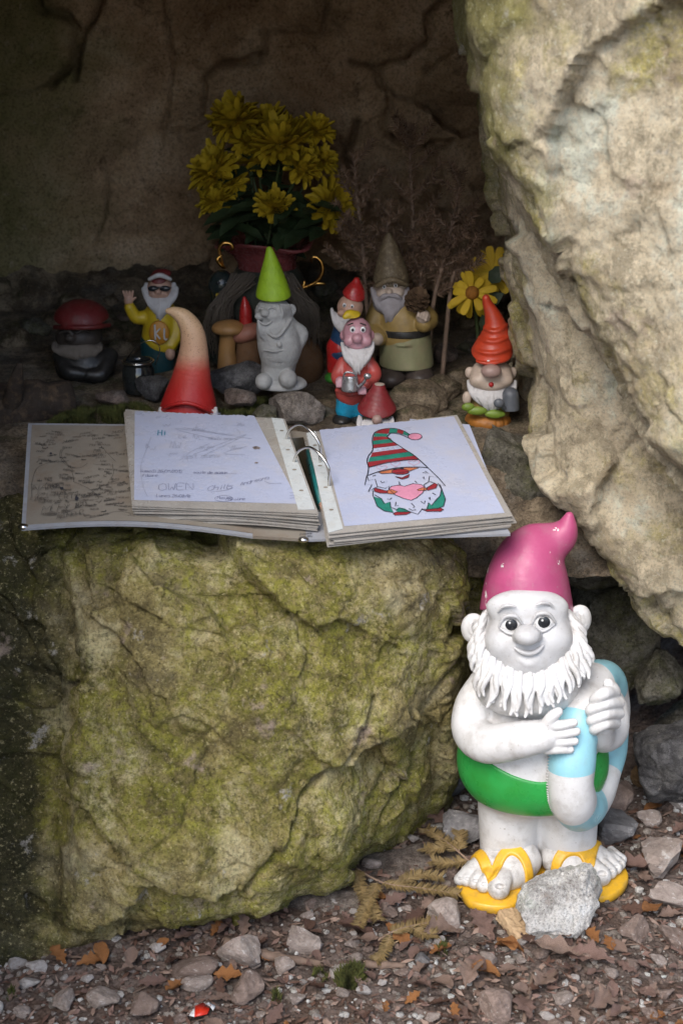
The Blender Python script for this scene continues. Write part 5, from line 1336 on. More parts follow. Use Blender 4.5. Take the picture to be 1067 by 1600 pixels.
# ---- waving gnome in sunglasses
def gnome_shades():
    F = Fig(248, 582, 0.62); rnd = random.Random(8)
    F.root('garden_gnome', 'waving gnome in black sunglasses and yellow sweater in front of the dark back wall', 'gnome')
    b = Blob(); F.E(b, (250, 452, 0), (20, 19, 22), 3); F.E(b, (247, 456, -20), (5, 5, 4), 2); F.E(b, (240, 460, -14), (7, 6, 5), 2); F.E(b, (257, 460, -14), (7, 6, 5), 2); F.T(b, [(242, 465, -19), (248, 467, -20), (255, 464, -19)], [.8, 1.5, .8], 1, '-'); h = F.add('head', b, skin, 1.2)
    for x in (240, 258): b = Blob(); F.E(b, (x, 451, -19), (8.4, 3.5, 4.6), 0); F.add('lens', b, black_gloss, .8, h)
    b = Blob(); F.T(b, [(230, 450, 0), (236, 449, -18), (249, 449, -23), (262, 449, -18), (270, 450, 0)], 1.1, 0); F.add('sunglasses_frame', b, black_gloss, .7, h)
    b = Blob(); F.E(b, (250, 441, 6), (23, 23, 20), 3); F.T(b, [(255, 436, 6), (268, 432, 6), (277, 434, 6)], [17, 11, 8], 6); b.plane(F.p(250, 447, -18), (0, 1, -1), .002); F.add('hat', b, dark_maroon, 1.4)
    b = Blob(); locks(F, b, 250, 468, 500, 25, -16, -22, 13, 4, rnd, narrow=.25); F.E(b, (250, 474, -8), (18, 10, 13), 3)
    for x in (229, 272): F.T(b, [(x, 445, 0), (x + (2 if x < 250 else 0), 458, -6), (x + (4 if x < 250 else -4), 470, -10)], [4, 6, 4], 2)
    F.T(b, [(234, 436, -16), (250, 430, -22), (266, 436, -16)], [3, 4, 3], 2); F.add('beard', b, beard_w, 1.3)
    b = Blob(); F.T(b, [(252, 490, 4), (250, 532, 4)], [24, 29], 4); F.T(b, [(234, 494, 2), (214, 496, -4), (203, 480, -8)], [11, 10, 8.5], 4); F.T(b, [(272, 494, 2), (277, 520, -4), (268, 540, -14)], [11, 10, 8], 4); F.add('sweater', b, yellow_p, 1.4)
    b = Blob(); F.E(b, (201, 470, -9), (7, 5, 8), 2)
    for i in range(4): F.T(b, [(196 + i * 3.6, 464, -9), (193 + i * 5, 455, -10)], [2, 1.8], .8)
    F.T(b, [(206, 470, -9), (212, 465, -10)], [2.2, 1.8], .8); F.add('hand', b, skin, .9)
    b = Blob(); F.E(b, (266, 552, -16), (8, 8, 11), 2); F.add('hand', b, skin, 1.2)
    b = Blob(); F.E(b, (249, 520, -27), (16, 5, 19), 1); pl = F.add('apron', b, paint('amber_apron_paint', (0.5, 0.22, 0.02), .4, .15, 60), 1.1)
    b = Blob(); F.T(b, [(242, 508, -32), (243, 530, -32.5)], 1.5, 0); F.T(b, [(243, 521, -32.5), (250, 514, -32.5)], 1.4, 0); F.T(b, [(243, 521, -32.5), (250, 529, -32.5)], 1.4, 0); F.add('letter_k', b, beard_w, .7, pl)
    b = Blob(); F.T(b, [(257, 514, -32), (257, 527, -32.5), (259, 531, -32.5), (261, 530, -32)], 1.4, 0); F.add('letter_l', b, beard_w, .7, pl)
    b = Blob(); F.T(b, [(248, 535, 4), (246, 570, 4)], [28, 25], 3); F.add('trousers', b, paint('dark_teal_paint', (0.01, 0.06, 0.07), .5), 1.6)
gnome_shades()

# ---- round dark gnome in a maroon cap
def gnome_dark():
    F = Fig(130, 606, 0.60); rnd = random.Random(9)
    F.root('garden_gnome', 'round dark weathered gnome in a wide maroon cap in front of the back wall', 'gnome')
    b = Blob(); F.E(b, (128, 500, 2), (43, 42, 32), 3); b.plane(F.p(127, 512, -40), (0, .12, -1), .004); F.T(b, [(86, 511, 0), (104, 512, -34), (128, 512, -43), (152, 511, -34), (171, 508, 0)], 3.5, 3); F.add('cap', b, dark_maroon, 1.6)
    wd = paint('blackened_wood_paint', (0.045, 0.034, 0.028), .6, .3, 60)
    b = Blob(); F.E(b, (124, 526, 0), (36, 34, 26), 4); F.E(b, (110, 528, -32), (9, 9, 7), 3); F.T(b, [(94, 520, -28), (106, 517, -33), (114, 521, -34)], 2.4, 2); F.T(b, [(120, 520, -34), (130, 516, -32), (140, 518, -27)], 2.4, 2); h = F.add('head', b, wd, 1.5)
    b = Blob(); locks(F, b, 122, 545, 562, 36, -26, -36, 17, 4, rnd, narrow=.7); F.E(b, (122, 548, -24), (32, 14, 14), 4); F.add('beard', b, paint('dull_grey_beard', (0.17, 0.14, 0.115), .8, .3, 80), 1.4)
    b = Blob(); F.E(b, (134, 570, 0), (47, 42, 40), 4); F.T(b, [(96, 556, -12), (108, 580, -38), (126, 584, -42)], [13, 12, 9], 4); F.T(b, [(172, 556, -10), (160, 584, -36), (140, 586, -42)], [13, 12, 9], 4); b.plane(F.base, (0, 0, -1), .001); F.add('body', b, black_p, 1.7)
gnome_dark()

# ---- long-haired troll and mushroom figure behind, jar
def troll():
    F = Fig(430, 600, 0.58); rnd = random.Random(10)
    F.root('troll_figure', 'shaggy pale-haired troll figure with a brown body behind the cement gnome', 'figurine')
    b = Blob(); F.E(b, (456, 568, 0), (50, 42, 52), 4); F.E(b, (420, 560, 0), (44, 38, 46), 10); b.plane(F.base, (0, 0, -1), .001); F.add('body', b, brown_p, 2)
    b = Blob(); F.E(b, (410, 476, 4), (50, 36, 44), 4); F.add('head', b, paint('grey_green_felt', (0.03, 0.035, 0.026), .9, .3, 60), 2)
    hair = []
    for i in range(420):
        t = rnd.random(); sd_ = -1 if i % 2 else 1
        x0 = 410 + sd_ * rnd.uniform(10, 48); x1 = (rnd.uniform(322, 362) if sd_ < 0 else rnd.uniform(458, 496)); y1 = rnd.uniform(500, 562) if sd_ < 0 else rnd.uniform(490, 548); d = rnd.uniform(-40, 10)
        q = spline(np.array([F.p(x0, rnd.uniform(425, 450), d), F.p((x0 + x1) / 2 + sd_ * 9, 468, d - 4), F.p(x1 + rnd.uniform(-4, 4), (460 + y1) / 2, d - 8), F.p(x1 + rnd.uniform(-7, 7), y1, d - 6)]), 4)
        hair.append(tube_mesh(q, F.m(np.linspace(.7, .3, len(q))), 4, False))
    v, f = join(hair); o = part('hair', F.r, F.base, v, f, paint('pale_doll_hair', (0.13, 0.105, 0.08), .6, .25, 60), True); o['kind'] = 'stuff'
    M = Fig(368, 585, 0.52); M.root('mushroom_figure', 'ochre and pinkish pair of pottery mushrooms with a red bud between the binder and vase', 'figurine')
    st_ = paint('ochre_pottery', (0.36, 0.19, 0.065), .5, .3, 40); cp = paint('pinkish_pottery', (0.36, 0.15, 0.105), .5, .3, 40)
    b = Blob(); M.T(b, [(356, 580, 0), (355, 545, 0), (358, 520, 0)], [17, 13, 14], 3); M.add('stem', b, st_, 1.4)
    b = Blob(); M.E(b, (358, 513, 0), (27, 25, 13), 2); M.E(b, (358, 522, 0), (22, 20, 7), 3, '-'); M.add('cap', b, st_, 1.4)
    b = Blob(); M.T(b, [(388, 580, 6), (388, 530, 6)], [20, 18], 3); M.add('stem', b, brown_p, 1.4)
    b = Blob(); M.E(b, (385, 520, 2), (25, 23, 15), 2, rot=(0, -.3, 0)); M.add('cap', b, cp, 1.4)
    b = Blob(); M.T(b, [(384, 505, 6), (384, 484, 6), (382, 466, 6)], [10, 9, 3], 2); M.add('bud', b, red_p, 1.3)
    T = Fig(346, 560, 0.60); T.root('bird_figure', 'dark glazed bird figure with a yellow beak in front of the vase', 'figurine')
    b = Blob(); T.E(b, (347, 446, 0), (21, 20, 24), 3); T.T(b, [(347, 462, 2), (346, 520, 4), (346, 552, 4)], [16, 26, 22], 6); T.add('body', b, paint('dark_bottle_glaze', (0.018, 0.028, 0.028), .15, .3, 40), 1.6)
    b = Blob(); T.T(b, [(340, 461, -20), (350, 464, -26), (358, 460, -22)], [3, 4.5, 2], 1); T.add('beak', b, yellow_p, 1)
    for x in (341, 354): b = Blob(); T.E(b, (x, 442, -19), (3, 2, 3), 0); T.add('eye', b, black_gloss, .6)
    J = Fig(218, 612, 0.50); J.root('glass_jar', 'dark glass candle jar with a metal rim beside the sunglasses gnome', 'jar')
    prof = [(0, 0), (23, 0), (25, 3), (25, 36), (22, 42), (21, 46), (23, 47), (23, 52), (20, 52), (19, 44), (22, 36), (22, 6), (0, 5)]
    n = 32; v = np.array([J.base + np.array([J.m(r) * math.cos(a), J.m(r) * math.sin(a), J.m(z)]) for r, z in prof for a in np.arange(n) * 2 * math.pi / n])
    f = np.array([(i * n + j, i * n + (j + 1) % n, (i + 1) * n + (j + 1) % n, (i + 1) * n + j) for i in range(len(prof) - 1) for j in range(n)])
    t = NT('smoked_glass'); g = t.done((0.02, 0.022, 0.022), 0.06, None, 0.8)
    part('jar_body', J.r, J.base, v, f, g)
    q = np.array([J.base + np.array([J.m(24) * math.cos(a), J.m(24) * math.sin(a), J.m(49)]) for a in np.linspace(0, 6.2832, 40)])
    v, f = tube_mesh(q, J.m(1.8), 8, False); part('metal_rim', J.r, J.base, v, f, m_steel, True)
    q = spline(np.array([J.p(193, 568, 0), J.p(215, 540, -16), J.p(238, 532, -18), J.p(250, 545, -14), J.p(243, 570, 0)]), 6); v, f = tube_mesh(q, J.m(.8), 6); part('wire_handle', J.r, J.base, v, f, m_steel, True)
troll()
# ================================================================== vase, flowers, dry fir branches, shelf stones
import bmesh
def icodirs(sub):
    bm = bmesh.new(); bmesh.ops.create_icosphere(bm, subdivisions=sub, radius=1.0); bm.verts.ensure_lookup_table()
    v = np.array([x.co[:] for x in bm.verts]); f = [tuple(q.index for q in p.verts) for p in bm.faces]; bm.free(); return v, f
_ICO = {k: icodirs(k) for k in (1, 2, 3, 4, 5)}
def stone_vf(seed, sub=3, planes=13, rough=0.05, size=(1, 1, 1), spread=0.35):
    """angular stone: a ball cut by random planes, then weathered"""
    r = np.random.RandomState(seed); d, f = _ICO[sub]; d = d / np.linalg.norm(d, axis=1)[:, None]
    n = r.normal(size=(planes, 3)); n /= np.linalg.norm(n, axis=1)[:, None]; o = 1 - spread * r.rand(planes) ** 0.8
    dn = d @ n.T; q = np.where(dn > 0.05, o / np.maximum(dn, 0.05), 9)
    rad = np.minimum(q.min(1), 1.15)
    v = d * rad[:, None]
    v = v + d * (rough * fbm(v * 2.2 + seed, 4, seed % 50) + rough * 0.35 * fbm(v * 9 + seed, 3, seed % 40))[:, None]
    return v * np.asarray(size), f
def rock_thing(name, px, py, y, w, h, dp, mat, label, seed, sub=5, rot=(0, 0, 0), cat='stone', group=None, planes=14, rough=0.06):
    """a stone whose picture is about w x h pixels round px, py, standing at depth y; dp is its half depth in pixels"""
    c = P(px, py, y); u = depth_of(c) / FPX
    v, f = stone_vf(seed, sub, planes, rough)
    v = v @ np.array(Euler(rot).to_matrix()).T
    v = v / np.abs(v).max(0) * np.array([w / 2 * u, dp * u, h / 2 * u * 1.04])
    o = link(name, mesh_py(name, v, f, False), mat, loc=c)
    return tag(o, label, cat, group)

# ---- stones standing on the ledge
SH = [(368, 592, .47, 100, 56, 34, M_STONE_G, 'grey rounded stone on the ledge between the horned hat and the cement gnome', 2),
      (238, 603, .47, 54, 44, 22, M_STONE_G, 'small squarish grey stone beside the dark glass jar', 5),
      (462, 640, .40, 92, 62, 34, M_STONE, 'pale cracked stone under the cement gnome', 9),
      (508, 652, .43, 40, 34, 20, M_DARK, 'small grey stone wedged beside the blue trousers of the pink-faced gnome', 12),
      (418, 652, .385, 48, 44, 20, M_DARK, 'dark stone behind the punched strip of the binder', 14),
      (645, 622, .45, 112, 66, 36, M_LEDGE, 'rough brown stone in front of the beige gnome', 21),
      (728, 592, .53, 74, 52, 30, M_LEDGE, 'brown stone behind the twisted hat gnome', 23),
      (692, 605, .49, 60, 44, 26, M_LEDGE, 'low brown stone between the beige gnome and the twisted hat gnome', 25),
      (178, 622, .47, 56, 30, 22, M_STONE_B, 'low brown stone behind the top edge of the bare cover', 27),
      (95, 668, .40, 60, 40, 24, M_LEDGE, 'dark brown stone touching the fallen log', 28),
      (372, 622, .42, 60, 30, 22, M_STONE_B, 'flat pinkish stone in the moss beside the horned hat', 31),
      (640, 652, .375, 80, 40, 22, M_LEDGE, 'brown stone close behind the drawing page', 33)]
for i, (px, py, y, w, h, dp, m_, lab, sd_) in enumerate(SH): rock_thing('shelf_stone', px, py, y, w, h, dp, m_, lab, sd_, 4, cat='stone')
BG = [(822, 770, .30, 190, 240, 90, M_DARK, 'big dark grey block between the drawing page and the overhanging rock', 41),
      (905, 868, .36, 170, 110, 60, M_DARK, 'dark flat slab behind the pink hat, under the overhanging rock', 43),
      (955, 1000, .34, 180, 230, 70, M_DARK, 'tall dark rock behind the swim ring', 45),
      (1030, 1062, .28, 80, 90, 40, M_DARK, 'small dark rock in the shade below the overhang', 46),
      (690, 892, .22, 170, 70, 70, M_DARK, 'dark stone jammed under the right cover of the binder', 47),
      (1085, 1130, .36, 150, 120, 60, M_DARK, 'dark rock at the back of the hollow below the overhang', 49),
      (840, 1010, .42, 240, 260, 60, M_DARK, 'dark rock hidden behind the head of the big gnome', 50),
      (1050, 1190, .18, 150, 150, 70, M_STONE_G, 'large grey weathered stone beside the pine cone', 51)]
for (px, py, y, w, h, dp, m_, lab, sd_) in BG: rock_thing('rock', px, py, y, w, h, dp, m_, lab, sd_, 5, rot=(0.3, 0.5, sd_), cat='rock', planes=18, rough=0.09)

# rubble where the ledge runs into the wall
rr_ = random.Random(15)
for i in range(46):
    y = rr_.uniform(.66, .92); px = rr_.uniform(-10, 790); w = rr_.uniform(22, 58); x = P(px, 560, y)[0]; q = np.array([x, y, LZ(x, y)]); d = q - CAM
    py = CY - FPX * (d[1] * SP + d[2] * CP) / (d[1] * CP - d[2] * SP)
    rock_thing('rubble_stone', px, py - w * .12, y, w, w * rr_.uniform(.45, .8), w * .4, rr_.choice((M_LEDGE, M_LEDGE, M_STONE_B, M_DARK)), 'loose stone in the dim rubble where the ledge meets the back wall', 400 + i % 9, 3, (0, 0, i), 'stone', 'rubble at the back of the ledge')
# ---- vase
gold = NT('gold_lustre').done((0.62, 0.34, 0.09), 0.22, None, 0.5, 1.0)
rose = paint('rose_lustre_ceramic', (0.30, 0.075, 0.075), 0.22, 0.35, 60, (0.10, 0.03, 0.03), 0.5, 0.0012, 160)
celadon = paint('grey_green_ceramic', (0.04, 0.05, 0.04), 0.35, 0.35, 30, (0.16, 0.12, 0.09), 0.4)
V = Fig(420, 566, 0.72)
vr = V.root('flower_vase', 'rose and grey-green ceramic vase with curled gold handles holding chrysanthemums', 'vase')
def lathe(prof, wave=None, n=56):
    v = []
    for k, (r, z) in enumerate(prof):
        for j in range(n):
            a = 2 * math.pi * j / n; w = wave(k, a) if wave else (1, 0)
            v.append(V.base + np.array([V.m(r) * math.cos(a) * w[0], V.m(r) * math.sin(a) * w[0], V.m(z + w[1])]))
    return np.array(v), np.array([(i * n + j, i * n + (j + 1) % n, (i + 1) * n + (j + 1) % n, (i + 1) * n + j) for i in range(len(prof) - 1) for j in range(n)])
v, f = lathe([(1, 0), (34, 0), (36, 4), (28, 12), (32, 22), (48, 50), (60, 85), (62, 110), (54, 138), (46, 150)])
body = part('vase_body', vr, V.base, v, f, celadon)
v, f = lathe([(45, 148), (44, 158), (50, 172), (64, 184), (78, 190), (76, 192), (60, 186), (46, 172), (40, 156)], lambda k, a: (1 + 0.06 * math.sin(a * 6) * min(k, 8 - k) / 4, 7 * math.sin(a * 3 + 0.9) * min(k, 8 - k) / 4))
part('vase_rim', vr, V.base, v, f, rose)
for pts in ([(352, 420, -72), (345, 402, -72), (343, 388, -72), (350, 380, -72), (360, 381, -72), (364, 388, -72), (359, 391, -72)],
            [(487, 411, -72), (487, 404, -72), (494, 402, -72), (502, 410, -72), (504, 424, -72), (497, 438, -72), (484, 446, -72), (470, 451, -72), (458, 452, -72)],
            [(476, 438, -72), (474, 446, -72), (466, 451, -72)], [(484, 448, -72), (497, 443, -72), (509, 444, -72)], [(348, 398, -72), (340, 406, -72), (350, 420, -72)]):
    q = spline(np.array([V.p(*a) for a in pts]), 8); v, f = tube_mesh(q, V.m(np.interp(np.linspace(0, 1, len(q)), [0, .15, .5, .9, 1], [.8, 2.2, 3.2, 2.2, .8])), 10)
    part('gold_handle', vr, V.base, v, f, gold, True)

# ---- chrysanthemums
def petal_mat(name, c1, c2):
    t = NT(name); c = t.mix(t.noise(90, 4), c1, c2)
    oi = t.n('ObjectInfo'); c = t.mix(t.math('MULTIPLY', oi.outputs['Random'], 0.35), c, tuple(x * 0.6 for x in c1))
    return t.done(c, 0.65, t.bump(t.noise(400, 3), 0.0004), 0.3)
m_petal = petal_mat('yellow_petals', (0.46, 0.30, 0.010), (0.60, 0.43, 0.03))
m_petal2 = petal_mat('golden_petals', (0.58, 0.34, 0.010), (0.66, 0.48, 0.04))
m_leaf = paint('dark_silk_leaf', (0.028, 0.05, 0.016), 0.6, 0.4, 40, (0.05, 0.06, 0.02), 0.4)
m_stemg = paint('green_stem', (0.05, 0.075, 0.02), 0.6, 0.3, 40)
def petal_vf(o, d, up, L, W, cup=0.35, curl=0.3):
    s = np.cross(d, up); s /= np.linalg.norm(s); up = np.cross(s, d); v = []
    prof = [(0, .25), (.3, .7), (.6, 1.0), (.87, .95), (1.0, .5)]
    for t, w in prof:
        c = o + d * L * t + up * L * (curl * t * t)
        v += [c - s * W * w / 2 + up * W * cup * w * .5, c, c + s * W * w / 2 + up * W * cup * w * .5]
    f = []
    for i in range(4):
        for j in range(2): f.append((i * 3 + j, i * 3 + j + 1, i * 3 + j + 4, i * 3 + j + 3))
    return np.array(v), f
def basis(n):
    n = np.asarray(n, float); n /= np.linalg.norm(n); a = np.cross(n, [0, 0, 1.0] if abs(n[2]) < .9 else [1.0, 0, 0]); a /= np.linalg.norm(a); return a, np.cross(n, a), n
def leaf_vf(o, d, up, L, W, fold=0.15, curl=-0.25, n=7):
    s = np.cross(d, up); s /= np.linalg.norm(s); up = np.cross(s, d); v = []
    for i in range(n):
        t = i / (n - 1); w = W * (math.sin(math.pi * min(1, .08 + .92 * t)) ** .8) * (1 + .12 * math.sin(t * 22))
        c = o + d * L * t + up * L * curl * t * t
        v += [c - s * w / 2 + up * w * fold, c, c + s * w / 2 + up * w * fold]
    f = []
    for i in range(n - 1):
        for j in range(2): f.append((i * 3 + j, i * 3 + j + 1, i * 3 + j + 4, i * 3 + j + 3))
    return np.array(v), f
rf = random.Random(21)
HEADS = [(369, 191, 46, 20), (438, 226, 48, -20), (336, 269, 44, 0), (338, 315, 32, -10), (469, 262, 34, -30), (404, 252, 30, 10), (503, 252, 26, 20), (428, 325, 32, -50), (518, 325, 42, -20), (494, 206, 30, 30), (422, 190, 30, 30), (385, 222, 30, 15), (452, 205, 28, 25), (360, 290, 30, 15), (525, 300, 26, 20)]
vtop = V.base + np.array([0, 0, float(V.m(160))])
for i, (px, py, R_, d) in enumerate(HEADS):
    c = V.p(px, py, d); R_ = float(V.m(R_))
    n = c - (vtop - np.array([0, 0, 0.02])); n /= np.linalg.norm(n); n = n + np.array([rf.uniform(-.45, .45), -0.5 + rf.uniform(-.3, .3), rf.uniform(-.45, .5)]); a, b, n = basis(n)
    fl = thing('chrysanthemum', 'yellow chrysanthemum bloom standing in the rose ceramic vase', 'flower', c, 'chrysanthemums in the vase')
    lst = []
    for ring, (cnt, el, L) in enumerate(((22, -.3, .95), (26, .0, 1.0), (26, .3, .95), (24, .6, .86), (20, .9, .76), (14, 1.2, .66))):
        for k in range(cnt):
            t = 2 * math.pi * (k + rf.uniform(-.3, .3)) / cnt + ring * .3; e = el + rf.uniform(-.14, .14)
            dd = (a * math.cos(t) + b * math.sin(t)) * math.cos(e) + n * math.sin(e)
            uu = n * math.cos(e) - (a * math.cos(t) + b * math.sin(t)) * math.sin(e)
            lst.append(petal_vf(c + dd * R_ * .08, dd, uu, R_ * L * rf.uniform(.62, 1.05), R_ * .27, .8, rf.uniform(-.25, .55)))
    v, f = join(lst); o = part('petals', fl, c, v, f, m_petal, True); o['kind'] = 'stuff'
    b_ = Blob(); b_.ell(c - n * R_ * .12, R_ * .22, 0); v, f = b_.mesh(R_ * .05); part('calyx', fl, c, v, f, m_stemg)
    q = spline(np.array([vtop + np.array([rf.uniform(-.02, .02), rf.uniform(-.02, .02), -.03]), vtop * .5 + c * .5 + np.array([0, 0.01, 0.01]), c - n * R_ * .2]), 6)
    v, f = tube_mesh(q, .0022, 6); part('stem', fl, c, v, f, m_stemg, True)
    for k in range(4):
        s = rf.uniform(.25, .85); o = q[int(s * (len(q) - 1))]; ang = rf.uniform(0, 6.28)
        dd = np.array([math.cos(ang), math.sin(ang) * .6 - .25, rf.uniform(-.15, .35)]); dd /= np.linalg.norm(dd)
        v, f = leaf_vf(o, dd, np.array([0, -.3, 1.0]), rf.uniform(.04, .062), rf.uniform(.018, .026)); part('leaf', fl, c, v, f, m_leaf, True)
# sprays of leaves round the mouth of the vase
for k in range(44):
    ang = rf.uniform(-3.3, .2); x0 = V.p(rf.uniform(350, 510), rf.uniform(315, 366), rf.uniform(-45, 10))
    dd = np.array([math.cos(ang) * 1.0, math.sin(ang) * .5 - .2, rf.uniform(-.25, .3)]); dd /= np.linalg.norm(dd)
    v, f = leaf_vf(x0, dd, np.array([0, -.45, 1.0]), rf.uniform(.04, .07), rf.uniform(.02, .03)); v = v - V.base
    tag(link('foliage_leaf', mesh_py('foliage_leaf', v, f, True), m_leaf, loc=V.base), 'dark green oval leaf spreading over the rim of the vase', 'leaf', 'leaves in the vase')

# ---- the big golden daisy near the overhang
c = P(738, 458, .56); u = depth_of(c) / FPX
ds = thing('daisy', 'large golden daisy with long petals behind the twisted orange-red hat', 'flower', c)
a, b, n = basis((-.25, -.9, .35))
for ring, (cnt, e0, L) in enumerate(((13, -.35, 36), (9, .25, 30))):
    for k in range(cnt):
        t = 2 * math.pi * (k + rf.uniform(-.25, .25)) / cnt; e = e0 + rf.uniform(-.2, .2)
        dd = (a * math.cos(t) + b * math.sin(t)) * math.cos(e) + n * math.sin(e); uu = n * math.cos(e) - (a * math.cos(t) + b * math.sin(t)) * math.sin(e)
        v, f = petal_vf(c + dd * u * 6, dd, uu, u * L * rf.uniform(.7, 1.15), u * 12, .45, rf.uniform(-.7, .2)); part('petal', ds, c, v, f, m_petal2, True)
bl = Blob(); bl.ell(c + n * u * 3, u * 11, 0); v, f = bl.mesh(u * 2); part('flower_centre', ds, c, v, f, paint('orange_centre', (0.42, 0.16, 0.015), .8, .4, 300))
q = spline(np.array([c, c + np.array([.01, .03, -.05]), np.array([c[0] + .02, .6, LZ(c[0], .6)])]), 6); v, f = tube_mesh(q, .003, 6); part('stem', ds, c, v, f, m_stemg, True)
for (px, py, ax_, L) in ((752, 478, (.5, -.3, .4), 40), (756, 490, (.2, -.3, -.8), 44), (765, 440, (.5, -.2, .6), 34), (772, 500, (-.1, -.3, -.6), 40)):
    d_ = np.array(ax_); d_ = d_ / np.linalg.norm(d_); v, f = leaf_vf(P(px, py, .57), d_, np.array([0, -1.0, .4]), u * L, u * 24); part('leaf', ds, c, v, f, m_leaf, True)
c2 = P(770, 425, .60); d2 = thing('daisy', 'golden daisy half hidden by the edge of the overhanging rock', 'flower', c2)
for k in range(14):
    t = 2 * math.pi * k / 14; e = rf.uniform(-.1, .4); dd = (a * math.cos(t) + b * math.sin(t)) * math.cos(e) + n * math.sin(e); uu = n * math.cos(e) - (a * math.cos(t) + b * math.sin(t)) * math.sin(e)
    v, f = petal_vf(c2 + dd * u * 5, dd, uu, u * 36, u * 13, .35, .05); part('petal', d2, c2, v, f, m_petal2, True)
q = np.array([c2, np.array([c2[0] + .01, .64, LZ(c2[0], .64)])]); v, f = tube_mesh(q, .003, 6); part('stem', d2, c2, v, f, m_stemg, True)

# ---- dry fir branches
m_bark = paint('dry_twig_bark', (0.3, 0.2, 0.14), .85, .35, 90, dirt_amt=.4)
m_needle = paint('dry_brown_needles', (0.27, 0.165, 0.10), .8, .4, 60, (0.12, 0.075, 0.05), .4)
m_needle2 = paint('dry_olive_needles', (0.24, 0.165, 0.065), .7, .4, 60, (0.13, 0.08, 0.035), .4)
def fir(label, stem, twigs, nl, rr, mat, seed, up=(0, -0.3, 1), group=None, spread=1.0, flat=None, dens=1.0):
    """stem and twig paths in metres; needles in two-sided combs round every twig"""
    rnd = random.Random(seed); base = np.asarray(stem[0])
    r_ = thing('fir_branch', label, 'branch', base, group)
    s = spline(np.array(stem), 8); v, f = tube_mesh(s, np.linspace(rr, rr * .45, len(s)), 7); part('stem', r_, base, v, f, m_bark, True)
    lst = []
    def comb(q, n):
        q = np.asarray(q); t, a, b = frames(q)
        for i in range(n):
            k = rnd.uniform(0.04, 1) * (len(q) - 1); j = int(min(k, len(q) - 2)); o = q[j] + (q[j + 1] - q[j]) * (k - j)
            ang = rnd.uniform(0, 6.28)
            if flat is not None:
                sdv = np.cross(t[j], flat); sdv /= np.linalg.norm(sdv) + 1e-9
                lat = sdv * rnd.choice((-1, 1)) + np.asarray(flat) * rnd.uniform(-.1, .5)
            else: lat = a[j] * math.cos(ang) + b[j] * math.sin(ang)
            d = lat * rnd.uniform(.7, 1) * spread + t[j] * rnd.uniform(.35, .8); d /= np.linalg.norm(d); L = nl * rnd.uniform(.7, 1.1)
            w = np.cross(d, [rnd.uniform(-1, 1), rnd.uniform(-1, 1), rnd.uniform(-1, 1)]); w = w / (np.linalg.norm(w) + 1e-9) * nl * .075; w2 = np.cross(d, w)
            lst.append((np.array([o - w, o + w, o + w2 * 1.4, o + d * L * .6 + w * .9, o + d * L * .6 - w * .9, o + d * L]), [(0, 1, 3, 4), (1, 2, 5, 3), (2, 0, 4, 5), (4, 3, 5)]))
    for tw in twigs:
        q = spline(np.array(tw), 6); v, f = tube_mesh(q, np.linspace(rr * .55, rr * .25, len(q)), 6); part('twig', r_, base, v, f, m_bark, True)
        L = np.linalg.norm(np.diff(q, axis=0), axis=1).sum(); comb(q, int(L / nl * 22 * dens))
    L = np.linalg.norm(np.diff(s, axis=0), axis=1).sum(); comb(s[int(len(s) * .3):], int(L / nl * 12 * dens))
    v, f = join(lst); o = part('needles', r_, base, v, f, mat, False); o['kind'] = 'stuff'
    return r_
def dryfir(label, base, pts, seed, ntw=14, tl=60):
    rnd = random.Random(seed); F_ = [P(x, y, yy) for x, y, yy in [base] + pts]; u = depth_of(F_[0]) / FPX
    F_[0][2] = LZ(F_[0][0], F_[0][1]) - .004
    s = spline(np.array(F_), 10); tw = []
    for i in range(ntw):
        k = rnd.uniform(.3, .97); o = s[int(k * (len(s) - 1))]; sd_ = rnd.choice((-1, 1)); L = u * tl * (1.25 - .7 * k) * rnd.uniform(.7, 1.2)
        d = np.array([sd_ * rnd.uniform(.5, 1), rnd.uniform(-.9, .4), rnd.uniform(.2, .9)]); d /= np.linalg.norm(d)
        tw.append([o, o + d * L * .5 + np.array([0, 0, L * .05]), o + d * L + np.array([0, 0, L * .22])])
    fir(label, F_, tw, u * 13, .0042, m_needle, seed, dens=1.05)
dryfir('dry brown fir branch standing next to the chrysanthemum vase', (585, 600, 0.64), [(572, 470, 0.66), (566, 380, 0.68), (556, 290, 0.70), (553, 240, 0.72)], 5)
dryfir('tallest dry brown fir branch rising behind the beige gnome', (650, 600, 0.66), [(648, 460, 0.68), (645, 350, 0.70), (641, 250, 0.73), (645, 196, 0.75)], 6, 15)
dryfir('slanting dry fir branch between the beige gnome and the daisy', (668, 590, 0.56), [(676, 480, 0.58), (695, 400, 0.60), (712, 320, 0.63), (722, 268, 0.66)], 8, 13)
dryfir('short dry fir branch leaning towards the overhanging rock', (690, 590, 0.58), [(706, 440, 0.60), (728, 390, 0.62), (752, 355, 0.64)], 9, 9, 48)
dryfir('short dry fir branch right behind the mottled brown hat', (640, 600, 0.58), [(655, 470, 0.60), (660, 410, 0.62), (676, 355, 0.64)], 11, 10, 48)
dryfir('thin dry fir branch tangled in the leaves of the vase', (560, 600, 0.62), [(585, 450, 0.64), (600, 380, 0.66), (612, 310, 0.69)], 12, 9, 45)

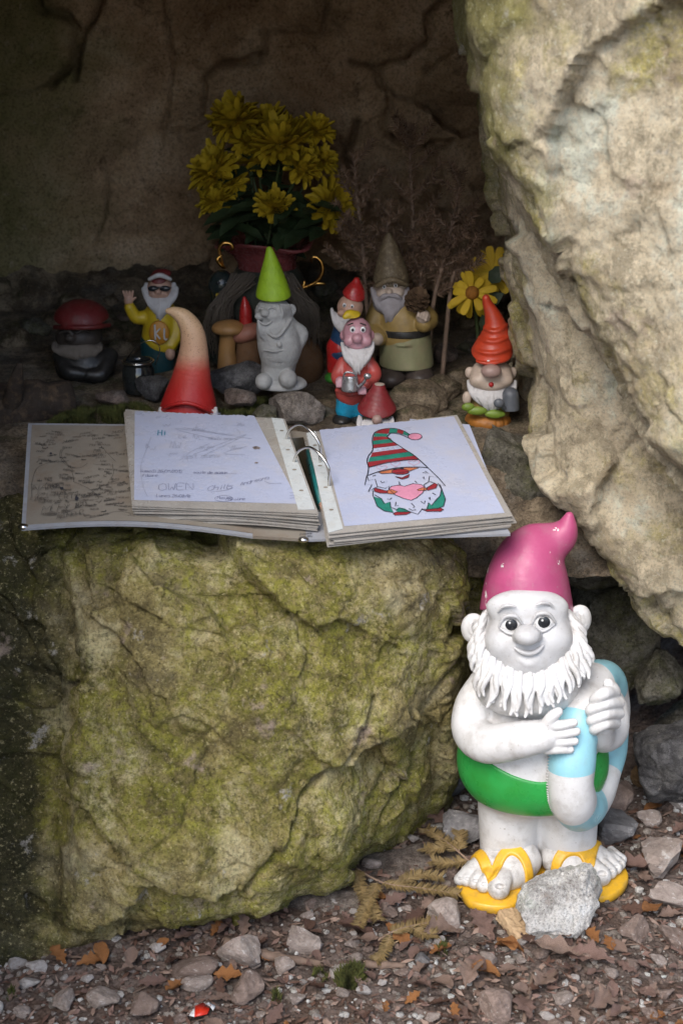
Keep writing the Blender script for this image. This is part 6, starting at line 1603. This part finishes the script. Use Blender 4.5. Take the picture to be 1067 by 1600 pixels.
# ---- fallen log at the left, moss cushions
m_log = paint('rotten_dark_wood', (0.045, 0.03, 0.02), .9, .5, 40, (0.16, 0.10, 0.055), .6, .004, 60)
q = spline(np.array([P(-60, 668, .42), P(0, 648, .43), P(60, 634, .44), P(112, 628, .46)]), 8)
v, f = tube_mesh(q, np.interp(np.linspace(0, 1, len(q)), [0, .5, 1], [.05, .042, .032]), 20)
q2, f2 = tube_mesh(spline(np.array([P(18, 640, .41), P(26, 600, .39), P(32, 568, .38)]), 5), np.linspace(.018, .004, 11), 10)
lo_ = thing('log', 'dark rotten log with a broken branch stub lying left of the moss on the ledge', 'log', q[0])
for nm, (v, f) in (('trunk', (v, f)), ('branch_stub', (q2, f2))):
    v = v + (fbm(v * 30, 4, 5) * .006)[:, None] * np.array([0, -.6, 1]); part(nm, lo_, q[0], v, f, m_log, True)
m_moss = paint('moss_green', (0.075, 0.085, 0.014), .9, .5, 90, (0.14, 0.12, 0.03), .6)
def moss(label, spots, blade, n, seed, zf):
    r = random.Random(seed); lst = []
    for i in range(n):
        cx, cy, rx, ry = r.choice(spots); a, s = r.uniform(0, 6.28), math.sqrt(r.random()); x, y = cx + rx * s * math.cos(a), cy + ry * s * math.sin(a)
        z = zf(x, y) + (1 - s * s) * .016 - .002; d = np.array([r.uniform(-.7, .7), r.uniform(-.7, .5), 1]); d /= np.linalg.norm(d); w = np.array([math.cos(a), math.sin(a), 0]) * blade * .14; o = np.array([x, y, z]); L = blade * r.uniform(.6, 1.2)
        lst.append((np.array([o - w, o + w, o + d * L]), [(0, 1, 2)]))
    v, f = join(lst); b0 = v.mean(0)
    o = link('moss', mesh_py('moss', v - b0, f), m_moss, loc=b0); tag(o, label, 'moss', kind='stuff')
def sp(px, py, y, w, d): c = P(px, py, y); u = depth_of(c) / FPX; return (c[0], c[1], w * u, d)
moss('green moss cushion beside the log behind the bare cover', [sp(150, 645, .40, 60, .05), sp(110, 655, .38, 40, .04), sp(200, 640, .41, 40, .04)], .009, 5000, 1, LZ)
moss('green moss cushion between the horned hat and the cement gnome', [sp(385, 632, .40, 45, .04), sp(420, 620, .44, 40, .04), sp(345, 640, .40, 25, .03)], .009, 4000, 2, LZ)
# ================================================================== the forest floor
rg = random.Random(77)
def on_ground(px, py, lift=0.0):
    z = 0.0
    for _ in range(5): q = G(px, py, z + lift); z = GZ(q[0], q[1])
    return np.array([q[0], q[1], z]), depth_of(q) / FPX
STV = [mesh_py('stone', *stone_vf(200 + i, 3, 7 + i % 4, 0.045, spread=0.62)) for i in range(14)]
def chip_mat(name, pale, mid, dark, white):
    """for stones that share a mesh one unit across: grain sized to the stone, each stone its own tone"""
    t = NT(name); c = t.ramp(t.noise(1.6, 12, .72, .3), [(.3, dark), (.48, mid), (.62, pale)])
    oi = t.n('ObjectInfo'); c = t.mix(t.math('MULTIPLY', oi.outputs['Random'], .55), c, tuple(x * .55 for x in mid))
    c = t.mix(t.ramp(t.noise(2.6, 12, .78, seed=5), [(.56, 0.0), (.62, white)]), c, (.56, .52, .49))
    c = t.mix(t.ramp(t.noise(9, 6, .7, seed=8), [(.3, .7), (.42, 0.0)]), c, tuple(x * .5 for x in dark))
    return t.done(c, .92, t.bump(t.noise(5, 12, .75), .004), .25)
C_PALE = chip_mat('pale_limestone_chip', (.46, .39, .345), (.34, .275, .24), (.17, .13, .11), .85)
C_BROWN = chip_mat('brown_limestone_chip', (.34, .255, .215), (.24, .175, .145), (.12, .085, .07), .5)
C_GREY = chip_mat('grey_limestone_chip', (.30, .285, .285), (.20, .19, .19), (.09, .085, .085), .6)
C_WHITE = chip_mat('white_limestone_chip', (.60, .56, .53), (.48, .43, .40), (.26, .21, .18), .8)
_CM = {M_STONE.name: C_PALE, M_STONE_B.name: C_BROWN, M_STONE_G.name: C_GREY, M_STONE_W.name: C_WHITE}
STM = [M_STONE, M_STONE, M_STONE_B, M_STONE_B, M_STONE_W, M_STONE_W, M_STONE_B]
_sm = {}
def stone_mesh(k, m):
    if (k, m.name) not in _sm:
        me = STV[k].copy(); me.materials.clear(); me.materials.append(m); _sm[(k, m.name)] = me
    return _sm[(k, m.name)]
def stone(px, py, w, h, m, label, k=None, group=None, rz=None, sink=0.35, flat=None, name='stone'):
    """a loose stone whose picture is w x h pixels, its middle at px, py"""
    c, u = on_ground(px, py + h * 0.30)
    if name == 'stone': w, h = w * .9, h * .9
    k = rg.randrange(14) if k is None else k
    m = _CM[m.name]
    o = link(name, stone_mesh(k, m))
    o.rotation_euler = (0, 0, 0)
    hz = h * u * 0.55 * (flat or 0.85)
    o.scale = (w * u * 0.52, max(h, w * 0.5) * u * 0.55, hz)
    o.rotation_euler = (rg.uniform(-.3, .3), rg.uniform(-.3, .3), rg.uniform(-.5, .5) if rz is None else rz)
    o.location = (c[0], c[1], c[2] + hz * (1 - sink))
    return tag(o, label, 'stone', group)
# stones one can name
v, f = stone_vf(303, 5, 12, 0.13, spread=0.62)
v = v @ np.array(Euler((0.5, 0.3, 0.9)).to_matrix()).T; v = v / np.abs(v).max(0)
c, u = on_ground(893, 1462)
o = link('stone', mesh_py('stone', v * np.array([88 * u, 52 * u, 74 * u]), f), M_STONE_W, loc=c + np.array([0, 0.012, 42 * u])); o.rotation_euler = (-0.35, 0.12, 0.1)
tag(o, 'big jagged white stone leaning on the left sandal of the large gnome', 'stone')
NAMED = [(1036, 1322, 104, 92, M_STONE, 'tan angular slab next to the grey pitted stone', 3), (950, 1290, 84, 80, M_STONE_G, 'dark grey pitted stone beside the swim ring', 6), (1040, 1398, 84, 50, M_STONE, 'pale flat stone below the tan angular slab', 8),
         (990, 1448, 52, 46, M_STONE_B, 'brown stone between the white stone and the orange leaf', 1), (1047, 1462, 60, 40, M_STONE_B, 'pinkish brown stone beside the orange leaf', 9), (697, 1430, 66, 60, M_STONE, 'pale stone at the tip of the right sandal', 2),
         (380, 1474, 84, 66, M_STONE, 'pale pink angular stone against the foot of the boulder', 4), (466, 1462, 76, 62, M_STONE, 'whitish cleft stone beside the thick dead stick', 7), (298, 1508, 92, 40, M_STONE_B, 'long grey-brown stone below the boulder', 5),
         (308, 1530, 50, 34, M_STONE, 'small pale stone in front of the long grey-brown one', 0), (384, 1540, 56, 60, M_STONE_B, 'pinkish block in front of the pale pink angular stone', 10), (101, 1560, 46, 50, M_STONE, 'upright whitish stone in the bare soil', 11),
         (222, 1564, 52, 56, M_STONE_B, 'round brown stone next to the red and white scrap', 12), (165, 1555, 60, 40, M_STONE, 'flat whitish stone in the bare soil', 13), (465, 1556, 46, 26, M_STONE, 'flat pale stone beside the moss tuft', 3), (660, 1499, 46, 28, M_STONE_G, 'flat grey stone among the oak leaves', 6),
         (776, 1572, 74, 60, M_STONE_B, 'large dull brown stone in front of the orange leaves', 2), (1010, 1275, 44, 34, M_STONE, 'small cream stone below the pine cone', 9), (1058, 1248, 40, 46, M_STONE_W, 'rounded white stone beside the large grey weathered stone', 1), (975, 1345, 40, 30, M_STONE_G, 'grey stone behind the toes of the left foot', 5),
         (710, 1290, 90, 80, M_STONE_G, 'dark grey stone behind the right foot of the large gnome', 7), (700, 1220, 70, 60, M_STONE_G, 'dark grey stone in the corner between boulder and gnome', 10), (960, 1240, 50, 70, M_STONE_B, 'brown stone standing behind the ring', 12)]
for px, py, w, h, m_, lab, k in NAMED: stone(px, py, w, h, m_, lab, k)
rock_thing('rock', 640, 1350, .10, 220, 48, 60, rock_mat('earthy_ledge_stone', (.30, .25, .21), (.19, .15, .125), (.08, .062, .052), (.14, .12, .06), .3, white=.5, scale=22, bump=.004), 'low earthy ledge of rock emerging under the boulder beside the fir twig', 61, 5, (0.2, 0.1, 0.4), 'rock', None, 22, .14)
rock_thing('rock', 500, 1412, .0, 200, 50, 50, bpy.data.materials['earthy_ledge_stone'], 'long low earthy rock along the foot of the boulder behind the whitish cleft stone', 63, 5, (0.1, 0.1, 0.9), 'rock', None, 22, .14)
# the rest of the rubble: pixel bands with their density
placed = [(n[0], n[1], n[2] * .5) for n in NAMED] + [(780, 1390, 70), (930, 1380, 55), (893, 1430, 75)]
cnt = 0
for _ in range(4000):
    if cnt >= 290: break
    px, py = rg.uniform(-20, 1090), rg.uniform(1230, 1640)
    edge = np.interp(px, [0, 100, 330, 440, 560, 730, 1067], [1500, 1490, 1440, 1430, 1350, 1245, 1130])
    if py < edge + 5: continue
    w = rg.choice((9, 11, 13, 16, 20, 26, 32)) * rg.uniform(.8, 1.2)
    if any(math.hypot(px - a, (py - b) * 1.4) < c_ + w * .45 for a, b, c_ in placed): continue
    if px < 300 and rg.random() < .35: continue
    placed.append((px, py, w * .5)); cnt += 1
    stone(px, py, w, w * rg.uniform(.55, .85), rg.choice(STM), 'small angular limestone chip lying in the leaf litter', None, 'stone chips on the forest floor', sink=.3, name='stone_chip')
# gravel
d1, f1 = _ICO[1]; lst = []
for i in range(7500):
    px, py = rg.uniform(-60, 1130), rg.uniform(1230, 1680)
    edge = np.interp(px, [0, 100, 330, 440, 560, 730, 1067], [1495, 1485, 1435, 1425, 1345, 1235, 1120])
    if py < edge: continue
    c, u = on_ground(px, py); s = u * rg.choice((1.6, 2, 2.4, 3, 3.8, 5, 6.5)) 
    q = d1 * np.array([rg.uniform(.7, 1.3), rg.uniform(.7, 1.3), rg.uniform(.4, .8)]) * (1 + .25 * np.array([rg.uniform(-1, 1) for _ in range(len(d1))]))[:, None] * s
    lst.append((q + c + np.array([0, 0, s * .25]), f1))
third = len(lst) // 3
for i, m_ in enumerate((M_STONE, M_STONE_B, M_STONE_W)):
    v, f = join(lst[i::3] if i < 2 else lst[2::6]); o = link('gravel', mesh_py('gravel', v, f), m_); tag(o, 'fine limestone grit scattered over the soil', 'gravel', kind='stuff')

# ---- dead leaves
def leaf_mat(name, c1, c2, c3):
    t = NT(name); c = t.ramp(t.noise(70, 7, .65, .3), [(.3, c1), (.5, c2), (.72, c3)])
    oi = t.n('ObjectInfo'); c = t.mix(t.math('MULTIPLY', oi.outputs['Random'], .5), c, c1)
    c = t.mix(t.ramp(t.noise(260, 4, .6, seed=4), [(.62, 0.0), (.7, .6)]), c, tuple(x * .35 for x in c1))
    return t.done(c, .62, t.bump(t.noise(120, 6, .7), .0016), .35)
ML = [leaf_mat('oak_leaf_brown', (.12, .07, .055), (.21, .13, .105), (.29, .20, .17)), leaf_mat('oak_leaf_tan', (.16, .10, .075), (.27, .185, .145), (.37, .27, .22)), leaf_mat('beech_leaf_orange', (.20, .08, .025), (.33, .14, .045), (.44, .22, .09)), leaf_mat('leaf_dark', (.07, .035, .025), (.13, .07, .05), (.19, .11, .08))]
def dead_leaf(kind, seed):
    """oak: lobed blade; beech: plain oval; both folded along the rib and curled"""
    r = random.Random(seed); n = 17; rows = []
    fold, curl, twist = r.uniform(.15, .9), r.uniform(-1.3, 1.6), r.uniform(-1.1, 1.1); bend = r.uniform(-.25, .25)
    for i in range(n):
        t = i / (n - 1)
        if kind == 'oak': w = .30 * math.sin(math.pi * min(1, t * .92 + .04)) ** .6 * (0.35 + .65 * min(1, t * 1.6 + .1)) * (.80 + .25 * math.sin(t * 25 + r.uniform(-.3, .3)))
        else: w = .30 * math.sin(math.pi * (t * .97 + .015)) ** .75 * (1 + .03 * math.sin(t * 60))
        w = max(w, .012); row = []
        for s in (-1, -.55, 0, .55, 1):
            x = s * w + bend * t * t; z = abs(s) * w * fold + curl * .28 * (t - .4) ** 2 + twist * s * w * (t - .5) + .035 * math.sin(9 * t + 5 * s + seed) + .02 * math.sin(23 * t + 3 * s)
            row.append((x, t - .5 - (abs(s) * .05 if kind == 'oak' else 0), z))
        rows += row
    f = [tuple(int(k) for k in q) for q in grid_faces(n, 5)]
    return rows, f
LM = {}
for kind in ('oak', 'beech'):
    for k in range(8):
        v, f = dead_leaf(kind, k * 7 + 3); me = mesh_py(kind + '_leaf', v, f, True); LM[(kind, k)] = me
_lm = {}
def leaf(px, py, size, kind, m, k, label, group=None, rz=None, lift=.004, tilt=.35):
    c, u = on_ground(px, py); key = (kind, k, m.name)
    if key not in _lm: me = LM[(kind, k)].copy(); me.materials.append(m); _lm[key] = me
    o = link(kind + '_leaf', _lm[key]); s = size * u; o.scale = (s, s, s)
    o.rotation_euler = (rg.uniform(-tilt, tilt) + .12, rg.uniform(-tilt, tilt), rg.uniform(0, 6.28) if rz is None else rz)
    o.location = (c[0], c[1], c[2] + lift + s * .06)
    return tag(o, label, 'leaf', group)
LN = [(790, 1487, 58, 'beech', 2, 'curled orange beech leaf in front of the wood chip', .5), (757, 1527, 60, 'beech', 2, 'bright orange beech leaf below the curled one', 1.2), (1016, 1432, 56, 'beech', 2, 'folded orange leaf between the pinkish stone and the brown stone', 2.2), (1022, 1276, 46, 'beech', 2, 'orange leaf under the edge of the tan angular slab', 2.6),
      (622, 1472, 66, 'oak', 2, 'rusty oak leaf beside the fir twig', .9), (690, 1462, 100, 'oak', 1, 'large tan oak leaf in front of the pale stone', 1.9), (755, 1455, 80, 'oak', 0, 'brown oak leaf under the tip of the right sandal', .3), (735, 1530, 84, 'oak', 1, 'tan oak leaf between the orange leaves', 2.8),
      (875, 1500, 120, 'oak', 1, 'broad pinkish oak leaf in front of the white stone', 1.5), (920, 1505, 90, 'oak', 0, 'dark oak leaf overlapping the broad pinkish one', 1.1), (850, 1545, 80, 'oak', 1, 'curled pale oak leaf near the large dull brown stone', 2.4), (985, 1370, 90, 'oak', 0, 'brown oak leaf under the tan angular slab', 1.6),
      (680, 1283, 70, 'oak', 0, 'dry oak leaf on the needles next to the boulder', .6), (560, 1465, 80, 'oak', 3, 'dark oak leaf at the end of the thick stick', 1.2), (610, 1420, 60, 'oak', 0, 'brown oak leaf on the fir twig', 2.0), (345, 1450, 60, 'oak', 0, 'brown oak leaf wedged under the boulder', 1.0), (415, 1440, 70, 'oak', 3, 'dark brown oak leaf behind the whitish cleft stone', 1.7),
      (290, 1475, 64, 'oak', 0, 'curled brown oak leaf on the soil at the foot of the boulder', 2.2), (360, 1535, 60, 'oak', 2, 'rusty oak leaf standing beside the pinkish block', 1.4), (280, 1555, 56, 'oak', 2, 'rusty oak leaf near the red and white scrap', 2.9), (815, 1580, 90, 'oak', 0, 'brown oak leaf against the large dull brown stone', .2), (940, 1570, 84, 'oak', 1, 'tan oak leaf lying flat near the broad pinkish one', 2.0)]
for i, (px, py, s, kind, m_, lab, rz) in enumerate(LN): leaf(px, py, s * .84, kind, ML[m_], i % 8, lab, None, rz, .009)
for i in range(330):
    px, py = rg.uniform(-10, 1080), rg.uniform(1250, 1630); edge = np.interp(px, [0, 100, 330, 440, 560, 730, 1067], [1510, 1500, 1450, 1440, 1370, 1260, 1190])
    if py < edge or (715 < px < 985 and py < 1440) or (px < 330 and rg.random() < .5): continue
    leaf(px, py, rg.uniform(18, 48), rg.choice(('oak', 'oak', 'beech')), ML[rg.choice((0, 0, 0, 0, 1, 1, 1, 1, 3, 3, 2))], rg.randrange(8), 'withered brown leaf lying among the stone chips', 'withered leaves on the forest floor', None, rg.uniform(.002, .012), .5)
# crumbs of leaf and bark
lst = []
for i in range(3200):
    px, py = rg.uniform(-40, 1110), rg.uniform(1240, 1660); edge = np.interp(px, [0, 100, 330, 440, 560, 730, 1067], [1500, 1490, 1440, 1430, 1350, 1245, 1140])
    if py < edge: continue
    c, u = on_ground(px, py); a = rg.uniform(0, 6.28); L, w = u * rg.uniform(3, 13), u * rg.uniform(1, 5); e = np.array([math.cos(a), math.sin(a), rg.uniform(-.3, .4)]); s = np.array([-math.sin(a), math.cos(a), rg.uniform(-.4, .4)])
    c = c + np.array([0, 0, .002 + rg.random() * .004]); lst.append((np.array([c - e * L - s * w * .4, c - s * w, c + e * L, c + s * w]), [(0, 1, 2, 3)]))
for i in range(3):
    v, f = join(lst[i::3]); o = link('leaf_litter', mesh_py('leaf_litter', v, f), (ML[0], ML[1], ML[3])[i]); tag(o, 'crumbled leaf and bark bits covering the soil', 'leaf litter', kind='stuff')

# ---- sticks, fir twigs, cones, moss, wood chip, scrap
m_stick = paint('weathered_stick', (.20, .135, .10), .85, .4, 60, (.08, .055, .04), .5, .002, 120)
m_wood = paint('fresh_wood_chip', (.55, .38, .22), .75, .3, 30, (.3, .18, .1), .5, .003, 90)
def stick(pts, r, label, group=None, mat=None, sides=8):
    q = []
    for x, y, l in pts: c, u = on_ground(x, y); q.append(c + np.array([0, 0, l * u + r * u * .6]))
    q = spline(np.array(q), 6); v, f = tube_mesh(q, np.interp(np.linspace(0, 1, len(q)), [0, .5, 1], [r * u, r * u * .95, r * u * .6]), sides)
    v = v + (fbm(v * 160, 2, 3) * r * u * .35)[:, None] * np.array([.3, .3, 1]); b0 = q[0]
    o = link('stick', mesh_py('stick', v - b0, f, True), mat or m_stick, loc=b0); return tag(o, label, 'stick', group)
stick([(395, 1498, 6), (450, 1506, 4), (512, 1512, 2)], 7, 'thick dead stick lying in front of the whitish cleft stone')
stick([(350, 1480, 4), (400, 1498, 6), (440, 1502, 4)], 9, 'dark thick stick end beside the pale pink angular stone')
stick([(570, 1512, 3), (600, 1514, 3), (634, 1514, 2)], 7, 'short cut stick next to the moss tuft')
stick([(818, 1600, 2), (826, 1560, 4), (832, 1528, 8)], 4, 'thin dark stick standing in front of the curled pale oak leaf')
stick([(586, 1496, 3), (606, 1484, 5), (630, 1472, 6)], 1.6, 'thin pale twig lying across the rusty oak leaf', mat=m_wood)
stick([(90, 1496, 2), (130, 1500, 3), (128, 1506, 2)], 1.8, 'thin bent twig on the bare soil at the foot of the boulder')
stick([(940, 1335, 0), (930, 1290, 10), (955, 1230, 50)], 7, 'slanting dead stick behind the swim ring')
for i in range(34):
    px, py = rg.uniform(0, 1060), rg.uniform(1300, 1600); edge = np.interp(px, [0, 100, 330, 440, 560, 730, 1067], [1520, 1510, 1460, 1450, 1380, 1280, 1200])
    if py < edge or (715 < px < 985 and py < 1450): continue
    a = rg.uniform(-.9, .9); L = rg.uniform(14, 38); stick([(px, py, 3), (px + L * math.cos(a) * .5, py + L * math.sin(a) * .3 + rg.uniform(-3, 3), 5), (px + L * math.cos(a), py + L * math.sin(a) * .6, 3)], rg.uniform(.8, 1.8), 'thin broken twig lying in the leaf litter', 'twigs on the forest floor', sides=5)
def gfir(label, pts, twigs, seed, nl=15):
    q = []
    for x, y, l in pts: c, u = on_ground(x, y + 14); q.append(c + np.array([0, 0, (l + 12) * u]))
    tw = []
    for t in twigs:
        w = []
        for x, y, l in t: c, u = on_ground(x, y + 14); w.append(c + np.array([0, 0, (l + 12) * u]))
        tw.append(w)
    fir(label, q, tw, nl * u, .0018, m_needle2, seed, flat=np.array([0, -.25, .97]), dens=2.2)
gfir('fallen dry fir twig in front of the boulder, pointing at the gnome', [(556, 1362, 10), (600, 1388, 14), (655, 1396, 14), (716, 1400, 8)], [[(556, 1362, 10), (566, 1400, 12), (590, 1440, 8)], [(590, 1385, 14), (574, 1420, 12), (560, 1448, 8)], [(620, 1392, 14), (650, 1380, 18), (690, 1378, 14)]], 31)
gfir('dry fir twig lying up against the right foot of the gnome', [(738, 1360, 14), (712, 1340, 18), (688, 1320, 16), (665, 1302, 12)], [[(730, 1354, 16), (700, 1356, 14), (675, 1352, 12)], [(716, 1342, 18), (718, 1318, 20), (704, 1296, 18)], [(700, 1330, 18), (680, 1335, 14), (662, 1330, 10)]], 32)
gfir('dry fir twig under the rusty oak leaf', [(590, 1470, 6), (625, 1456, 10), (690, 1440, 8)], [[(610, 1462, 8), (600, 1490, 6), (588, 1500, 4)], [(640, 1452, 10), (660, 1462, 8), (680, 1460, 6)]], 33)
for (px, py, r, l, lab, ax) in ((1000, 1217, 15, 34, 'brown pine cone leaning on the large grey weathered stone', (.15, -.5, .8)), (966, 1258, 11, 22, 'small pine cone in the gap behind the dark grey pitted stone', (.2, -.9, .2))):
    c, u = on_ground(px, py + 12); v, f = pine_cone_vf((0, 0, 0), r * u, l * u, int(px), ax); o = link('pine_cone', mesh_py('pine_cone', v, f), paint('brown_cone', (.26, .16, .075), .8, .4, 90), loc=c + np.array([0, 0, l * u * .42])); tag(o, lab, 'pine cone')
def gs(px, py, w): c, u = on_ground(px, py); return (c[0], c[1], w * u, w * u)
moss('green moss tuft growing in the grit next to the short cut stick', [gs(548, 1530, 24), gs(545, 1540, 14)], .014, 1100, 5, GZ)
moss('sparse green moss sprigs beside the flat pale stone', [gs(500, 1530, 14), gs(432, 1565, 7), gs(690, 1490, 10), gs(20, 1560, 6)], .010, 260, 6, GZ)
c, u = on_ground(806, 1452); bl = Blob(); bl.box(c + np.array([0, 0, .006]), (.016, .026, .008), .002, rot=(.2, .15, .5)); v, f = bl.mesh(.0016); v = v + (fbm(v * 200, 3, 4) * .0015)[:, None]
o = link('wood_chip', mesh_np('wood_chip', v - c, f, False), m_wood, loc=c); tag(o, 'split light wood chip lying under the right sandal', 'wood chip')
c, u = on_ground(316, 1580); sc_ = thing('plastic_scrap', 'crumpled red and white plastic scrap lying in the grit', 'litter', c)
for nm, pts, m_ in (('red_piece', [(305, 1572), (318, 1566), (330, 1570), (324, 1584), (304, 1588)], paint('red_plastic', (.62, .03, .012), .3, .1, 60, dirt_amt=0)), ('white_piece', [(318, 1566), (326, 1563), (337, 1572), (333, 1578), (328, 1571)], paint('white_plastic', (.75, .75, .76), .3, .1, 60, dirt_amt=0)), ('white_piece', [(296, 1586), (300, 1578), (305, 1573), (304, 1588)], paint('white_plastic', (.75, .75, .76)))):
    top = [G(x, y, c[2] + .010 + .004 * math.sin(x)) for x, y in pts]; n = len(top); v = np.array(top + [p - np.array([0, 0, .0012]) for p in top])
    part(nm, sc_, c, v, [tuple(range(n))[::-1], tuple(range(n, 2 * n))] + [(i, (i + 1) % n, n + (i + 1) % n, n + i) for i in range(n)], m_)
